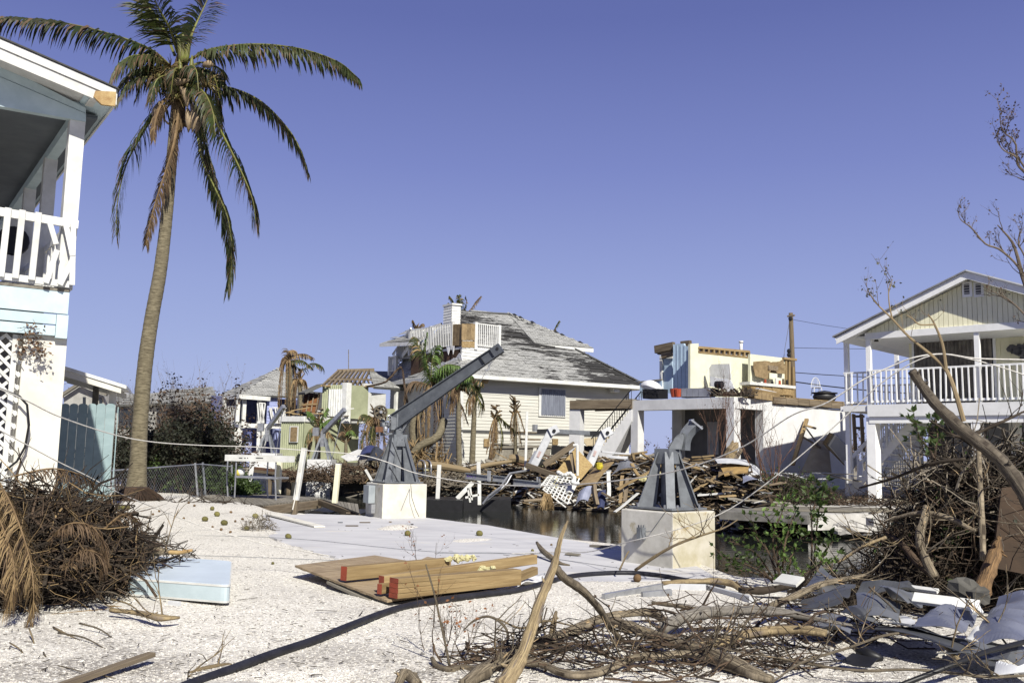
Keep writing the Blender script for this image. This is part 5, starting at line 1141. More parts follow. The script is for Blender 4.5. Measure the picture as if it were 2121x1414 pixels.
b_.tube([h_+vx*.06*math.cos(a)+vz*.09*math.sin(a) for a in np.linspace(0, 6.283, 13)], .01, 5); b_.tube([h_-vz*.09, h_+vz*.09], .01, 5); b_.tube([h_-vx*.06, h_+vx*.06], .01, 5); b_.build('hand_wheel', alu, CL)
b_ = MB()
for k in range(10): a = R.uniform(0, 6.28); b_.tube([wc(828, 908, -.12), wc(828, 908, -.12)+V((math.cos(a)*.07, -.02, math.sin(a)*.08))], .008, 4)
b_.build('cable_clamp', alu, CL)
# hook and cable at the tip
b_ = MB(); b_.tube([q1-uq*.1, wc(1015, 755, -.5), wc(1003, 775, -.5), wc(990, 800, -.45)], .006, 4); b_.tube([wc(1018, 748, -.5), wc(1012, 757, -.5)], .022, 7); b_.tube([wc(1012, 757, -.5), wc(1014, 763, -.5), wc(1008, 768, -.5), wc(1004, 764, -.5)], .012, 5); b_.build('hoist_cable', alu, CL)
for (pts, lb) in ((((806, 965), (818, 985), (830, 1005)), 0), (((812, 915), (822, 940), (836, 975)), 1)):
    b_ = MB(); b_.tube([wc(x, y, -.45) for x, y in pts], .010, 5); b_.build('hanging_wire', black, CL)
b_ = MB(); b_.tube([G(851, 1002, .8)+V((0, 0, 0))] + [W(x, y, pdL[1].y+dy) for x, y, dy in ((851, 1005, .22), (853, 1030, .18), (861, 1055, .22), (868, 1070, .25))], .007, 5)
b_.build('loose_wire', black, label='thin black wire hanging down the cream face of the left pedestal', cat='wire')
# broken crane
CR = thing('broken_crane', 'broken grey steel crane base with bent mast stub, nearer right pedestal', 'crane', pdR[1])
ctr2 = crane_base(pdR, .335, .105, .83, 0, CR)
Y2 = ctr2.y
def wr(x, y, dy=0): return W(x, y, Y2+dy)
# curved channel on the left
b_ = MB(); C1 = [(1386, 934), (1388, 915), (1398, 905), (1410, 900), (1416, 897)]
b_.prism([wr(x, y, -.12) for x, y in [(1384, 930), (1388, 918), (1400, 906), (1414, 896), (1417, 905), (1412, 930)]], (0, .012, 0)); b_.prism([wr(x, y, .1) for x, y in [(1384, 930), (1388, 918), (1400, 906), (1414, 896), (1417, 905), (1412, 930)]], (0, .012, 0))
b_.grid(lambda u, v: wr(*[(1384+(1417-1384)*u), 930-34*(1-(1-u)**2.2)], -.12+.23*v), 8, 1, 0, V((0, 0, .012))); b_.build('bent_channel', steel, CR)
pts = [wr(1416, 932), wr(1417, 915), wr(1422, 900), wr(1431, 888), wr(1440, 880)]
b_ = MB(); 
b_.tube(spline0(pts, 12), .098, 4)
b_.build('mast_stub', steel, CR)
f_ = wr(1441, 879); d_ = V((.62, 0, .78)).normalized(); s_2 = V((.78, 0, -.62))
b_ = MB(); b_.obox(f_, s_2*.105, V((0, .1, 0)), d_*.014); fl = b_.build('flange_plate', alu, CR)
for sx in (-.08, .08): b_ = MB(); b_.tube([f_+s_2*sx+V((0, -.07, 0))-d_*.03, f_+s_2*sx+V((0, -.07, 0))+d_*.035], .013, 6); b_.build('flange_bolt', alu, CR)
b_ = MB(); b_.tube([wr(1336, 1040, .3)+V((math.cos(a)*.04, 0, math.sin(a)*.06)) for a in np.linspace(0, 6.28, 12)], .01, 5); b_.build('rope_coil', ropem, label='small pale rope ring at the left of the broken crane base', cat='rope')
# two small davits across the canal
def far_davit(bx, by, mx, my, ax_, ay_, Y, pw, ph, label, plabel):
    o = thing('small_davit', label, 'crane', W(bx, by, Y)); cb_ = W(bx, by, Y)
    for sx in (-1, 1):
        for sy in (-1, 1): bar('leg', cb_+V((sx*.38, sy*.38, 0)), V((cb_.x+sx*.1, cb_.y+sy*.1, W(bx, my+14, Y).z)), .1, .06, steel, o, up=V((0, 1, 0)))
    m_ = V((cb_.x, Y, W(mx, my, Y).z)); bar('mast', cb_+V((0, 0, .6)), m_, .22, .22, alu, o, up=V((0, 1, 0))); bar('boom', m_+V((0, 0, -.05)), W(ax_, ay_, Y-1), .18, .22, alu, o, up=V((0, 0, 1)))
    b_ = MB(); b_.tube([W(ax_-2, ay_+4, Y-1), W(bx+20, by, Y-1)], .015, 4); b_.build('hoist_cable', alu, o); b_ = MB(); b_.obox(cb_+V((-.3, -.2, 1.3)), V((.14, 0, 0)), V((0, .12, 0)), V((0, 0, .2))); b_.build('winch_box', alu, o)
    p = cb_-V((0, 0, ph)); b_ = MB(); b_.box(cb_.x-pw/2, cb_.x+pw/2, Y-.6, Y+.6, -1.2, cb_.z); b_.build('concrete_pedestal', white_clean, label=plabel, cat='pedestal')
far_davit(552, 938, 553, 886, 588, 841, 47, 1.35, 1.2, 'small pale davit crane across the canal in front of the blue house', 'white block pedestal across the canal behind the cleaning table')
far_davit(667, 951, 668, 893, 714, 848, 44, 1.15, 1.1, 'small pale davit crane across the canal in front of the green cottage', 'white block pedestal across the canal before the green cottage')
b_ = MB(); p = W(536, 940, 46.8); b_.bar(V((p.x, p.y, .1)), W(537, 872, 46.8), .16, .16, up=V((0, 1, 0))); b_.build('white_pole', white, label='tall white square pole left of the davit before the blue house', cat='pole')
# ---------------------------------------------------------------- palms
spline = spline0
rach = mat('frond_rachis', (.20, .21, .05), (.13, .11, .04), 3, .5, 0)
rachb = mat('dry_frond_rachis', (.26, .17, .09), (.16, .10, .05), 3, .7, 0)
def frond(P, parent, L=.6, n=70, mats=None, name='frond', r=.025, down=.75, wd=.032, fwd=.55, tip=.5, label=None, start=.10, brown=.35, jit=.25, **k):
    """arched midrib with two rows of drooping leaflets; material slots: rib, leaflet, dry tip"""
    mats = mats or [rach, green, drygold]; S = spline(P, 22); mb = MB(); m_ = len(S)-1
    mb.tube(S, [r*(1-.85*i/m_) for i in range(m_+1)], 5, 0)
    Z = V((0, 0, -1)); psd = None
    for i in range(n):
        t = start+(1-start)*(i+R.random()*.5)/n; x = t*m_; q_ = min(int(x), m_-1); p = S[q_].lerp(S[q_+1], x-q_); T = (S[q_+1]-S[q_]).normalized()
        sd = T.cross(V((0, 0, 1))); lo = sd.length < .45; sd = (psd if lo and psd is not None else (sd.normalized() if sd.length > .1 else V((1, .2, 0)).normalized())); psd = sd; fw_ = fwd*(1+.9*t*t)+(.5 if lo else 0)
        prof = (.55+.45*math.sin(min(1, t/.45)*math.pi/2)) if t < .45 else (1-(1-tip)*((t-.45)/.55)**1.5)
        for s_ in (-1, 1):
            if R.random() < .05: continue
            l = L*prof*R.uniform(.72, 1.12); w_ = wd*R.uniform(.7, 1.2)
            d0 = (sd*s_*1.0+T*fw_+Z*(.15+down*.35)+V((R.uniform(-1, 1), R.uniform(-1, 1), R.uniform(-1, 1)))*jit).normalized()
            pts = [p]; d = d0; seg = 3
            for j in range(seg):
                d = (d+Z*down*(.55+.25*j)).normalized() if j else d0
                pts.append(pts[-1]+d*l/seg)
            up_ = T.cross(d0).normalized(); vs_ = []
            ws = [w_*.6, w_, w_*.75, 0.002]
            side = T*.7+up_*.4; side.normalize()
            for pp, ww in zip(pts, ws): vs_ += [pp-side*ww/2, pp+side*ww/2]
            br_ = R.random() < brown*(.6+.8*t)
            mb.add(vs_, [(0, 1, 3, 2), (2, 3, 5, 4)], 2 if br_ and R.random() < .4 else 1); mb.add([vs_[4], vs_[5], vs_[7], vs_[6]], [(0, 1, 2, 3)], 2 if br_ else 1)
    return mb.build(name, mats, parent, label=label, **k)
trunkm = mat('ringed_palm_bark', (.245, .205, .14), (.105, .085, .055), 7, .9, .5, st=(1, 1, 5), dist=.012, var=0, dirt=(.11, .085, .06), dsc=2.2, dthr=.62)
husk = mat('palm_crown_fibre', (.20, .135, .07), (.08, .05, .028), 8, .9, .7)
def ringed_trunk(P, rad, parent, n=130, mt=None, name='trunk', amp=.03):
    S = spline(P, n); k = len(rad)-1; rr_ = []
    for i in range(n+1):
        t = i/n*k; j = min(int(t), k-1); q_ = rad[j]+(rad[j+1]-rad[j])*(t-j); rr_.append(q_*(1+amp*(i % 2)+.02*noise.noise(V((i*.3, 0, 0)))))
    mb = MB(); mb.tube(S, rr_, 18); return mb.build(name, mt or trunkm, parent, smooth=True)
YP = 24.5
def wp(x, y, dy=0): return W(x, y, YP+dy)
CP = thing('coconut_palm', 'tall storm-battered coconut palm with ringed trunk beside the porch house', 'palm tree', G(281, 1042))
ringed_trunk([wp(281, 1046), wp(282, 1015), wp(286, 960), wp(290, 880), wp(300, 760), wp(314, 660), wp(332, 560), wp(345, 450), wp(354, 350), wp(362, 250), wp(368, 190)],
             [x*.86*YP/1900 for x in (33, 25, 19.5, 18, 17.5, 16.5, 15.5, 14, 13, 12, 11)], CP)
mb = MB()
for k in range(900):
    a = R.uniform(0, 6.28); r_ = R.uniform(.3, .75); z0 = .42*(1-(r_-.25)/.55)+.03; c = G(281, 1046); b0 = c+V((math.cos(a)*.3, math.sin(a)*.3, .42)); b1 = c+V((math.cos(a+R.uniform(-.3, .3))*r_, math.sin(a)*r_, max(.0, R.uniform(-.02, z0))))
    mb.tube([b0, b0.lerp(b1, .6)+V((math.cos(a)*.05, math.sin(a)*.05, .0)), b1], [.02, .014, .008], 3)
mb.tube([c+V((0, 0, -.1)), c+V((0, 0, .12)), c+V((0, 0, .3)), c+V((0, 0, .46))], [.66, .5, .38, .3], 16)
mb.build('root_mound', mat('dark_root_fibre', (.075, .045, .03), (.03, .02, .015), 12, .95, .5), CP)
# fronds traced from the photograph, each with its own depth swing
FR = [([(365, 150), (310, 102), (210, 66), (105, 44), (0, 38), (-70, 52)], (0, -.3, -.8, -1.2, -1.5, -1.6), dict(L=.78, n=95, brown=.45)),
      ([(362, 115), (338, 60), (300, 5), (262, -45), (240, -75)], (0, .4, .8, 1.1, 1.3), dict(L=1.0, n=75, down=.3, fwd=.7, brown=.2)),
      ([(368, 110), (352, 60), (325, 10), (300, -50)], (0, -.5, -.9, -1.2), dict(L=.95, n=60, down=.35, brown=.2)),
      ([(385, 105), (402, 60), (425, 10), (450, -45)], (0, .3, .5, .6), dict(L=.72, n=60, down=.45, fwd=.8, brown=.3)),
      ([(392, 125), (440, 102), (530, 92), (625, 102), (700, 128), (738, 158)], (0, -.3, -.6, -.8, -.9, -1), dict(L=.74, n=95, down=1.0, brown=.35)),
      ([(405, 178), (475, 182), (540, 210), (595, 265), (622, 310), (636, 352)], (0, .2, .3, .4, .4, .4), dict(L=.68, n=80, down=.9)),
      ([(395, 165), (430, 215), (462, 280), (497, 350), (522, 410), (530, 458)], (0, -.5, -.9, -1.2, -1.3, -1.3), dict(L=.85, n=80, down=1.1)),
      ([(392, 185), (412, 240), (428, 320), (450, 400), (474, 480), (480, 545), (471, 602)], (0, .3, .5, .6, .6, .6, .5), dict(L=.70, n=95, down=1.0, brown=.3)),
      ([(390, 190), (406, 260), (418, 330), (448, 395), (470, 445), (480, 500)], (0, -.2, -.4, -.5, -.6, -.6), dict(L=.62, n=70, down=1.1, brown=.4)),
      ([(362, 150), (320, 118), (270, 118), (238, 145), (226, 190)], (0, -.4, -.8, -1.0, -1.1), dict(L=.72, n=75, down=1.1, brown=.5)),
      ([(360, 165), (325, 140), (290, 145), (258, 170), (248, 205)], (0, .4, .6, .7, .8), dict(L=.62, n=60, down=1.1, brown=.5)),
      ([(360, 205), (325, 232), (290, 285), (260, 345), (243, 420), (240, 488)], (0, .3, .4, .5, .5, .5), dict(L=.72, n=85, down=1.0)),
      ([(372, 220), (362, 290), (345, 350), (325, 410), (310, 465), (302, 508)], (0, -.5, -.6, -.6, -.6, -.6), dict(L=.52, n=75, down=1.2, dry=1)),
      ([(380, 150), (415, 130), (450, 140), (468, 165)], (0, .8, 1.4, 1.8), dict(L=.6, n=45, down=1.1, brown=.6)),
      ([(385, 175), (420, 190), (440, 230), (446, 280)], (0, -1.0, -1.6, -1.9), dict(L=.62, n=55, down=1.1, brown=.4)),
      ([(375, 200), (372, 240), (358, 300), (352, 345)], (0, .2, .3, .3), dict(L=.4, n=45, down=1.2, dry=1)),
      ([(358, 190), (335, 215), (322, 250), (318, 290)], (0, -.5, -.8, -.9), dict(L=.4, n=40, down=1.2, dry=1))]
for pts, dep, kw in FR:
    dry = kw.pop('dry', 0); P = [wp(x, y, d) for (x, y), d in zip(pts, dep)]
    kw['L'] *= 1.12; kw['n'] = int(kw['n']*1.45)
    frond(P, CP, r=.045, wd=.058, mats=[rachb, dryrust, drygold] if dry else [rach, greend if R.random() < .6 else green, dryrust], **{**kw, 'brown': kw.get('brown', .35)*.7})
for a_ in range(11):
    a = a_*.571+.3; d = V((math.cos(a), math.sin(a), 0)); c_ = wp(372, 170+R.uniform(-15, 25)); l = R.uniform(.9, 1.7)
    frond([c_, c_+d*l*.4+V((0, 0, .25)), c_+d*l*.8+V((0, 0, 0)), c_+d*l+V((0, 0, -.7))], CP, L=.62, n=46, mats=[rach, greend, dryrust], r=.04, wd=.05, down=1.0, brown=.4)
# crown: fibre sheaths, spathes, flower stalks, nuts
mb = MB(); 
for k in range(60):
    a = R.uniform(0, 6.28); p = wp(370+R.uniform(-10, 14), R.uniform(150, 265)); r_ = .24
    mb.tube([p, p+V((math.cos(a)*r_, math.sin(a)*r_, R.uniform(-.25, .25))), p+V((math.cos(a)*r_*1.5, math.sin(a)*r_*1.5, R.uniform(-.5, .3)))], [.05, .03, .01], 4)
mb.tube([wp(366, 270), wp(370, 210), wp(374, 150), wp(376, 100)], [.15, .2, .22, .08], 12)
mb.build('crown_fibre', husk, CP)
for P in ([(376, 130), (372, 90), (364, 70)], [(378, 130), (380, 92), (378, 66)], [(384, 130), (390, 95), (398, 72)], [(390, 165), (396, 140), (398, 115)], [(372, 190), (374, 150), (372, 115)]):
    mb = MB(); mb.tube(spline([wp(*P[0], -.25), wp(*P[1], -.3), wp(*P[2], -.3)], 6), [.09, .085, .08, .07, .06, .04, .015], 7); mb.build('young_leaf_stalk', rach, CP, smooth=True)
spm = mat('dry_spathe', (.40, .30, .19), (.26, .18, .11), 5, .7, .2)
for P in ([(372, 178), (384, 195), (388, 225)], [(345, 168), (370, 170), (395, 166)], [(398, 215), (402, 250), (398, 275)], [(396, 225), (410, 250), (405, 278)], [(332, 210), (322, 235), (332, 262)], [(420, 138), (432, 133), (445, 136)], [(388, 225), (392, 250), (390, 275)]):
    mb = MB(); mb.tube(spline([wp(*P[0], -.4), wp(*P[1], -.5), wp(*P[2], -.45)], 6), [.03, .07, .10, .11, .09, .05, .01], 7); mb.build('dry_spathe', spm, CP, smooth=True)
for (cx, cy) in ((330, 150), (345, 135), (360, 195), (418, 165)):
    mb = MB()
    for k in range(70):
        p = wp(cx+8, cy+4, -.3); a = R.uniform(0, 6.28); e = R.uniform(-.9, .8); l = R.uniform(.2, .5); d = V((math.cos(a), math.sin(a), e)); mb.tube([p, p+d*l*.5, p+d*l+V((0, 0, -.06))], [.012, .01, .007], 3)
    mb.build('flower_stalks', mat('ochre_flower_stalks', (.25, .19, .07), (.15, .10, .045), 5, .8, 0), CP)
for k in range(14): mb = MB(); mb.blob(wp(R.uniform(325, 395), R.uniform(150, 215), R.uniform(-.45, -.2)), .06, .06, .075, n=8, m_=6); mb.build('young_coconut', coir, CP, smooth=True)

def palm(label, base, Y, crown, fr, rad=.13, name='palm_tree', mats=None, skirt=0, L=.5, tm=None, sk_len=1.6, bow=0):
    o = thing(name, label, 'palm tree', W(*base, Y)); b0 = W(*base, Y); c0 = W(*crown, Y); mid = b0.lerp(c0, .5)+V((bow, 0, 0))
    ringed_trunk([b0-V((0, 0, .6)), b0, mid, c0], [rad*1.3, rad*1.2, rad, rad*.8], o, n=40, mt=tm, amp=.05)
    for pts, dy, kind in fr:
        P = [c0]+[W(x, y, Y+dy*(i+1)/len(pts)) for i, (x, y) in enumerate(pts)]
        m_ = {'g': [rach, green, drygold], 'l': [rach, greenl, green], 'd': [rachb, drygold, dryrust], 'r': [rachb, dryrust, drygold]}[kind]
        frond(P, o, L=L, n=34, mats=m_, r=.035, wd=.06, down=.9 if kind in 'gd' else 1.2, brown=.3)
    for k in range(skirt):
        a = 6.28*k/skirt+R.uniform(-.3, .3); l = sk_len*R.uniform(.6, 1.1); d = V((math.cos(a), math.sin(a), 0))
        frond([c0, c0+d*.35+V((0, 0, -.1)), c0+d*.5+V((0, 0, -l*.5)), c0+d*.45+V((0, 0, -l))], o, L=.35, n=22, mats=[rachb, R.choice([drygold, dryrust]), dryrust], r=.03, wd=.07, down=1.4, name='dead_frond')
    mb = MB()
    for k in range(24): a = R.uniform(0, 6.28); p = c0+V((0, 0, R.uniform(-.4, .4))); mb.tube([p, p+V((math.cos(a)*.28, math.sin(a)*.28, R.uniform(.0, .4)))], [.06, .02], 4)
    mb.build('crown_fibre', husk, o); return o
palm('bushy palm with two bright green fronds behind the raised crane boom', (872, 962), 42, (897, 800), [([(885, 760), (880, 720), (884, 690)], 0, 'l'), ([(905, 770), (925, 755), (950, 757)], -1, 'l'), ([(893, 770), (897, 735), (905, 715)], -1, 'l'), ([(910, 775), (930, 765), (948, 772)], 0, 'l'), ([(860, 790), (845, 800), (838, 830)], 0, 'r'), ([(925, 800), (950, 830), (965, 870)], -1, 'r'), ([(872, 820), (865, 870), (872, 920)], -.5, 'd'), ([(905, 850), (915, 900), (920, 950)], -1, 'r'), ([(880, 740), (868, 720), (862, 700)], .5, 'g')], rad=.2, skirt=12, L=.8, sk_len=3.2, bow=-.6)
palm('palm with grey-green trunk right of the bushy palm, crown under the house eave', (951, 960), 41, (949, 800), [([(940, 800), (930, 815), (925, 835)], 0, 'g'), ([(962, 795), (978, 798), (990, 810)], 0, 'g'), ([(955, 790), (962, 780), (975, 778)], -.5, 'l'), ([(945, 810), (938, 830), (936, 850)], -.5, 'r')], rad=.11, L=.6, skirt=3, sk_len=1.)
palm('slender palm nearest the house corner with a small drooping crown', (978, 955), 43.5, (984, 812), [([(975, 815), (968, 830), (966, 850)], 0, 'g'), ([(992, 812), (1000, 825), (1003, 842)], 0, 'g'), ([(984, 800), (990, 790), (998, 792)], -.5, 'g'), ([(978, 822), (974, 842), (976, 858)], -.5, 'r'), ([(990, 825), (996, 840), (994, 858)], -.4, 'g')], rad=.12, L=.5)
palm('broken palm with brown fronds hanging over the board fence, left one', (1026, 962), 43.2, (1028, 856), [([(1018, 880), (1012, 910), (1008, 935)], 0, 'd'), ([(1028, 880), (1028, 915), (1022, 945)], -.3, 'd'), ([(1040, 868), (1056, 882), (1072, 895)], 0, 'g'), ([(1036, 880), (1040, 905), (1038, 930)], -.3, 'g'), ([(1022, 890), (1018, 925), (1018, 950)], -.5, 'r')], rad=.08, L=.45)
palm('broken palm with brown fronds hanging over the board fence, right one', (1068, 962), 43.2, (1067, 842), [([(1064, 870), (1062, 900), (1064, 920)], 0, 'd'), ([(1076, 860), (1084, 885), (1090, 900)], -.3, 'd'), ([(1070, 870), (1074, 895), (1078, 918)], -.3, 'd'), ([(1060, 862), (1058, 882), (1059, 905)], 0, 'r')], rad=.08, L=.45)
palm('stumpy palm with thick dead skirt and three fronds before the blue house', (606, 960), 53, (598, 748), [([(612, 735), (632, 733), (648, 740)], 0, 'd'), ([(615, 745), (630, 748), (645, 760)], -.5, 'g'), ([(625, 765), (645, 752), (665, 757), (668, 768)], -.5, 'g'), ([(590, 740), (584, 748), (580, 760)], 0, 'r'), ([(598, 730), (604, 725), (612, 728)], 0, 'd')], rad=.22, skirt=14, sk_len=3.4, L=.6)
palm('smaller dead-skirted palm right of the stumpy palm by the blue house', (628, 960), 51, (621, 786), [([(632, 800), (640, 820), (644, 840)], 0, 'd'), ([(612, 800), (606, 820), (605, 845)], 0, 'r')], rad=.14, skirt=8, sk_len=2.4, L=.5)
palm('low palm with bright green fronds growing behind the second far davit', (657, 955), 45, (660, 885), [([(655, 868), (648, 858), (640, 852)], 0, 'l'), ([(668, 862), (674, 852), (678, 845)], 0, 'l'), ([(675, 872), (688, 866), (700, 864)], -.4, 'l'), ([(648, 885), (638, 900), (632, 922)], -.4, 'g'), ([(675, 890), (688, 905), (700, 928)], -.4, 'd'), ([(650, 895), (642, 915), (640, 935)], -.4, 'd')], rad=.13, L=.55, skirt=4, sk_len=1.4)
palm('tiny palm with one green frond before the cottage side wall', (716, 945), 47, (717, 902), [([(722, 893), (730, 892), (738, 902)], -.3, 'l'), ([(712, 895), (706, 895), (700, 902)], 0, 'r')], rad=.08, L=.35)
palm('dark drooping palm at the right end of the green cottage', (770, 960), 45, (775, 868), [([(765, 880), (752, 905), (748, 935)], 0, 'g'), ([(785, 878), (795, 900), (798, 930)], 0, 'r'), ([(772, 890), (768, 920), (770, 945)], -.5, 'g'), ([(780, 860), (790, 850), (800, 862)], 0, 'r'), ([(765, 862), (752, 858), (742, 870)], 0, 'g')], rad=.14, L=.6, skirt=6, sk_len=2)
for lb, base, Y, cr, frs in (('palm top showing just above the roof ridge right of the chimney', (955, 700), 62, (953, 660), [([(945, 640), (938, 622), (932, 614)], 0, 'g'), ([(952, 640), (953, 625), (950, 612)], 0, 'g'), ([(962, 640), (966, 625), (965, 615)], 0, 'g'), ([(975, 640), (985, 625), (996, 613)], 0, 'r'), ([(940, 642), (934, 632), (930, 628)], 0, 'g')]),
                             ('small palm tip above the left end of the balcony', (864, 720), 62, (864, 690), [([(861, 678), (858, 668), (856, 664)], 0, 'r'), ([(868, 680), (872, 672), (876, 670)], 0, 'r')]),
                             ('single palm frond rising over the right roof slope', (1140, 760), 64, (1142, 700), [([(1146, 688), (1152, 674), (1158, 664)], 0, 'g')]),
                             ('palm fronds drooping behind the small upper window', (1205, 800), 60, (1203, 742), [([(1210, 742), (1216, 748), (1219, 752)], 0, 'g'), ([(1208, 738), (1214, 738), (1219, 742)], 0, 'g'), ([(1200, 736), (1196, 732), (1190, 734)], 0, 'g')])):
    palm(lb, base, Y, cr, frs, rad=.1, L=.5)

# ---------------------------------------------------------------- shrubs, dead trees, brush
def branchy(mb, lf, p, d, L, r, depth, spread=.55, leaf=.0, ls=.05, up=.12, n=4, kids=(2, 4), droop=0, mi=0):
    pts = [p]; dd = V(d); k = 4
    for i in range(k):
        dd = (dd+V((R.uniform(-1, 1), R.uniform(-1, 1), R.uniform(-1, 1)))*.22+V((0, 0, up-droop*i))).normalized(); pts.append(pts[-1]+dd*L/k)
    mb.tube(pts, [r*(1-.55*i/k) for i in range(k+1)], n if depth > 1 else 3, mi, cap=False)
    if depth > 0:
        for j in range(R.randint(*kids)):
            t = R.uniform(.35, 1); i = min(int(t*k), k-1); q_ = pts[i].lerp(pts[i+1], t*k-i); nd = (dd+V((R.uniform(-1, 1), R.uniform(-1, 1), R.uniform(-.7, .8)))*spread*1.6).normalized()
            branchy(mb, lf, q_, nd, L*R.uniform(.5, .75), r*.5, depth-1, spread, leaf, ls, up, n, kids, droop, mi)
    if leaf and depth <= 1:
        for j in range(int(leaf)+(R.random() < leaf % 1)):
            q_ = pts[R.randint(1, k)]+V((R.uniform(-1, 1), R.uniform(-1, 1), R.uniform(-1, 1)))*ls; leafq(lf, q_, ls)
def leafq(lf, q_, ls, dirv=None):
    a = dirv.normalized() if dirv is not None else V((R.uniform(-1, 1), R.uniform(-1, 1), R.uniform(-1, .6))).normalized(); b_ = a.cross(V((R.uniform(-1, 1), R.uniform(-1, 1), R.uniform(-1, 1)))).normalized()*ls*.5; c_ = a.cross(b_)*.5; b_ = b_*.72
    lf.add([q_, q_+a*ls*.5+b_+c_*.3, q_+a*ls*1.25, q_+a*ls*.5-b_+c_*.3], [(0, 1, 2, 3)])
def shrub(label, base, hgt, nst=6, r=.02, leafm=None, leaf=2, ls=.07, depth=3, stem=None, name='dead_shrub', cat='shrub', spread=.5, lean=.4, group=None):
    o = thing(name, label, cat, base, group); mb = MB(); lf = MB()
    for k in range(nst):
        a = R.uniform(0, 6.28); d = V((math.cos(a)*lean, math.sin(a)*lean, 1)).normalized(); branchy(mb, lf, base+V((math.cos(a)*.1, math.sin(a)*.1, -.05)), d, hgt*R.uniform(.45, .62), r*R.uniform(.7, 1.2), depth, spread, leaf, ls)
    mb.build('stems', stem or twigg, o)
    if lf.v: lf.build('leaves', leafm or deadleaf, o, kind='stuff')
    return o
rs = [(255, 31, 3.4, 1), (300, 34, 3.2, 1), (345, 33, 3.6, 1), (385, 32, 4.6, 2), (425, 33, 4.4, 2), (455, 36, 3.4, 1), (405, 37, 5.2, 0), (360, 38, 4.8, 0), (270, 38, 4.2, 0), (470, 40, 3.0, 1), (500, 43, 2.2, 1), (320, 42, 4.4, 0)]
pos = ['behind the palm trunk base, touching the teal fence', 'just right of the palm trunk', 'in the middle of the hedge right of the palm', 'with dense brown leaves, tallest before the low grey house', 'with brown leaves at the left of the blue house', 'low and brown in front of the blue house balcony', 'bare and high at the back of the hedge', 'bare and grey above the hedge middle', 'bare and grey seen over the teal fence', 'brown and low behind the cleaning table', 'small and brown below the blue house', 'bare at the far back behind the palm trunk']
for (px, Y, h, kd), ps in zip(rs, pos):
    c = W(px, 930, Y); base = V((c.x, Y, .0)); h *= .80 if kd else 1.0
    if kd: shrub('dead storm-stripped shrub '+ps, base, h, nst=9, r=.028, leaf=3.4 if kd == 2 else 1.8, ls=.10 if kd == 2 else .08, leafm=deadleaf, stem=twigr if R.random() < .5 else twigg, depth=3, spread=.5, lean=.45)
    else: shrub('leafless grey shrub '+ps, base, h, nst=6, r=.03, leaf=.4, ls=.06, depth=3)
# low green creeper inside the hedge
for (px, Y, h, lb) in ((350, 30.5, 1.6, 'green creeper growing low behind the chain link fence'), (465, 31, 1.5, 'green creeper left of the cleaning table'), (500, 29.8, 1.0, 'low green bush behind the cleaning table legs')):
    c = W(px, 930, Y); shrub(lb, V((c.x, Y, -.3)), h, nst=12, r=.015, leaf=7, ls=.09, leafm=greenm, stem=twigm, depth=3, name='green_creeper', cat='bush', spread=.8, lean=.9)
darkleaf = mat('dark_hedge_leaf', (.030, .034, .018), (.018, .018, .011), 4, .7, 0)  # leaf colour sunk near black to paint the shaded depth of the hedge
for i, (px, Y, h) in enumerate(((262, 29.8, 2.0), (322, 30.2, 2.3), (352, 30.6, 2.5), (385, 30.4, 2.7), (418, 31, 2.6), (448, 31.5, 2.4), (400, 32.5, 3.0))):
    c = W(px, 930, Y); shrub('dark dense bush in the hedge '+['left of the palm trunk', 'touching the palm trunk on its right', 'second right of the palm trunk', 'before the leaning fence posts', 'behind the leaning fence posts', 'beside the cleaning table', 'at the back of the hedge'][i], V((c.x, Y, -.2)), h, nst=12, r=.02, leaf=6, ls=.10, leafm=darkleaf, stem=twigr, depth=3, name='dark_bush', cat='bush', spread=.6, lean=.5)
# distant scrub line
mb = MB(); lf = MB()
for k in range(420):
    px = R.uniform(-300, 2300); Y = R.uniform(78, 120)
    if 1650 < px < 1740 and R.random() < .8: continue
    c = W(px, 900, Y); branchy(mb, lf, V((c.x, Y, .2)), V((0, 0, 1)), R.uniform(1.6, 3.4)*(1.25 if px < 800 else .8), .05, 2, .5, 2, .22, up=.15, n=3)
mb.build('far_scrub', twigg, kind='stuff', label='line of bare grey scrub far behind the houses', cat='scrub'); lf.build('far_scrub_leaves', deadleaf, kind='stuff', label='brown leaves on the far scrub line', cat='scrub')
b_ = MB(); p = W(722, 800, 70); b_.tube([p, W(722, 724, 70)], .03, 4); b_.build('antenna_mast', twigg, label='thin mast rising behind the green cottage roof', cat='mast')
def heap(name, label, c, rx, ry, rz, n, mt, ln=(.3, 1.1), r=(.004, .012), flat=.45, cat='brush', parent=None, leaves=0, leafm=None, ls=.05):
    mb = MB(); lf = MB()
    for k in range(n):
        a = R.uniform(0, 6.28); q_ = R.random()**.45; ph = R.random(); x = c.x+rx*q_*math.cos(a); y = c.y+ry*q_*math.sin(a); z = c.z+rz*math.sqrt(max(0, 1-q_*q_))*R.random()**.5
        d = V((R.uniform(-1, 1), R.uniform(-1, 1), R.uniform(-flat, flat))).normalized(); l = R.uniform(*ln); p = V((x, y, z))-d*l/2; pts = [p]
        for j in range(4):
            d = (d+V((R.uniform(-1, 1), R.uniform(-1, 1), R.uniform(-1, 1)))*.46).normalized(); pts.append(pts[-1]+d*l/4)
        for p_ in pts: p_.z = max(p_.z, .02)
        r_ = R.uniform(*r)*(2.2 if R.random() < .05 else 1); mb.tube(pts, [r_, r_, r_*.8, r_*.6, r_*.3], 3, cap=False)
        if leaves and R.random() < leaves: 
            for j in range(3): leafq(lf, pts[-1-j], ls)
    o = mb.build(name, mt, parent, label=label, cat=cat, kind='stuff')
    if lf.v: lf.build(name+'_leaves', leafm or deadleaf, parent, label='dry leaves caught in the '+label, cat='leaves', kind='stuff')
    return o
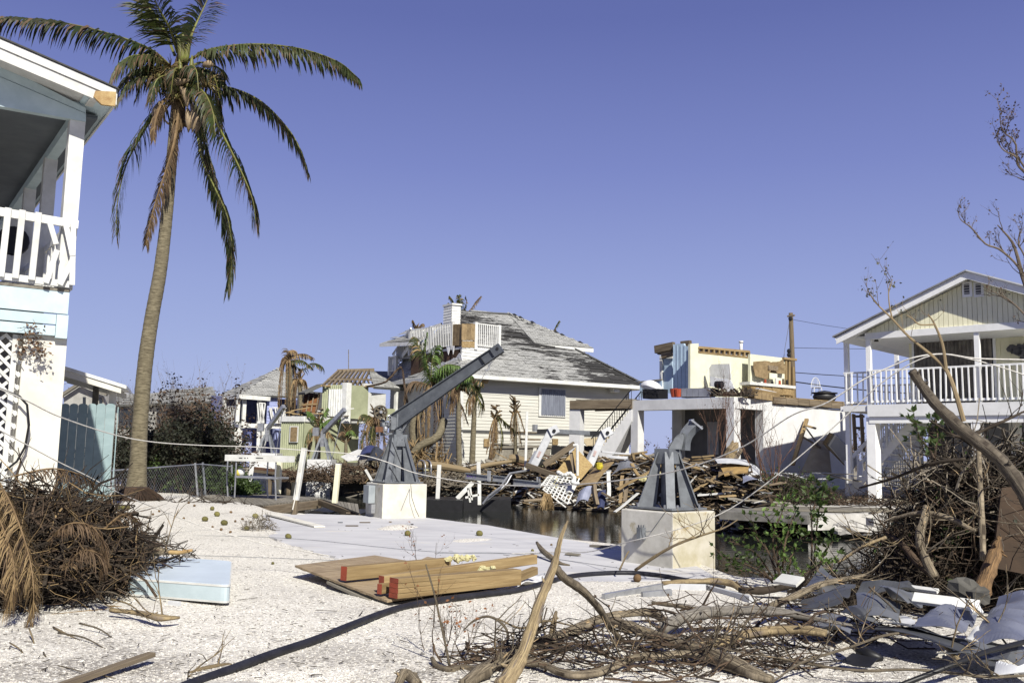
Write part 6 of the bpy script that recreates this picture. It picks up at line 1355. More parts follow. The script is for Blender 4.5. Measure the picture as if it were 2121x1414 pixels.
# left foreground: uprooted root and frond heap
hc = V((-4.85, 9.55, 0)); hc.z = near_h(hc.x, hc.y)
heap('brush_heap', 'pale straw strands hanging over the left heap', hc+V((-.1, -.25, .05)), 1.15, 1.35, 1.12, 420, drygold, (.3, .9), (.002, .006), flat=1.3)
heap('brush_heap', 'dark tangled heap of roots and twigs at the left edge', hc, 1.0, 1.25, 1.05, 2300, twigm, (.3, 1.0), (.004, .011))
heap('brush_heap', 'reddish brown roots on the upper part of the left heap', hc+V((.0, -.1, .1)), 1.05, 1.2, 1.02, 900, twigr, (.25, .9), (.003, .009))
heap('brush_heap', 'twiggy roots reaching right over the pale blue lounge pad', V((-4.5, 10.75, .22)), .8, .35, .34, 420, twigm, (.2, .6), (.003, .007))
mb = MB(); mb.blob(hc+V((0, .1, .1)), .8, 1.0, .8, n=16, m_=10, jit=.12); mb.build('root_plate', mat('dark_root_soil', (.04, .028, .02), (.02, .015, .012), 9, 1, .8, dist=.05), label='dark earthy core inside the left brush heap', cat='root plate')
def Wl(x, y, Y): return W(x, y, Y)
dfs = [([(0, 1000, 8.9), (30, 1060, 8.3), (60, 1150, 8.0), (70, 1230, 7.9), (60, 1290, 7.9)], 'd', .24, 'tan dead palm frond hanging down the front of the left heap'),
       ([(-30, 1010, 8.6), (5, 1090, 8.2), (30, 1180, 7.9), (15, 1260, 7.8)], 'd', .26, 'tan dead palm frond at the very left edge of the heap'),
       ([(100, 1120, 8.4), (140, 1085, 8.2), (190, 1090, 8.2), (220, 1140, 8.3), (210, 1190, 8.4)], 'r', .22, 'rust brown curled frond in the middle of the left heap'),
       ([(130, 1180, 8.4), (170, 1140, 8.3), (210, 1150, 8.3), (215, 1180, 8.4)], 'r', .26, 'small rust brown frond curling right on the left heap'),
       ([(215, 1095, 9.2), (255, 1065, 9.4), (285, 1080, 9.6), (270, 1110, 9.8)], 'r', .22, 'thin dark frond curling up at the right side of the left heap'),
       ([(30, 985, 9.6), (110, 970, 9.6), (180, 990, 9.8), (230, 1040, 9.9)], 'r', .24, 'rust brown frond lying along the top of the left heap')]
for P, kd, L, lb in dfs:
    o = frond([Wl(*p) for p in P], None, L=L*(1.25 if kd == 'd' else .9), n=120 if kd == 'd' else 60, mats=[rachb, drygold if kd == 'd' else dryrust, dryrust], r=.010, wd=.013, down=1.1, fwd=1.3, jit=.75, name='dead_palm_frond', label=lb, cat='palm frond', brown=.5, start=.05)
# ---------------------------------------------------------------- debris along the far bank
def panel(name, P, mt, label, cat, bend=.0, th=.03, seed=1, n=6, fr=1.2, ribs=0, ridge=0):
    """a loose sheet through four places (px, py, distance), warped, with real thickness"""
    Q = [W(*p) for p in P]; nr = (Q[1]-Q[0]).cross(Q[3]-Q[0]).normalized(); mb = MB()
    f0 = quadfn(*Q)
    def fn(u, v):
        p = f0(u, v); 
        if ribs: p = p+nr*(.012 if int(round(u*n*2)) % 2 else -.012)
        if ridge: q_ = noise.noise(V((p.x*2.2+seed, p.y*2.2, p.z*2.2))); p = p+nr*(.5-abs(q_)*2.2)*ridge
        return p+nr*math.sin(u*math.pi)*bend
    sheet_rand(mb, fn, n*2 if ribs else n, n, abs(bend)*.35+.02, seed, nr*th, fr)
    return mb.build(name, mt, label=label, cat=cat)
def board(name, p, q_, w_, h, mt, label, cat='board', group=None, **k): return bar(name, W(*p), W(*q_), w_, h, mt, None, label=label, cat=cat, group=group, **k)
blu = mat('blue_grey_coated_sheet', (.30, .32, .42), (.23, .25, .34), 3, .5, .1, var=.1)
# --- landmark pieces, left to right
STEEL = thing('boat_lift_beam', 'grey steel I-beam boat lift frame with purple lettering over the canal', 'boat lift', W(990, 990, 34.5))
for (x0, y0, x1, y1, Y0, Y1) in ((965, 985, 1014, 991, 34.8, 34.4), (1021, 990, 1047, 993, 34.5, 34.3), (1064, 998, 1118, 1004, 33.9, 33.4)):
    a, c = W(x0, y0, Y0), W(x1, y1, Y1); bar('beam_web', a, c, .03, .2, alu, STEEL); bar('beam_flange', a+V((0, 0, .1)), c+V((0, 0, .1)), .16, .03, steel, STEEL); bar('beam_flange', a-V((0, 0, .1)), c-V((0, 0, .1)), .16, .03, steel, STEEL)
for x, y0, y1 in ((1011, 974, 995), (1015, 975, 996), (1113, 987, 1003), (1118, 987, 1008)): bar('bracket_plate', W(x, y1, 34), W(x, y0, 34), .07, .12, alu, STEEL, up=V((0, 1, 0)))
tcv = bpy.data.curves.new('beam_lettering', 'FONT'); tcv.body = 'HW 30 1422'; tcv.size = .15; tcv.extrude = .003
to = bpy.data.objects.new('beam_lettering', tcv); col.objects.link(to); dg = bpy.context.evaluated_depsgraph_get(); me = bpy.data.meshes.new_from_object(to.evaluated_get(dg)); bpy.data.objects.remove(to)
to = bpy.data.objects.new('beam_lettering', me); me.materials.append(mat('purple_letter_paint', (.13, .07, .35), None, 3, .6, 0))
a, c = W(965, 985, 34.8), W(1014, 991, 34.4); X = (c-a).normalized(); Zu = V((0, 0, 1)); M4 = Matrix((X, Zu, X.cross(Zu))).transposed().to_4x4(); M4.translation = a+X*.04+V((0, -.03, -.05)); link(to, M4, STEEL)
FRM = thing('broken_white_frame', 'broken white timber frame slumped into the canal below the steel beam', 'frame', W(960, 1035, 34))
for p, q_, w_ in (((947, 1032), (979, 999), .16), ((974, 1040), (969, 1010), .07), ((978, 1035), (974, 1009), .06), ((964, 1030), (992, 1024), .08), ((993, 1045), (993, 1000), .13)): bar('timber', W(*p, 34), W(*q_, 34), w_, .08, white, FRM, up=V((0, 1, 0)))
b_ = MB(); b_.tube([W(1000, 1043, 33.5), W(1012, 1027, 33.5), W(1037, 1008, 33.5), W(1056, 980, 33.8), W(1097, 973, 34.3)], .04, 6); b_.tube([W(1003, 1040, 33.6), W(1034, 1015, 33.6), W(1050, 1000, 33.7), W(1060, 982, 33.9)], .03, 5); b_.build('bent_gutter', alu, label='bent aluminium gutter dipping into the canal right of the white frame', cat='gutter')
LD = thing('dock_ladder', 'curved aluminium dock ladder on the far bank right of the tall crane', 'ladder', W(880, 985, 38))
for x in (865, 877): 
    for dx in (0, 12): b_ = MB(); 
    b_ = MB(); b_.tube(spline([W(x, 992, 38.2), W(x, 962, 38.2), W(x+6, 953, 38.0), W(x+13, 955, 37.7), W(x+16, 964, 37.5), W(x+16, 990, 37.5)], 14), .03, 6); b_.build('handrail_loop', alu, LD, smooth=True)
for y in (970, 978, 986): bar('rung', W(866, y, 38), W(893, y, 37.6), .05, .03, alu, LD)
for k, (x0, y0, x1, y1) in enumerate(((1104, 967, 1141, 893), (1222, 962, 1251, 897))):
    o = thing('boat_lift_post', ['leaning white boat lift post in front of the grey board fence', 'leaning white boat lift post beside the ruin stair'][k], 'boat lift', W(x0, y0, 36.5)); a, c = W(x0, y0, 36.5), W(x1, y1, 36.5)
    bar('post_shaft', a, c, .30, .24, alu if 0 else sheetw, o, up=V((0, 1, 0))); bar('side_channel', a+V((-.2, 0, .05)), a.lerp(c, .45)+V((-.2, 0, 0)), .1, .1, alu, o, up=V((0, 1, 0)))
    bar('motor_head', c+V((-.05, -.05, -.05)), c+V((.28, -.05, .12)), .34, .34, sheetw, o, up=V((0, 1, 0))); b_ = MB(); hc_ = c+V((.12, -.23, .02)); b_.tube([hc_, hc_-V((0, .04, 0))], .07, 10); b_.build('motor_cap', black, o)
    bar('black_bracket', c+V((-.55, 0, -.02)), c+V((-.1, 0, .02)), .12, .16, black, o); bar('label_plate', a.lerp(c, .30)+V((-.03, -.14, -.03)), a.lerp(c, .44)+V((-.03, -.14, 0)), .10, .01, redpl if 0 else mat('faded_label', (.62, .45, .44), None, 3, .6, 0), o, up=V((0, 1, 0)))
board('cross_beam', (1150, 893, 36.8), (1225, 897, 36.8), .14, .18, steel, 'dark steel cross beam between the two leaning boat lift posts', 'beam')
b_ = MB(); b_.prism([W(1152, 976, 34), W(1192, 926, 34.6), W(1228, 963, 34.4), W(1203, 993, 33.7)], (0, .03, 0)); b_.build('plywood_sheet', mat('oriented_strand_board', (.42, .30, .14), (.30, .20, .09), 14, .8, .2), label='diamond-tilted tan plywood sheet propped behind a white post', cat='plywood')
board('timber', (1183, 937, 33.9), (1190, 980, 33.6), .12, .03, oldwood, 'dark batten on the diamond-tilted plywood sheet', 'timber', up=V((0, 1, 0)))
b_ = MB(); b_.tube([W(1196, 921, 33.6), W(1196, 985, 33.4)], .055, 8); b_.tube([W(1187, 922, 33.6), W(1197, 921, 33.6)], .05, 8); b_.build('white_pipe', white, label='white vertical pipe in front of the diamond-tilted plywood', cat='pipe')
board('timber', (1126, 963, 34), (1190, 919, 34.4), .12, .2, oldwood, 'long dark timber sloping up to the white pipe', 'timber')
board('timber', (1090, 963, 34.2), (1150, 985, 33.5), .12, .2, oldwood, 'brown timber sloping down right by the bent gutter', 'timber')
panel('plywood_sheet', [(1188, 1011, 32.5), (1232, 1003, 32.2), (1272, 954, 33.6), (1240, 962, 34.2)], ply, 'large brown plywood sheet sloping in the middle of the debris', 'plywood', .05, .03, 3)
panel('metal_sheet', [(1264, 985, 32.6), (1317, 967, 32.8), (1318, 962, 33.6), (1285, 953, 33.6)], sheetm, 'dark curled metal sheet right of the large brown plywood', 'metal sheet', .12, .02, 4)
panel('siding_sheet', [(1190, 1043, 31.6), (1216, 1038, 31.6), (1233, 1007, 32.0), (1200, 1018, 32.0)], blu, 'curved blue grey sheet hanging below the brown plywood', 'metal sheet', .15, .02, 6)
panel('siding_sheet', [(1174, 1025, 32), (1186, 1022, 32), (1192, 1000, 32.4), (1170, 1003, 32.4)], white, 'small crumpled white panel beside the hanging lattice', 'panel', .08, .02, 8)
panel('blue_tarp', [(1236, 1052, 31.4), (1250, 1052, 31.4), (1256, 1014, 32), (1238, 1018, 32)], mat('dark_blue_tarp', (.05, .06, .13), None, 3, .5, .1), 'dark blue tarp strip hanging to the water in the debris', 'tarp', .08, .02, 9)
# hanging lattice
LT2 = thing('broken_lattice', 'piece of white square lattice hanging over the canal edge of the debris', 'lattice', W(1150, 1040, 32))
Lq = quadfn(W(1119, 1008, 32.2), W(1172, 1050, 31.6), W(1200, 990, 32.6), (W(1137, 984, 32.9)))
for k in range(9):
    v0, v1 = (.1 if k > 5 else 0), (1 if k % 3 else .85); u = k/8; bar('slat', Lq(u, v0), Lq(u, v1), .045, .02, white, LT2, up=V((0, 1, 0)))
    bar('slat', Lq(0 if k > 1 else .1, u)+V((0, -.02, 0)), Lq(1 if k < 7 else .8, u)+V((0, -.02, 0)), .045, .02, white, LT2, up=V((0, 1, 0)))
FLT = thing('float_line', 'string of white round floats draped over the debris above the lattice', 'float line', W(1180, 985, 32))
pth = spline([W(1157, 978, 32.2), W(1168, 984, 32), W(1180, 980, 32), (W(1190, 990, 31.9)), W(1186, 998, 31.8), W(1196, 1001, 31.8)], 12)
for p in pth: b_ = MB(); b_.blob(p, .085, .085, .075, n=8, m_=6, jit=.05); b_.build('float', white, FLT, smooth=True)
b_ = MB(); b_.blob(W(1241, 965, 33), .14, .12, .14, jit=.1); b_.tube([W(1241, 971, 33), W(1240, 958, 33)], [.09, .14], 10); b_.build('bucket', mat('yellow_plastic', (.62, .5, .05), None, 3, .5, 0), label='bright yellow plastic container above the large brown plywood', cat='container')
# dead palm crown hanging in the water
b_ = MB()
for k in range(260):
    p = W(R.uniform(1126, 1142), 1022, 32+R.uniform(-.2, .3)); q_ = W(R.uniform(1118, 1148), R.uniform(1042, 1058), 31.8+R.uniform(-.3, .3)); b_.tube([p, p.lerp(q_, .5)+V((0, -.05, .02)), q_], [.012, .01, .005], 3, cap=False)
b_.build('palm_frond_bundle', drygold, label='brown dead palm leaves hanging into the water below the lattice', cat='palm frond')
for k, (p, q_, w_, h, mt_, lb) in enumerate((((1277, 1013, 31.6), (1372, 962, 32.6), .12, .06, newwood, 'long tan board sloping up right behind the broken crane'), ((1284, 1042, 31.6), (1289, 985, 32.6), .12, .04, ply, 'upright brown board in the debris, left of the pair'), ((1293, 1040, 31.5), (1300, 990, 32.4), .14, .04, oldwood, 'upright brown board in the debris, right of the pair'),
        ((1273, 1060, 31), (1322, 1021, 31.6), .13, .03, white, 'white board angled up from the water line of the debris'), ((1261, 1028, 31.6), (1261, 978, 32.4), .13, .05, white, 'white upright post beside the brown plywood'), ((1230, 1005, 31.8), (1236, 1046, 31.5), .12, .2, oldwood, 'short dark post under the brown plywood'),
        ((1246, 1020, 31.6), (1280, 1037, 31.4), .2, .05, oldwood, 'dark plank slipping down beside the blue tarp'), ((1308, 960, 33), (1322, 985, 32.6), .14, .05, newwood, 'short tan plank on the dark metal sheet'), ((1310, 938, 34), (1313, 952, 34), .3, .08, newwood, 'small square tan wood block near the ruin column'),
        ((1432, 947, 30.5), (1478, 943, 30.4), .5, .05, ply, 'top plank of the brown board stack behind the broken crane'), ((1428, 952, 30.6), (1474, 949, 30.4), .5, .05, newwood, 'second plank of the brown board stack behind the broken crane'), ((1430, 958, 30.6), (1480, 953, 30.4), .5, .05, oldwood, 'third plank of the brown board stack behind the broken crane'),
        ((1425, 962, 30.6), (1462, 958, 30.4), .4, .05, ply, 'lowest plank of the brown board stack behind the broken crane'), ((1246, 935, 34), (1305, 940, 34), .3, .06, sheetw, 'white strip of siding lying level near the ruin column'), ((1258, 945, 33.6), (1300, 948, 33.4), .2, .1, sheetw, 'white trough section just below the level siding strip'))):
    board('board', p, q_, w_, h, mt_, lb, wob=.01)
panel('plywood_sheet', [(1500, 985, 28.5), (1548, 978, 28.4), (1552, 957, 29.2), (1490, 962, 29.4)], mat('bright_plywood', (.42, .27, .11), (.3, .19, .08), 6, .7, .2), 'bright tan plywood sheet end right of the broken crane', 'plywood', .02, .03, 12)
panel('metal_sheet', [(1486, 958, 29), (1552, 962, 28.8), (1550, 952, 29.6), (1480, 950, 29.6)], sheetw, 'pale crumpled metal sheet on top of the bright tan plywood', 'metal sheet', .035, .02, 13)
panel('metal_sheet', [(1552, 985, 29), (1580, 1000, 28.6), (1578, 975, 29.6), (1550, 958, 29.6)], sheetw, 'pale translucent sheet leaning by the ruin side column', 'metal sheet', .06, .02, 14)
o = thing('tree_stump_log', 'broken pale split log propped against the ruin corner column', 'log', W(1515, 950, 31))
b_ = MB(); b_.tube(spline([W(1508, 953, 31), W(1516, 932, 31), W(1528, 916, 31)], 8), [.2, .22, .2, .18, .2, .17, .15, .1, .03], 9); b_.tube(spline([W(1502, 952, 31.1), W(1514, 930, 31), W(1518, 912, 31)], 6), [.12, .14, .12, .1, .08, .06, .02], 7); b_.build('split_wood', barewood, o)
board('timber', (1524, 950, 30), (1536, 930, 30.2), .14, .05, oldwood, 'short dark timber right of the split log', 'timber')
# in front of the blank white wall
board('timber', (1642, 962, 36.4), (1671, 868, 38), .16, .09, newwood, 'long tan timber leaning against the blank white ruin wall', 'timber'); board('timber', (1666, 880, 37.6), (1690, 887, 37.6), .1, .08, newwood, 'short tan stub nailed to the leaning timber top', 'timber')
board('timber', (1664, 905, 37.2), (1700, 927, 37), .16, .08, oldwood, 'dark plank crossing below the leaning timber', 'timber'); board('timber', (1668, 884, 37.4), (1698, 925, 37), .06, .05, greywood, 'thin grey slat between the leaning timbers', 'timber')
panel('gypsum_board', [(1657, 978, 36), (1722, 978, 36), (1718, 915, 37.3), (1690, 912, 37.5)], mat('tan_gypsum_board', (.40, .34, .25), (.34, .28, .20), 3, .85, .1), 'tan torn wall board standing before the blank white wall', 'wall board', .05, .03, 15)
for k in range(5): board('wall_panel', (1711+k*4, 906+k*1.5, 36.5-k*.12), (1764+k*2, 960+k*1.2, 36-k*.12), .9, .05, [oldwood, ply, greywood, white, greypl][k], ['dark wooden', 'brown plywood', 'grey wooden', 'white painted', 'pale grey'][k]+' wall panel in the slumped stack before the blank wall', 'wall panel', up=V((.7, .3, .6)))
LDW = thing('window_frame_ladder', 'brown wooden frame leaning at the far end of the blank white wall', 'frame', W(1772, 930, 37))
for x0, x1 in ((1768, 1779), (1784, 1790)): bar('rail', W(x0+4, 932, 37), W(x0, 858, 38), .14, .08, newwood, LDW, up=V((0, 1, 0)))
for y in (862, 886): bar('rung', W(1768, y, 38), W(1790, y, 38), .1, .1, oldwood, LDW)
for k in range(14):
    x = R.uniform(1600, 1740); board('siding_strip', (x, R.uniform(975, 998), R.uniform(32, 35.5)), (x+R.uniform(30, 80), R.uniform(978, 1004), R.uniform(31, 35.5)), R.uniform(.1, .2), .03, R.choice([sheetw, sheetw, greywood, alu]), 'pale loose siding strip on the ground before the blank white wall', 'siding', group='siding strips before the blank wall')
cname = {'weathered_wood': 'dark brown', 'grey_weathered_wood': 'grey', 'plywood': 'tan brown', 'fresh_pine': 'fresh yellow', 'white_paint': 'white', 'red_brown_board': 'red brown'}
# --- loose planks filling the heap, countable pieces as things of one group
def heap_h(px):  # rough height of the debris silhouette (py) along the far bank
    T = [(640, 985), (760, 980), (880, 965), (1000, 955), (1100, 950), (1160, 940), (1220, 945), (1300, 940), (1380, 945), (1440, 950), (1500, 960), (1560, 985), (1600, 995)]
    return interp(T, px)
GRP = 'loose boards piled along the far bank'
wmats = [oldwood, oldwood, greywood, ply, newwood, white, oldwood, mat('red_brown_board', (.16, .085, .05), (.09, .05, .03), 5, .8, .3, st=GRAIN, var=.25)]
for k in range(210):
    px = R.uniform(1000, 1590) if k < 150 else R.uniform(880, 1110) if k < 175 else R.uniform(740, 900); top = heap_h(px); t = R.random()**.8
    fb = interp(FE, W(px, 960, 36).x); 
    Y = fb-R.uniform(-.2, 1.6)+(1-t)*2.6+R.uniform(0, .8); zt = W(px, top, fb+2).z; c = W(px, 960, Y); h0 = (WATER+.05 if Y < fb else .15)+R.uniform(0, .2)
    z = h0+(max(zt, .4)-h0)*(1-t)*.95+R.uniform(-.1, .1); a = R.uniform(-.5, .5) if R.random() < .75 else R.uniform(-1.5, 1.5); l = R.uniform(.5, 2.4); el = R.gauss(0, .22)
    d = V((math.cos(a), math.sin(a)*.8, el)).normalized(); p = V((c.x, Y, z)); mt_ = R.choice(wmats)
    bar('loose_board', p-d*l/2, p+d*l/2, R.uniform(.08, .24), R.uniform(.025, .07), mt_, None, up=V((R.uniform(-.5, .5), R.uniform(-.6, .3), 1)).normalized(), label=cname[mt_.name]+' loose board in the far bank debris '+('behind the tall crane' if px < 900 else 'behind the steel beam' if px < 1110 else 'around the tilted plywood' if px < 1230 else 'below the ruin\'s left bay' if px < 1370 else 'behind the broken crane' if px < 1480 else 'at the ruin side columns'), cat='board', group=GRP, wob=.008)
# small uncountable scraps under and between them
mb = MB(); sm = [mat('scrap_dark', (.09, .062, .042), (.04, .03, .022), 6, .9, 0, var=0), mat('scrap_tan', (.28, .20, .12), (.17, .12, .07), 6, .85, 0, var=0), mat('scrap_white', (.58, .57, .54), (.4, .39, .37), 6, .8, 0, var=0), mat('scrap_grey', (.20, .20, .20), (.12, .12, .12), 6, .7, 0, var=0)]
for k in range(5200):
    px = R.uniform(650, 1600) if R.random() < .35 else R.uniform(1010, 1560); X0 = W(px, 960, 36).x; fb = interp(FE, X0); dy = R.uniform(-1.2, 3.2) if px > 1010 else R.uniform(-.1, 2.6)
    Y = fb+dy; c = W(px, 960, Y); zt = max(.35, W(px, heap_h(px), fb+2).z)*.9; base = WATER if dy < 0 else .05
    prof = smooth01((dy+1.4)/2.6); z = base+(zt-base)*prof*(R.random()**.35 if R.random() < .8 else R.random()); 
    a = R.uniform(0, 3.14); l = R.uniform(.12, .9); d = V((math.cos(a), math.sin(a)*.6, R.gauss(0, .3))).normalized(); p = V((c.x, Y, z)); mi = R.choices([0, 1, 2, 3], [6, 3, 1.3, 1.2])[0]
    mb.bar(p-d*l/2, p+d*l/2, R.uniform(.02, .12), R.uniform(.008, .03), up=V((R.uniform(-1, 1), R.uniform(-1, 1), 1)).normalized(), mi=mi)
mb.build('small_debris', sm, kind='stuff', label='small scraps, splinters and rubbish heaped along the far bank', cat='debris')
# solid mass below the loose pieces
mb = MB()
for k in range(46):
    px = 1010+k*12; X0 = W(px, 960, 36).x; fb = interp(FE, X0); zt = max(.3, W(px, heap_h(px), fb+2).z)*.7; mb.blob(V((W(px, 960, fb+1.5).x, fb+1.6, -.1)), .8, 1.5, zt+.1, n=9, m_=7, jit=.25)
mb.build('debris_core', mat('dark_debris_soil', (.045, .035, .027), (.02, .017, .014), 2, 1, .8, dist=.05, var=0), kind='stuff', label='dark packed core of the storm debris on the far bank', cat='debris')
for k in range(12):
    px = R.uniform(1040, 1560); Y = interp(FE, W(px, 960, 36).x)+R.uniform(0, 1.2); y = heap_h(px)+R.uniform(8, 50); s = R.uniform(10, 26)
    panel('sheet_scrap', [(px-s, y+R.uniform(0, 8), Y-.4), (px+s, y+R.uniform(-8, 8), Y-.4), (px+s*.8, y-R.uniform(5, 16), Y+.5), (px-s*.9, y-R.uniform(4, 14), Y+.5)], R.choice([sheetm, sheetw, ply, blu, sheetm, cloth]), 'bent scrap sheet wedged among the boards of the far bank debris', 'sheet', .035, .02, k+20)['group'] = 'scrap sheets in the far bank debris'
for (x, y) in ((1150, 990), (1152, 1003), (1330, 990), (1375, 985), (1286, 1045), (1120, 957), (880, 968)):
    b_ = MB(); [b_.blob(W(x+R.uniform(-6, 6), y+R.uniform(-5, 5), interp(FE, W(x, y, 33).x)-.9), .1, .08, .09, n=7, m_=5, jit=.3) for _ in range(6)]; b_.build('foam_clump', foam, label='pale yellow insulation foam clump caught in the far debris', cat='foam', group='foam clumps in the far debris')
# pale logs and junk at the left part of the far bank
for k, (p, q_, r_, lb) in enumerate((((868, 962, 38), (975, 975, 37.5), .16, 'long pale log lying on the far bank behind the ladder'), ((975, 972, 38), (1060, 955, 38.5), .10, 'thin pale log right of the long pale one'), ((1055, 950, 39), (1090, 955, 39), .18, 'short white rounded log below the board fence'), ((770, 985, 41), (860, 970, 40), .10, 'grey log lying left of the tall crane on the far bank'))):
    b_ = MB(); a, c = W(*p), W(*q_); b_.tube(spline([a, a.lerp(c, .4)+V((0, 0, .05)), c], 8), [r_*.9, r_, r_*1.05, r_, r_, r_*.9, r_*.85, r_*.8, r_*.5], 8); b_.build('fallen_log', barewood if k < 3 else twigg, label=lb, cat='log')
b_ = MB(); b_.prism([W(x, y, 44) for x, y in ((705, 945), (742, 930), (768, 936), (766, 950), (720, 955))], (0, .3, 0)); b_.build('white_tarp', cloth, label='white tarp crumpled on the bank before the green cottage', cat='tarp')
panel('overturned_boat_cover', [(752, 962, 42), (812, 968, 41), (800, 940, 42.5), (765, 942, 43)], mat('charcoal_cover', (.06, .065, .08), (.04, .045, .06), 3, .6, .1), 'charcoal rounded cover lying behind the tall crane base', 'cover', .35, .04, 31)
panel('blue_cover', [(740, 945, 43), (800, 945, 43), (790, 932, 44), (750, 933, 44)], mat('navy_cover', (.05, .06, .16), None, 3, .6, .1), 'navy blue cover behind the charcoal one on the far bank', 'cover', .25, .04, 32)
board('white_pipe', (772, 998, 38), (757, 972, 38), .1, .1, white, 'short white pipe leaning left of the tall crane pedestal', 'pipe', up=V((0, 1, 0)))
for k in range(5): 
    x = 700+k*17; b_ = MB(); b_.blob(W(x, 988+R.uniform(-4, 5), 42.5), .35, .3, .25, jit=.25); b_.build('rock', soil, label='pale rubble rock on the far bank right of the small davit', cat='rock', group='rubble rocks right of the small davit')
heap('brush_heap', 'brown brush along the far bank behind the tall crane', V((-6, 42.3, 0)), 4.5, 1.2, .75, 900, twigr, (.4, 1.6), (.012, .03))
heap('brush_heap', 'grey brown brush under the palms before the grey house', V((-1.5, 40.5, 0)), 4.0, 1.2, .6, 700, twigg, (.4, 1.6), (.01, .026))
heap('brush_heap', 'tan dead fronds mass at the foot of the bushy palm', V((-4.2, 41.6, 0)), 1.6, 1.0, 1.9, 500, drygold, (.5, 1.6), (.012, .03), flat=1.5)
b_ = MB(); b_.tube(spline([W(845, 985, 41), W(862, 930, 41), W(905, 905, 41), W(920, 870, 41.5)], 10), .18, 8); b_.build('bent_palm_trunk', trunkm, label='curved fallen palm trunk under the bushy palm behind the crane', cat='trunk', smooth=True)
b_ = MB(); b_.tube(spline([W(838, 800, 43), W(830, 760, 44), W(800, 790, 44), W(760, 800, 45)][::-1]+[W(845, 840, 43)], 12), .05, 5); b_.build('arched_branch', twigr, label='brown arched branch over the green cottage eave', cat='branch')
# overgrown mound and dock slabs at the right of the debris
heap('brush_heap', 'brown and green weeds on the bank right of the broken crane', V((8.2, 29.6, .05)), 2.2, 1.5, 1.0, 1100, twigm, (.3, 1.0), (.006, .016), leaves=.5, leafm=greenm, ls=.08)
heap('brush_heap', 'dry weeds and twigs along the dock before the blank wall', V((10.4, 29.4, .05)), 2.2, .8, .22, 380, twigr, (.3, 1.0), (.006, .014), leaves=.4, ls=.08)
for i, (x, Y, h) in enumerate(((1578, 29, 3.2), (1592, 29, 2.6), (1482, 30.5, 3.0))):
    c = W(x, 930, Y); shrub(['reddish bare sapling in front of the ruin side opening', 'second reddish sapling right beside the first by the ruin', 'tan bare sapling standing between the ruin columns'][i], V((c.x, Y, .2)), h*1.25, nst=4, r=.022, leaf=.3, ls=.05, depth=3, stem=mat('reddish_stems', (.20, .11, .075), (.12, .06, .04), 5, .9, 0), name='bare_sapling', cat='sapling', spread=.28, lean=.12)
wslab = mat('whitewashed_slab', (.60, .58, .54), (.44, .42, .38), 2, .85, .4, var=.1, dirt=(.2, .19, .17), dsc=1.5, dthr=.56)
DKR = thing('broken_dock', 'broken concrete dock slabs along the canal below the yellow house', 'dock', W(1700, 1060, 27))
def slabpx(name, P, z, th, mt_):
    Q = [G(x, y, z) for x, y in P]; b_ = MB(); b_.prism(Q, (0, 0, -th)); return b_.build(name, mt_, DKR)
slabpx('rear_slab', [(1600, 1046), (1760, 1049), (2000, 1052), (2150, 1056), (2150, 1022), (1900, 1020), (1640, 1026)], .10, .22, wslab)
slabpx('front_slab', [(1673, 1066), (1877, 1062), (1900, 1050), (1700, 1050)], .0, .42, wslab)
slabpx('left_slab', [(1490, 1058), (1672, 1068), (1700, 1052), (1560, 1042)], .02, .22, mat('dark_worn_slab', (.22, .21, .19), (.12, .115, .10), 2, .9, .4))
slabpx('tilted_strip', [(1560, 1052), (1760, 1056), (1880, 1048), (1600, 1046)], .09, .06, greywood)
b_ = MB(); c = W(1816, 1088, 25.5); b_.obox(c, V((.2, .03, 0)), V((-.03, .2, 0)), V((0, 0, .19))); b_.build('concrete_cube', wslab, label='small grey concrete cube at the water edge below the yellow house', cat='block')
for k, (x, y, s) in enumerate(((1752, 1092, .3), (1775, 1095, .25), (1795, 1098, .2), (1735, 1097, .18))): b_ = MB(); b_.blob(W(x, y, 25.3), s, s*.8, s*.7, n=7, m_=5, jit=.3); b_.build('rock', wslab, label='rough pale rock at the water edge left of the concrete cube', cat='rock', group='rocks left of the concrete cube')
b_ = MB()
for k in range(300):
    t = R.random(); x = 1100+R.random()*230; p = W(x, 1040+R.random()*22, interp(FE, W(x, 1040, 31).x)-1.2-R.random()*1.2); p.z = WATER+.02+R.random()*.05; a = R.uniform(-.4, .4); l = R.uniform(.1, .8); b_.bar(p, p+V((math.cos(a)*l, math.sin(a)*l, 0)), .05, .03)
b_.build('floating_wood', oldwood, kind='stuff', label='thin wood scraps floating at the edge of the debris', cat='driftwood')
# ---------------------------------------------------------------- near things on the gravel
PK = thing('deck_section', 'tan plank deck section lying on the gravel under the beams', 'deck section', G(830, 1200))
def at_(x, y, z): return G(x, y, z)
cL_, cB_, cR_, cF_ = at_(611, 1170, .16), at_(776, 1149, .12), at_(1085, 1160, .07), at_(803, 1243, .05)
cR2 = at_(1082, 1200, .05)
n_ = 15
for k in range(n_):
    t0, t1 = k/n_, (k+.94)/n_; a0, a1 = cL_.lerp(cF_, t0), cL_.lerp(cF_, t1); e0_, e1_ = cB_.lerp(cR2, t0), cB_.lerp(cR2, t1)
    b_ = MB(); b_.prism([a0, a1, e1_, e0_], (0, 0, -.022-.004*(k % 2))); b_.build('deck_plank', deckwood, PK)
for k in range(2):
    dz = V((0, 0, -.03-.035*k)); b_ = MB(); b_.prism([(cL_.lerp(cF_, .45+.1*k))+dz, cF_+dz+V((.02, .0, 0)), cR2+dz, cR2.lerp(cB_, .5)+dz], (0, 0, -.02)); b_.build('under_sheet', [black, oldwood][k], PK)
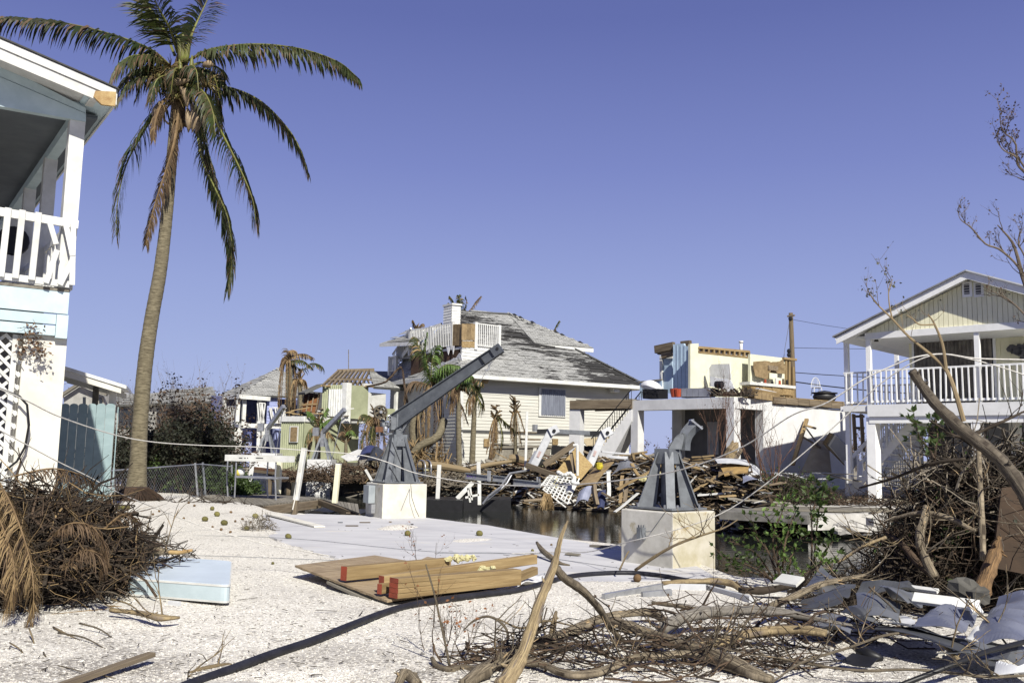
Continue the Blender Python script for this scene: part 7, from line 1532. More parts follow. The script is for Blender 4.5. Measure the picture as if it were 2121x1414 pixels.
bar('edge_board', cF_+V((0, 0, -.10)), cR2+V((0, 0, -.06)), .05, .05, oldwood, PK); bar('edge_board', cL_.lerp(cF_, .4)+V((0, 0, -.05)), cF_+V((0, 0, -.08)), .04, .03, greywood, PK)
b_ = MB(); b_.prism([at_(868, 1160, .10), at_(885, 1152, .12), at_(925, 1159, .12), at_(905, 1166, .1)], (0, 0, -.03)); b_.build('loose_deck_piece', deckwood, PK)
def beam(p, q_, w_, h, lb, mt_=newwood): return bar('wooden_beam', at_(*p), at_(*q_), w_, h, mt_, None, label=lb, cat='beam', endmat=redpaint, ch=.05)
beam((712, 1187, .20), (928, 1167, .17), .10, .15, 'red-ended pine beam lying furthest left on the deck section')
beam((790, 1203, .20), (1107, 1157, .27), .09, .11, 'long red-ended pine beam crossing above the thick one to the right')
beam((786, 1219, .14), (960, 1190, .12), .06, .10, 'short split red-ended beam between the two longer beams')
g0, g1 = at_(815, 1217, .17), at_(1070, 1194, .15)
sd_ = (g1-g0).cross(V((0, 0, 1))).normalized()
TB = thing('laminated_beam', 'thick beam of four stacked pine boards with a red end, nearest the camera', 'beam', g0)
for k in range(4): bar('pine_board', g0+V((0, 0, -.075+.05*k))+sd_*.004*(k % 2), g1+V((0, 0, -.06+.042*k)), .15, .047, newwood, TB, endmat=redpaint)
bar('wooden_beam', at_(1068, 1197, .12), at_(1108, 1181, .16), .08, .09, newwood, None, label='short pine offcut at the right end of the thick beam', cat='beam')
b_ = MB(); b_.prism([at_(1010, 1211, .03), at_(1030, 1204, .12), at_(1035, 1207, .1), at_(1028, 1214, .03)], (.02, 0, 0)); b_.prism([at_(970, 1215, .02), at_(1000, 1212, .05), at_(990, 1225, .02)], (0, 0, .01)); b_.build('torn_roofing_felt', black, label='torn black roofing felt under the thick beam', cat='felt')
for (x, y, z, n_, lb) in ((955, 1156, .22, 22, 'crumbled yellow foam heap on the long upper beam'), (1002, 1177, .22, 14, 'smaller crumbled yellow foam pile on the thick beam')):
    b_ = MB(); [b_.blob(at_(x+R.uniform(-28, 28)*(1 if n_ > 20 else .7), y+R.uniform(-5, 5), z+R.uniform(-.01, .03)), R.uniform(.02, .05), R.uniform(.02, .05), R.uniform(.02, .04), n=6, m_=4, jit=.3) for _ in range(n_)]; b_.build('foam_pile', foam, label=lb, cat='foam', kind='stuff')
mb = MB(); sheet_rand(mb, quadfn(at_(1040, 1222, .02), at_(1128, 1205, .03), at_(1130, 1184, .05), at_(1070, 1192, .06)), 12, 8, .10, 3, V((0, 0, .012)), 4); mb.build('white_cloth', cloth, label='crumpled white cloth on the gravel at the right end of the beams', cat='cloth', smooth=True)
# pale blue lounge pad
LP = thing('lounge_pad', 'pale blue upside-down lounge pad lying under the left brush heap', 'pad', G(370, 1240))
f0, f1 = G(262, 1234, .03), G(474, 1254, .02); H0 = .215; bR = G(480, 1161, H0); bR = V((bR.x, bR.y, 0)); dB = (bR-V((f1.x, f1.y, 0))); b0_ = V((f0.x, f0.y, 0))+dB*1.0
padm = mat('pale_blue_vinyl', (.50, .59, .62), (.46, .55, .58), 2.5, .5, .25, dist=.02, var=0, dirt=(.34, .38, .37), dsc=2.5, dthr=.66)
mb = MB(); F0, F1, B1_, B0_ = f0, f1, V((bR.x, bR.y, .02)), V((b0_.x, b0_.y, .03))
def pad(z0, z1, ins, mb):
    ax = (F1-F0).normalized(); ay = dB.normalized(); P = []; rr_ = .10-ins
    for (c, sx, sy) in ((F0, 1, 1), (F1, -1, 1), (B1_, -1, -1), (B0_, 1, -1)):
        for k in range(5):
            a = {(1, 1): math.pi, (-1, 1): 1.5*math.pi, (-1, -1): 0, (1, -1): .5*math.pi}[(sx, sy)]+k*math.pi/8
            q_ = V((c.x, c.y, 0))+(ax*sx+ay*sy)*(.10); P.append(q_+(ax*math.cos(a)+ay*math.sin(a))*rr_+V((0, 0, z0)))
    mb.prism(P, (0, 0, z1-z0))
pad(.05, H0-.012, .0, mb); mb.build('pad_body', padm, LP, smooth=False)
for z in (.04, H0-.022): mb = MB(); pad(z, z+.018, -.006, mb); mb.build('piping', white, LP)
mb = MB(); pad(H0-.004, H0, .008, mb); mb.build('top_panel', mat('pale_blue_top', (.60, .68, .755), (.57, .65, .72), 2, .5, .2, dist=.02, var=0), LP)
bar('foot_tab', G(350, 1250, .03), G(372, 1252, .03), .04, .06, sheetw, LP)
# black pipe across the lot
def gpath(P, r, z0=None): return [G(x, y, (r if z0 is None else z0)) for x, y in P]
pp = [(330, 1440), (410, 1410), (480, 1385), (560, 1355), (650, 1325), (720, 1297), (790, 1270), (850, 1252), (920, 1240), (1000, 1230), (1080, 1220), (1140, 1203), (1190, 1192), (1250, 1187), (1310, 1186), (1370, 1192), (1425, 1202), (1500, 1214)]
mb = MB(); mb.tube(spline(gpath(pp, .031), 90), .0315, 12); mb.build('black_pipe', mat('worn_black_pipe', (.024, .024, .032), (.014, .014, .019), 8, .55, .1, dirt=(.10, .09, .08), dsc=6, dthr=.72), label='long black flexible pipe snaking across the gravel to the pedestal', cat='pipe', smooth=True)
mb = MB(); mb.tube(spline([G(1860, 1420, .03), G(1971, 1377, .16), G(2047, 1348, .22), G(2150, 1322, .26)], 24), .019, 8); mb.build('black_hose', black, label='thin black hose crossing the bottom right corner', cat='hose', smooth=True)
# ropes
def rope(P, r, lb, n=70, mt_=ropem): mb = MB(); mb.tube(spline([W(*p) for p in P], n), r, 6, cap=False); return mb.build('rope', mt_, label=lb, cat='rope', smooth=True)
rope([(-60, 790, 10.5), (0, 806, 11), (60, 832, 11.4), (124, 863, 12), (233, 899, 13.2), (318, 915, 14), (420, 922, 15), (520, 925, 15.8), (613, 931, 16.5), (740, 941, 17.3), (800, 956, 17.6), (860, 979, 17.6), (960, 997, 17), (1060, 1005, 16), (1150, 1005, 15), (1269, 996, 13.6), (1408, 973, 12.2), (1536, 926, 11.3), (1640, 860, 10.7), (1710, 835, 10.4), (1790, 785, 10.2), (1854, 755, 10.1), (1898, 739, 10), (1954, 733, 10), (2022, 742, 10), (2121, 745, 10), (2200, 750, 10)], .0085, 'long white rope strung across the whole scene at eye level', 180)
rope([(-40, 875, 8.6), (0, 891, 8.8), (113, 952, 9.4), (184, 987, 9.8), (250, 1022, 10.2), (318, 1050, 10.8), (393, 1080, 11.2), (470, 1105, 11.4), (560, 1128, 11.5), (680, 1150, 11.2)], .006, 'second white rope sagging to the gravel at the left')
rope([(1060, 1146, 14), (1150, 1143, 13.6), (1220, 1142, 13), (1300, 1122, 11.9), (1402, 1096, 11.5), (1500, 1060, 11.3), (1595, 995, 11), (1702, 906, 10.7), (1775, 840, 10.5), (1817, 800, 10.4), (1879, 757, 10.2), (1926, 737, 10.1), (1960, 734, 10.1), (2016, 745, 10.1), (2085, 764, 10), (2160, 790, 10)], .007, 'white rope rising from the slab past the near pedestal to the right')
for i, P in enumerate(([(318, 1108), (500, 1110), (650, 1118), (900, 1142), (1150, 1146)], [(210, 1148), (420, 1150), (700, 1160)], [(900, 1145), (1060, 1146), (1300, 1178)])):
    mb = MB(); mb.tube(spline(gpath(P, .012, .02), 40), .0035, 4); mb.build('thin_wire', steel, label=['thin dark wire lying across the upper gravel and slab', 'short thin wire on the gravel above the lounge pad', 'thin wire on the slab behind the beams'][i], cat='wire')
# coconuts
cn = [(439, 1062, 9, 0), (449, 1075, 11, 0), (424, 1085, 11, 0), (464, 1091, 12, 0), (529, 1075, 11, 0), (511, 1101, 10, 0), (216, 1080, 11, 0), (244, 1067, 10, 0), (254, 1066, 10, 0), (263, 1066, 10, 0), (279, 1090, 9, 0), (597, 1116, 12, 0), (844, 1110, 13, 0), (993, 1110, 13, 0), (565, 1168, 6, 0), (1103, 1142, 6, 0), (390, 1053, 5, 1), (402, 1058, 5, 1), (316, 1077, 5, 1), (329, 1069, 5, 1), (380, 1083, 5, 1), (478, 1066, 5, 1), (487, 1085, 5, 1), (502, 1079, 5, 1), (556, 1069, 6, 1), (458, 1101, 6, 1), (477, 1105, 5, 1), (440, 1096, 4, 1), (519, 1086, 4, 1), (1142, 1130, 5, 1), (1320, 1205, 17, 1)]
mb = MB(); mb.blob(V((0, 0, 0)), 1, .78, .78, n=14, m_=10, jit=.02); proto = {}
for x, y, s, br in cn:
    p = G(x, y, .0); r_ = s*.62*p.y/1900; p.z = max(near_h(p.x, p.y), 0 if inpoly(p.x, p.y, SLAB) else -9)+r_*.7
    if br not in proto:
        o = mb.build('coconut', coirb if br else coir, loc=(0, 0, 0), smooth=True); proto[br] = o
    else: o = proto[br].copy(); col.objects.link(o)
    o.matrix_basis = Matrix.Translation(p) @ Matrix.Rotation(R.uniform(0, 6.28), 4, 'Z') @ Matrix.Rotation(R.uniform(-.4, .4), 4, 'Y') @ Matrix.Diagonal((r_, r_, r_, 1))
    lb = {844: 'green coconut standing on the slab above the beams', 993: 'green coconut on the slab right of the beams', 597: 'green coconut at the left edge of the slab', 1320: 'large grey brown husk ball beside the black pipe', 565: 'tiny green coconut on the gravel left of the deck section', 1103: 'small green coconut near the dark stick on the slab', 1142: 'small brown nut beside the dark stick on the slab'}.get(x)
    o['label'] = lb or ('small brown nut scattered on the gravel near the dock' if br else 'green husked coconut scattered on the gravel below the palm'); o['category'] = 'coconut'
    if not lb: o['group'] = 'small brown nuts on the gravel' if br else 'coconuts on the gravel below the palm'
# small boards, sticks
bar('white_board', G(222, 1112, .03), G(339, 1110, .03), .16, .03, white, None, label='white board lying on the gravel behind the left heap', cat='board')
bar('cream_board', G(560, 1064, .05), G(662, 1090, .03), .22, .03, cream, None, label='cream plank lying on the slab edge below the leaning piling', cat='board')
bar('brown_board', G(110, 1425, .03), G(314, 1354, .07), .07, .03, oldwood, None, label='brown split board at the bottom left corner', cat='board')
bar('flat_scrap', G(1173, 1146, .03), G(1200, 1148, .03), .12, .02, greywood, None, label='small grey board piece on the slab right of the dark stick', cat='board')
bar('flat_scrap', G(1224, 1129, .03), G(1262, 1132, .03), .12, .03, greywood, None, label='grey plank stub near the slab edge before the near pedestal', cat='board')
for k, (x, y, l) in enumerate(((700, 1081, 10), (745, 1081, 22), (716, 1088, 26), (806, 1080, 5), (851, 1085, 5))): bar('flat_scrap', G(x, y, .02), G(x+l, y, .02), .10, .01, [steel, oldwood, oldwood, ply, black][k], None, label='thin dark scrap lying flat on the slab behind the beams', cat='scrap', group='flat scraps on the slab')
o = thing('channel_strip', 'bent grey metal channel strip curving on the gravel before the near pedestal', 'metal strip', G(1400, 1225))
for a, c, m_ in (((1250, 1236), (1370, 1214), alu), ((1370, 1214), (1462, 1216), sheetw), ((1462, 1216), (1556, 1241), sheetw), ((1330, 1232), (1390, 1226), alu)): bar('strip', G(*a, .03), G(*c, .05), .05, .07, m_, o)

# ---------------------------------------------------------------- logs and branches, traced one by one
def log(P, lb, mt_=bark, n=26, name='branch', cat='branch', sides=9, twigs=0, tw=twigm, knob=.12, world=False):
    """P: (px, py, distance, radius in px)"""
    Q = [V(W(x, y, Y)) for x, y, Y, r in P]; S = spline(Q, n); k = len(P)-1; rad = []
    for i in range(n+1):
        t = i/n*k; j = min(int(t), k-1); ks = .86 if P[0][2] < 8.8 else .95; a = ks*P[j][3]*P[j][2]/1900; c = ks*P[j+1][3]*P[j+1][2]/1900; rad.append((a+(c-a)*(t-j))*(1+knob*noise.noise(V((i*.7, P[0][0], 0)))*1.5))
    mb = MB(); mb.tube(S, rad, sides)
    # uneven, ridged surface
    vv = []
    for i, v in enumerate(mb.v):
        s = S[i//sides]; d = V(v)-s; vv.append(tuple(s+d*(.95+.17*noise.noise(V((v[0]*11, v[1]*11, v[2]*11)))+.22*max(0, noise.noise(V((v[0]*5+7, v[1]*5, v[2]*5)))-.25)*3+.08*((i % sides) % 2))))
    mb.v = vv; uvw = [0]
    for i in range(1, n+1): uvw.append(uvw[-1]+(S[i]-S[i-1]).length)
    for j in range(2+int(max(rad)*40) if max(rad) > .02 else 0):
        i = R.randint(2, n-1); d = V((R.uniform(-1, 1), R.uniform(-1, .3), R.uniform(-.2, 1))).normalized(); l = rad[i]*R.uniform(1.3, 2.6); mb.tube([S[i], S[i]+d*l*.6, S[i]+d*l], [rad[i]*.42, rad[i]*.3, rad[i]*.12], 5)
    for j in range(twigs):
        i = R.randint(3, n-1); branchy(mb, mb, S[i], V((R.uniform(-1, 1), R.uniform(-1, .4), R.uniform(-.1, 1))).normalized(), R.uniform(.15, .5), .006+rad[i]*.12, 1, .5, 0, up=.05, n=3)
    o = mb.build(name, mt_, label=lb, cat=cat, smooth=True); me = o.data; uvl = me.uv_layers.new(name='UVMap').data; nv = (n+1)*sides
    for lp in me.loops:
        vi = lp.vertex_index; uvl[lp.index].uv = (uvw[vi//sides], abs((vi % sides)/sides-.5)) if vi < nv else (vi*.07, .3)
    return o
def gy(y, z=.08, x=1200): return G(x, y, z).y
log([(1040, 1425, 6.15, 22), (1066, 1385, 6.3, 18), (1084, 1350, 6.4, 14), (1104, 1290, 6.5, 13), (1122, 1235, 6.55, 11.5), (1144, 1180, 6.6, 10), (1154, 1145, 6.6, 7), (1162, 1112, 6.6, 5.5), (1176, 1078, 6.65, 2)], 'upright forked barkless log rising highest from the foreground tangle', barewood, 40, cat='log', name='broken_log', knob=.15)
log([(1150, 1175, 6.62, 10), (1170, 1197, 6.7, 10), (1205, 1221, 6.9, 9.5), (1242, 1262, 7.2, 9), (1269, 1304, 7.5, 7), (1296, 1330, 7.7, 4)], 'branch arm falling right from the fork of the upright log', bark, 24)
log([(960, 1420, 6.25, 16), (1000, 1388, 6.5, 16), (1040, 1362, 6.9, 14), (1090, 1338, 7.3, 14), (1141, 1322, 7.6, 12), (1190, 1303, 7.9, 12), (1235, 1284, 8.3, 11), (1291, 1271, 8.6, 9), (1348, 1268, 8.7, 9), (1380, 1284, 8.5, 7)], 'long arching branch behind the upright log, reaching far right', bark, 44, twigs=5)
log([(1265, 1286, 7.9, 13), (1310, 1300, 7.7, 13), (1360, 1317, 7.5, 13), (1412, 1334, 7.3, 14), (1461, 1352, 7.1, 19), (1518, 1375, 6.8, 21), (1570, 1398, 6.6, 16), (1600, 1406, 6.5, 8)], 'thick dark log running down right to a splintered end', bark, 40, cat='log', name='broken_log', twigs=3)
log([(1371, 1302, 7.9, 14), (1408, 1281, 8.1, 14), (1461, 1268, 8.2, 14), (1537, 1263, 8.2, 12), (1610, 1266, 8.1, 11), (1680, 1279, 8.0, 7), (1740, 1290, 7.9, 4), (1855, 1308, 7.8, 2.5)], 'smooth grey log curving right across the tangle to the metal sheets', barkmat('grey_smooth_bark', (.34, .31, .27), (.16, .14, .12), (.30, .22, .13), .64), 44, cat='log', name='broken_log')
log([(1440, 1340, 7.4, 10), (1500, 1328, 7.6, 11), (1555, 1310, 7.7, 11), (1620, 1303, 7.7, 11), (1670, 1304, 7.6, 11), (1712, 1311, 7.5, 9)], 'yellow brown stripped log below the smooth grey one', barewood, 30, cat='log', name='broken_log')
log([(1030, 1368, 7.0, 7), (1075, 1371, 6.9, 9), (1120, 1374, 6.8, 9), (1159, 1391, 6.6, 9), (1197, 1397, 6.5, 10), (1240, 1391, 6.6, 10), (1280, 1375, 6.8, 9), (1310, 1362, 6.9, 9), (1367, 1357, 7.0, 10), (1423, 1354, 7.1, 9), (1475, 1364, 7.0, 8)], 'winding branch lying lowest along the front of the tangle', bark, 50, twigs=4)
log([(895, 1362, 6.9, 5), (905, 1378, 6.8, 7), (930, 1386, 6.7, 8), (960, 1382, 6.8, 8), (1000, 1386, 6.7, 8), (1040, 1378, 6.8, 7)], 'hooked short branch at the left end of the tangle', bark, 24)
log([(820, 1425, 6.2, 9), (836, 1395, 6.3, 12), (850, 1400, 6.3, 14), (866, 1416, 6.2, 12)], 'chunk of broken grey wood at the bottom edge left of the upright log', bark, 14)
log([(931, 1376, 6.8, 3.5), (922, 1330, 6.8, 3), (911, 1281, 6.8, 3), (900, 1230, 6.8, 2.5), (882, 1168, 6.8, 2)], 'thin straight stick standing upright left of the tangle', bark, 16, sides=6)
log([(960, 1305, 7.4, 1.5), (978, 1287, 7.4, 2.5), (1005, 1276, 7.4, 3), (1030, 1283, 7.4, 3.5), (1050, 1305, 7.4, 3.5), (1050, 1335, 7.3, 3), (1043, 1352, 7.2, 2)], 'thin looping root arching left of the upright log', bark, 20, sides=6)
log([(1030, 1280, 7.4, 2), (1080, 1300, 7.5, 2.5), (1130, 1285, 7.6, 2.5), (1190, 1296, 7.6, 2)], 'thin branch crossing behind the upright log', barewood, 20, sides=6)
log([(1316, 1180, 11.6, 3.6), (1355, 1153, 11.4, 3.4), (1401, 1127, 11.2, 3), (1454, 1108, 11.1, 2.4), (1499, 1093, 11.1, 1.8), (1528, 1076, 11.2, 1)], 'bare twiggy branch leaning in front of the near pedestal', barewood, 24, sides=6, twigs=9)
log([(1283, 1180, 11.8, 2.2), (1297, 1150, 11.8, 2), (1303, 1140, 11.8, 1.2)], 'short thin twig at the left foot of the near pedestal', barewood, 8, sides=5)
log([(1372, 1207, 10.9, 5), (1430, 1204, 10.9, 6), (1480, 1202, 10.9, 6.5), (1515, 1208, 10.8, 7), (1535, 1220, 10.6, 5)], 'pale stripped log at the foot of the near pedestal', barewood, 24, cat='log', name='broken_log')
log([(1530, 1222, 10.4, 7), (1580, 1222, 10.3, 8), (1640, 1212, 10.2, 7), (1700, 1196, 10.2, 5), (1750, 1190, 10.1, 3)], 'dark log lying at the water side behind the metal sheets', twigm, 20, cat='log', name='broken_log', twigs=4)
log([(1152, 1266, 7.8, 4), (1147, 1290, 7.7, 7), (1142, 1312, 7.6, 6)], 'short splintered upright stub behind the upright log', barewood, 8, sides=6)
log([(1112, 1123, 14.2, 3), (1122, 1138, 13.8, 6), (1140, 1153, 13.4, 6), (1160, 1166, 13, 4), (1180, 1170, 12.9, 2)], 'dark rotten stick on the slab right of the beams', bark, 14, sides=7)
log([(1593, 1256, 8.6, 8), (1640, 1236, 8.8, 8), (1692, 1213, 9.0, 8), (1744, 1200, 9.1, 6), (1800, 1188, 9.2, 3)], 'splintered brown branch leading up right to the metal heap', bark, 22, twigs=7)
log([(1350, 1247, 8.9, 4), (1400, 1254, 8.8, 5), (1450, 1262, 8.7, 5)], 'short branch above the smooth grey log', bark, 12, sides=6)
log([(1890, 1304, 7.6, 6), (1920, 1316, 7.4, 6), (1952, 1334, 7.1, 6), (1988, 1368, 6.8, 5)], 'brown branch lying across the long metal trough', barewood, 18, twigs=3)
log([(1600, 1412, 6.3, 2.5), (1660, 1372, 6.6, 3), (1760, 1340, 6.9, 3), (1830, 1316, 7.2, 3), (1900, 1306, 7.4, 3)], 'thin twig sloping up to the metal sheets from the front', bark, 20, sides=6, twigs=4)
log([(1560, 1352, 7.0, 2.5), (1661, 1372, 6.7, 3), (1782, 1388, 6.5, 3.5), (1896, 1386, 6.5, 3.5), (2040, 1400, 6.4, 3.5), (2130, 1398, 6.4, 3)], 'long thin root along the bottom right gravel', bark, 30, sides=6, twigs=10)
log([(1800, 1215, 8.3, 2.5), (1850, 1260, 7.9, 2.5), (1870, 1300, 7.5, 2.5)], 'thin twig draped over the grey metal panels', bark, 10, sides=5)
log([(2000, 1240, 7.6, 2.5), (2050, 1290, 7.3, 2.5), (2090, 1340, 7.0, 2.5), (2130, 1395, 6.8, 2)], 'thin twig draped over the far right metal sheet', bark, 12, sides=5, twigs=4)
log([(110, 1298, 7.9, 2), (180, 1335, 7.4, 3.5), (250, 1368, 7.0, 4), (345, 1397, 6.6, 1.5)], 'thin crooked stick crossing the brown board at bottom left', barewood, 14, sides=6)
log([(228, 1262, 8.4, 5), (285, 1268, 8.3, 6), (330, 1278, 8.1, 9), (372, 1278, 8.2, 3)], 'grey forked driftwood below the lounge pad', barewood, 14, sides=7, twigs=3)
log([(372, 1411, 6.4, 3), (392, 1396, 6.5, 6), (420, 1384, 6.6, 5), (470, 1375, 6.8, 4), (482, 1378, 6.8, 2)], 'small curved root beside the black pipe at the bottom', barewood, 14, sides=6, twigs=3)
log([(200, 1128, 10.6, 16), (270, 1135, 10.4, 15), (330, 1141, 10.3, 9), (352, 1143, 10.3, 5)], 'dark fallen trunk poking right out of the left heap', bark, 16, cat='log', name='broken_log', twigs=8)
log([(348, 1143, 10.3, 5), (372, 1144, 10.25, 5), (398, 1139, 10.2, 3)], 'splintered yellow end of the trunk beside the lounge pad', rotm, 8, sides=5, name='broken_log', cat='log')
for k in range(9):
    a = [(120, 1310, 7.6), (60, 1300, 7.5), (165, 1290, 7.9), (20, 1330, 7.2), (90, 1350, 7.0), (230, 1240, 8.5), (70, 1380, 6.8), (150, 1400, 6.6), (200, 1225, 8.6)][k]; d = [(110, 40), (20, 90), (90, 50), (50, 60), (15, 60), (80, 45), (100, 10), (90, 4), (70, 20)][k]
    log([(a[0], a[1], a[2], 2.2), (a[0]+d[0]*.5, a[1]+d[1]*.4-6, a[2]-.15, 2), (a[0]+d[0], a[1]+d[1], a[2]-.4, 1)], 'thin loose twig on the gravel below the left heap', barewood if k % 2 else bark, 8, sides=4, cat='twig', name='twig')['group'] = 'twigs on the gravel below the left heap'
# fine branches filling the tangle
heap('branch_tangle', 'fine dark twigs filling the foreground tangle between the logs', V((1.05, 7.25, .02)), 1.3, .55, .16, 230, twigm, (.2, .8), (.003, .008), flat=.25, leaves=.12, leafm=deadleaf, ls=.03)
heap('branch_tangle', 'tan bark strips and roots under the foreground logs', V((.9, 7.0, .02)), 1.4, .45, .12, 130, twigr, (.15, .7), (.004, .010), flat=.25)
heap('branch_tangle', 'thin brown twigs spread between the tangle and the metal heap', V((2.4, 8.3, .02)), 1.2, .7, .18, 170, twigr, (.3, 1.0), (.003, .008), flat=.25, leaves=.1, ls=.03)
heap('branch_tangle', 'dark mass of twigs at the water edge behind the metal heap', V((4.0, 10.0, .0)), .9, .5, .16, 300, twigm, (.3, 1.0), (.004, .010), flat=.4)
for (x, y, Y, lb) in ((930, 1376, 6.8, 'sparse seedling with curled brown leaves left of the tangle'), (905, 1340, 7.3, 'wispy seedling before the black pipe'), (885, 1150, 12.6, 'wispy dead seedling on the deck section')):
    c = W(x, y, Y); shrub(lb, V((c.x, c.y, near_h(c.x, c.y))), .75, nst=3, r=.005, leaf=.8, ls=.028, leafm=mat('orange_brown_leaf', (.25, .10, .04), None, 3, .7, 0), stem=twigr, depth=2, name='dead_seedling', cat='seedling', spread=.5, lean=.5)
heap('dry_weed', 'small clump of dry grey weed on the slab edge among the coconuts', G(538, 1100), .28, .25, .3, 130, twigg, (.1, .35), (.003, .007), flat=1)
heap('twig_litter', 'thin twigs lying at the foot of the wooden dock', G(400, 1048), 1.6, .5, .10, 120, twigm, (.3, 1.2), (.006, .014), flat=.15)
# litter: leaf scraps, twigs spread thinly over the gravel
mb = MB()
for k in range(800):
    x = R.uniform(-20, 2140); y = 1060+354*R.random()**.7; p = G(x, y)
    if p.y > interp(NE, p.x)-.3: continue
    p.z = max(near_h(p.x, p.y), 0)+.012; a = R.uniform(0, 6.28); l = R.uniform(.01, .07)*(1+2*(R.random() < .06)); mb.bar(p, p+V((math.cos(a)*l, math.sin(a)*l, R.uniform(0, .01))), R.uniform(.003, .008), .004)
mb.build('litter', twigm, kind='stuff', label='scattered leaf and twig litter on the gravel', cat='litter')

# ---------------------------------------------------------------- bent sheet metal at lower right
def rz(x, y): return (1480+x/2.647, 880+y/2.647)
def pz(P): return [(*rz(x, y), Y) for x, y, Y in P]
dk_sheet = mat('dark_grey_sheet', (.13, .135, .145), (.09, .095, .10), 3, .45, .1, metal=.4, var=.1)
pale_sheet = mat('pale_grey_sheet', (.27, .28, .29), (.19, .20, .215), 3, .38, .15, metal=.55, var=.1, dirt=(.25, .22, .19), dsc=3, dthr=.64)
lav_sheet = mat('lavender_grey_sheet', (.26, .275, .34), (.20, .215, .28), 3, .4, .12, metal=.45, var=.05, dirt=(.2, .18, .17), dsc=3, dthr=.68)
def ps(P, mt_, lb, bend=.05, seed=1, n=8): return panel('metal_sheet', pz(P), mt_, lb, 'metal sheet', bend*.55, .006, seed, n+6, 1.3, ridge=.085 if n < 12 else .03)
ps([(470, 1040, 8.3), (700, 960, 8.2), (780, 880, 8.7), (480, 970, 8.9)], dk_sheet, 'dark grey metal panel lying at the left of the metal heap', .04, 1)
ps([(770, 900, 8.5), (1100, 930, 8.4), (1090, 900, 8.7), (860, 835, 8.9)], dk_sheet, 'dark arched metal strip on top of the heap', .06, 2)
ps([(790, 1050, 7.8), (1010, 1075, 7.6), (1020, 985, 8.2), (780, 940, 8.5)], pale_sheet, 'pale grey folded panel in the middle of the metal heap', .06, 3)
ps([(900, 900, 8.3), (1060, 1000, 7.9), (1140, 1000, 8.1), (1090, 905, 8.6)], pale_sheet, 'narrow pale panel behind the dark triangular gap', .04, 4)
ps([(1090, 1130, 7.3), (1340, 1165, 7.1), (1440, 1060, 7.7), (1180, 1010, 7.9)], lav_sheet, 'curved lavender grey panel right of the heap centre', .07, 5)
ps([(1400, 1180, 7.0), (1720, 1230, 6.9), (1760, 955, 7.9), (1560, 960, 8.1)], lav_sheet, 'large dented lavender grey sheet at the right edge', .08, 6)
ps([(870, 1120, 7.5), (1550, 1325, 6.6), (1540, 1270, 6.8), (900, 1095, 7.8)], dk_sheet, 'long dark metal trough sloping to the front', .10, 7, 12)
ps([(880, 1090, 7.6), (1540, 1268, 6.8), (1450, 1200, 7.1), (1090, 1110, 7.6)], pale_sheet, 'pale inner side of the long metal trough', .06, 8, 10)
ps([(500, 1120, 7.9), (740, 1160, 7.6), (760, 1080, 8.1), (560, 1060, 8.2)], sheetm, 'flat grey sheet low at the left of the metal heap', .04, 9)
ps([(600, 960, 8.8), (700, 860, 9.2), (585, 780, 9.5), (480, 900, 9.2)], pale_sheet, 'grey fin-shaped sheet rising at the back left of the heap', .05, 10)
ps([(1330, 1158, 7.05), (1440, 1160, 7.0), (1440, 1085, 7.25), (1400, 1100, 7.25)], white, 'small bright white sheet corner before the lavender panel', .01, 11, 4)
ps([(1530, 1365, 6.45), (1760, 1400, 6.4), (1760, 1300, 6.7), (1545, 1330, 6.6)], sheetw, 'pale blue white sheet edge at the bottom right', .03, 12)
ps([(900, 1060, 7.7), (1090, 1110, 7.5), (1100, 1065, 7.7), (1000, 1040, 7.9)], sheetw, 'crumpled white sheet under the pale folded panel', .05, 13)
ps([(700, 1040, 8.0), (800, 1090, 7.8), (900, 1090, 7.7), (790, 1000, 8.0)], dk_sheet, 'dark crushed sheet between the panels', .07, 14)
ps([(1200, 1240, 6.9), (1700, 1330, 6.7), (1700, 1230, 7.0), (1400, 1190, 7.1)], pale_sheet, 'flat pale sheet under the large lavender one', .03, 15)
for i, (a, c, w_) in enumerate((((1090, 945, 8.0), (1450, 990, 7.7), .12), ((1000, 880, 8.7), (1225, 910, 8.4), .05), ((350, 840, 9.6), (470, 860, 9.4), .16), ((1395, 1000, 7.6), (1455, 1000, 7.6), .12))):
    bar('white_trim', W(*rz(*a[:2]), a[2]), W(*rz(*c[:2]), c[2]), w_, .03, white, None, up=V((0, -.6, .8)), label=['wide white trim board behind the lavender panels', 'thin white trim strip at the back of the metal heap', 'white board behind the fin-shaped sheet', 'short white trim piece at the end of the wide board'][i], cat='trim board')
b_ = MB(); b_.tube(spline([W(*rz(755, 1170), 7.4), W(*rz(800, 1230), 7.1), W(*rz(850, 1260), 7.0), W(*rz(925, 1280), 6.95)], 10), [.02, .03, .045, .04, .05, .04, .05, .045, .04, .03, .015], 10); b_.build('black_rubber_boot', black, label='crushed black rubber piece under the metal heap', cat='rubber', smooth=True)
ps([(690, 1290, 6.9), (850, 1325, 6.8), (900, 1280, 6.9), (760, 1265, 7.0)], black, 'flat torn black rubber sheet on the gravel before the metal heap', .02, 16)
b_ = MB(); b_.blob(W(*rz(1380, 905), 8.0), .14, .12, .11, n=8, m_=6, jit=.3); b_.blob(W(*rz(1440, 940), 7.9), .1, .1, .08, n=8, m_=6, jit=.3); b_.build('rock', seaw, label='rough grey rock at the foot of the splintered trunk', cat='rock')

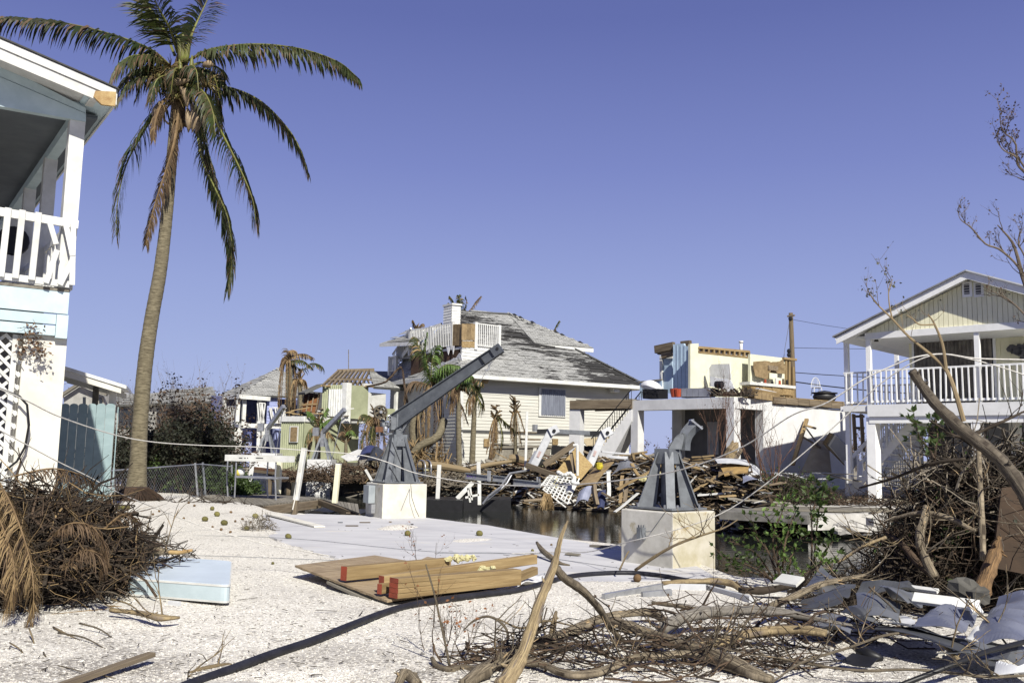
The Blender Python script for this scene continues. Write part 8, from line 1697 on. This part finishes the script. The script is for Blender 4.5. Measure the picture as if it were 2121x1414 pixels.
# ---------------------------------------------------------------- brush and broken trees at the right
log([(1888, 768, 8.9, 9), (1908, 795, 8.9, 10), (1940, 838, 8.8, 11.5), (1985, 882, 8.7, 13), (2035, 922, 8.6, 14), (2078, 958, 8.5, 15), (2110, 1000, 8.4, 16), (2150, 1070, 8.3, 19)], 'thick broken grey trunk leaning up left in front of the yellow house', barkmat('dark_trunk_bark', (.19, .155, .12), (.05, .037, .028), (.26, .20, .13), .64), 60, cat='tree', name='leaning_dead_tree', sides=11)
SH2 = thing('leafy_branch', 'thin branched limb with a few leaves rising before the yellow house gable', 'branch', W(1995, 870, 8.7))
def limb(P, parent, n=18):
    Q = spline([W(x, y, Y) for x, y, Y, r in P], n); k = len(P)-1; rad = []
    for i in range(n+1):
        t = i/n*k; j = min(int(t), k-1); rad.append((P[j][3]+(P[j+1][3]-P[j][3])*(t-j))*8.7/1900)
    mb = MB(); mb.tube(Q, rad, 6); return mb, Q
lf = MB()
for P, tw_, lv in (([(1996, 872, 8.7, 5), (1979, 813, 8.7, 4.5), (1960, 766, 8.8, 4), (1929, 735, 8.9, 3.2), (1882, 697, 9, 2.6), (1848, 660, 9, 2), (1817, 630, 9, 1.4), (1796, 600, 9, .8)], 7, 2), ([(1960, 766, 8.8, 3.6), (1952, 713, 8.8, 3), (1935, 670, 8.8, 2), (1922, 650, 8.8, 1)], 2, .3), ([(1935, 672, 8.8, 2), (1905, 672, 8.8, 1.6), (1890, 660, 8.8, 1.4), (1877, 652, 8.8, .8)], 1, .3), ([(1848, 660, 9, 1.8), (1842, 630, 9, 1.4), (1841, 600, 9, 1), (1849, 578, 9, .6)], 4, 2)):
    mb, Q = limb(P, SH2)
    for j in range(tw_): branchy(mb, lf, Q[R.randint(9, 17)], V((R.uniform(-1, .6), R.uniform(-.4, .4), R.uniform(.1, 1))).normalized(), R.uniform(.12, .3), .004, 1, .6, lv, .028)
    mb.build('limb', barewood, SH2)
lf.build('leaves', mat('grey_green_leaves', (.10, .10, .06), (.06, .055, .04), 5, .7, 0), SH2, kind='stuff')
DT = thing('dead_tree', 'bare dead tree reaching in from the right edge against the sky', 'tree', W(2230, 1200, 11))
lf = MB()
def limb2(P, tw_, lv=.5, L=(.10, .30)):
    Q = spline([W(x, y, Y) for x, y, Y, r in P], 20); k = len(P)-1; rad = []
    for i in range(21):
        t = i/20*k; j = min(int(t), k-1); rad.append((P[j][3]+(P[j+1][3]-P[j][3])*(t-j))*8/1900)
    mb = MB(); mb.tube(Q, rad, 6)
    for j in range(tw_): branchy(mb, lf, Q[R.randint(5, 20)], (Q[-1]-Q[-4]).normalized()+V((R.uniform(-.9, .9), R.uniform(-.9, .9), R.uniform(-.4, .9))), R.uniform(*L), .007, 2, .6, lv, .03, n=3)
    mb.build('limb', twigr if 0 else mat('grey_brown_limb', (.20, .155, .12), (.12, .09, .07), 5, .9, .2), DT)
limb2([(2230, 1210, 11, 20), (2215, 1000, 11, 16), (2190, 800, 11, 12), (2150, 650, 11, 8), (2121, 582, 11, 6), (2107, 530, 11, 4.5), (2095, 499, 11, 3.5), (2066, 466, 11, 1.5)], 5)
limb2([(2125, 588, 11, 4), (2107, 550, 11, 3), (2071, 517, 11, 3), (2041, 505, 11, 2.5), (2012, 472, 11, 2), (1990, 455, 11, 1.2), (1984, 438, 11, .6)], 9)
limb2([(2236, 1215, 11.1, 15), (2236, 900, 11.4, 12), (2225, 640, 11.5, 9), (2170, 420, 11.5, 7), (2121, 356, 11.5, 4), (2107, 338, 11.5, 3.5), (2103, 295, 11.5, 2.6), (2078, 273, 11.5, 2), (2072, 250, 11.5, 1), (2076, 232, 11.5, .5)], 15, 1.6)
limb2([(2140, 378, 11.5, 3), (2110, 330, 11.5, 2.5), (2080, 312, 11.5, 2), (2064, 292, 11.5, 1)], 6, 1.6)
limb2([(2130, 600, 11, 3), (2125, 540, 11, 2.5), (2110, 505, 11, 2), (2112, 480, 11, 1.2)], 6)
limb2([(2160, 700, 11, 4), (2130, 660, 11, 3), (2095, 625, 11, 2), (2070, 610, 11, 1)], 5)
limb2([(2180, 380, 11.5, 3), (2130, 375, 11.5, 2.2), (2108, 368, 11.5, 1.5)], 4)
lf.build('leaves', deadleaf, DT, kind='stuff')
rc_ = W(2010, 1060, 10.6); rb = V((rc_.x, 10.8, .0))
heap('brush_heap', 'tall dark brush pile at the right edge below the leaning trunk', rb+V((.55, .1, .1)), 1.2, 1.0, 1.68, 3000, twigm, (.3, 1.1), (.004, .011), flat=.8, leaves=.12, leafm=greenm, ls=.04)
heap('brush_heap', 'brown twigs over the right brush pile', rb+V((.35, -.1, .0)), 1.35, 1.0, 1.45, 900, twigr, (.4, 1.2), (.003, .010), flat=.8)
heap('brush_heap', 'low brush spreading left from the right brush pile to the water', rb+V((-.35, -.2, -.05)), .95, .7, .62, 900, twigm, (.3, 1.0), (.004, .010), flat=.5, leaves=.05, leafm=greenm)
heap('brush_heap', 'grey twigs sticking out of the right brush pile top', rb+V((.5, 0, .7)), 1.3, .8, 1.2, 260, twigg, (.5, 1.3), (.004, .010), flat=1.2)
for i, (dx, dy, h, lm) in enumerate(((.1, -.5, 1.2, darkleaf), (.9, -.6, 1.5, darkleaf), (-.4, -.3, .8, greenm), (.6, -.9, .9, greenm))): shrub(['dark leafy bush inside the right brush pile, left one', 'dark leafy bush inside the right brush pile, before the plywood', 'small green bush at the water side of the right brush pile', 'green leaves at the front of the right brush pile'][i], V((rb.x+dx, rb.y+dy, -.05)), h, nst=9, r=.01, leaf=4, ls=.05, leafm=lm, stem=twigm, depth=3, name='leafy_bush', cat='bush', spread=.6, lean=.6)
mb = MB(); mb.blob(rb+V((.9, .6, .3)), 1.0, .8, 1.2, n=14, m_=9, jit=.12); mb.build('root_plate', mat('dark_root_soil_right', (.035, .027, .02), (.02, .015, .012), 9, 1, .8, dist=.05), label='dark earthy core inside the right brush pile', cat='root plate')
b_ = MB(); b_.prism([W(2056, 1175, 9.4), W(2180, 1200, 9.2), W(2180, 1000, 9.9), (W(2075, 1010, 9.9))], (0, .03, 0)); b_.build('plywood_sheet', mat('dark_red_brown_ply', (.06, .035, .02), (.04, .024, .014), 4, .8, .2), label='dark red brown plywood sheet standing at the right edge of the brush', cat='plywood')
log([(2028, 1245, 8.8, 17), (2044, 1190, 8.9, 15), (2062, 1140, 9.0, 13), (2070, 1110, 9.0, 4)], 'splintered orange brown tree stump below the leaning trunk', barkmat('orange_splintered_wood', (.34, .20, .095), (.10, .06, .035)), 16, cat='stump', name='broken_stump', knob=.3)
for i, P in enumerate(([(2025, 900, 9.6, 6), (2030, 1000, 9.5, 6), (2034, 1080, 9.3, 7), (2036, 1160, 9.2, 7)], [(1935, 1195, 9.5, 9), (1915, 1150, 9.6, 10), (1905, 1110, 9.7, 10), (1920, 1050, 9.9, 7)], [(1835, 1103, 10.4, 4), (1870, 1130, 10.2, 7), (1900, 1165, 9.9, 8), (1930, 1190, 9.6, 7)], [(1735, 1165, 10.4, 3), (1790, 1130, 10.3, 3.5), (1835, 1112, 10.3, 4)], [(1780, 1010, 10.6, 2), (1850, 990, 10.2, 3), (1930, 960, 9.8, 4), (2000, 950, 9.6, 4)], [(1830, 1080, 10.3, 3), (1900, 1062, 10.0, 5), (1960, 1070, 9.8, 6), (2020, 1100, 9.6, 6)], [(1925, 870, 10, 2), (1990, 905, 9.8, 3.5), (2060, 880, 9.7, 3.5), (2125, 850, 9.7, 2)])):
    log(P, ['thin vertical pale trunk in the right brush pile', 'bent brown limb in the lower left of the right brush', 'sloping limb reaching down right into the right brush', 'thin arched limb reaching over the water from the right brush', 'long thin limb crossing before the yellow house column', 'crooked limb lying across the right brush middle', 'thin curved limb at the top of the right brush'][i], [bark, bark, twigr, barewood, twigm, bark, twigm][i], 20, sides=7, twigs=6)
heap('brush_heap', 'thin pale strands on the right brush above the stump', rb+V((.5, -1.3, .3)), .7, .3, 1.0, 160, twigg, (.3, .9), (.002, .005), flat=1)
# leafy green mangrove shoots
def shoots(lb, P, seed, Y=11.4, ls=.05):
    o = thing('mangrove_shrub', lb, 'shrub', W(*P[0][0], Y)); st = MB(); lf = MB()
    for pts in P:
        Q = spline([W(x, y, Y+R.uniform(-.25, .25)) for x, y in pts], 10); st.tube(Q, [.012*(1-.8*i/10)+.002 for i in range(11)], 5, cap=False)
        for i in range(3, 11):
            for j in range(3 if i < 8 else 4):
                d = V((R.uniform(-1, 1), R.uniform(-1, 1), R.uniform(-.1, 1))).normalized(); q_ = Q[i]+V((R.uniform(-1, 1), R.uniform(-1, 1), R.uniform(-1, 1)))*.03
                if R.random() < .45:
                    st.tube([q_, q_+d*.12], .003, 3, cap=False); 
                    for m_ in range(4): leafq(lf, q_+d*.12, ls*R.uniform(.8, 1.3), d+V((R.uniform(-.8, .8), R.uniform(-.8, .8), R.uniform(-.5, .8))))
                else: leafq(lf, q_, ls*R.uniform(.8, 1.3), d)
    st.build('stems', twigr, o, kind='stuff'); lf.build('leaves', R.choice([greenl, greenm]), o, kind='stuff')
shoots('leafy green mangrove shoots right beside the near pedestal', [[(1600, 1200), (1560, 1175), (1520, 1160), (1492, 1150)], [(1605, 1200), (1570, 1150), (1540, 1130), (1510, 1120)], [(1610, 1200), (1590, 1140), (1565, 1110), (1560, 1080)], [(1600, 1200), (1560, 1185), (1530, 1180), (1500, 1165)], [(1600, 1205), (1580, 1180), (1555, 1165), (1540, 1150)]], 1, 11.2)
shoots('taller green mangrove shoots in front of the broken dock slabs', [[(1615, 1200), (1610, 1140), (1600, 1090), (1580, 1060)], [(1620, 1200), (1625, 1130), (1640, 1080), (1650, 1055)], [(1618, 1200), (1600, 1120), (1620, 1060), (1625, 1040)], [(1630, 1205), (1640, 1150), (1660, 1110), (1655, 1095)], [(1610, 1200), (1620, 1170), (1640, 1150), (1650, 1130)], [(1625, 1200), (1600, 1160), (1620, 1120), (1600, 1105)]], 2, 11.5)
shoots('thin green shoot with leaves at its tip before the blank wall shadow', [[(1680, 1200), (1682, 1120), (1680, 1060), (1672, 1010)], [(1684, 1190), (1690, 1110), (1697, 1050), (1706, 1018)], [(1690, 1200), (1700, 1160), (1712, 1140), (1720, 1120)], [(1684, 1060), (1690, 1035), (1700, 1015), (1705, 1008)]], 3, 11.3, .07)
shoots('small green sprig low between the mangrove shoots and the metal', [[(1650, 1215), (1665, 1190), (1690, 1175), (1705, 1165)], [(1655, 1215), (1700, 1200), (1720, 1180), (1725, 1165)], [(1640, 1215), (1640, 1195), (1630, 1180), (1640, 1165)]], 4, 11.0)
shoots('single green sprig with one pale leaf before the white column', [[(1935, 960), (1938, 930), (1942, 900), (1936, 865)], [(1935, 950), (1925, 930), (1905, 905), (1895, 870)]], 5, 9.9, .06)
heap('dead_vine', 'dry brown vine leaves hanging on the white diagonal lattice', H.at(62, 740, .1), .18, .06, .5, 50, twigr, (.1, .3), (.002, .004), flat=1, leaves=1, leafm=mat('rust_vine_leaf', (.24, .14, .085), (.13, .08, .05), 5, .8, 0), ls=.05)
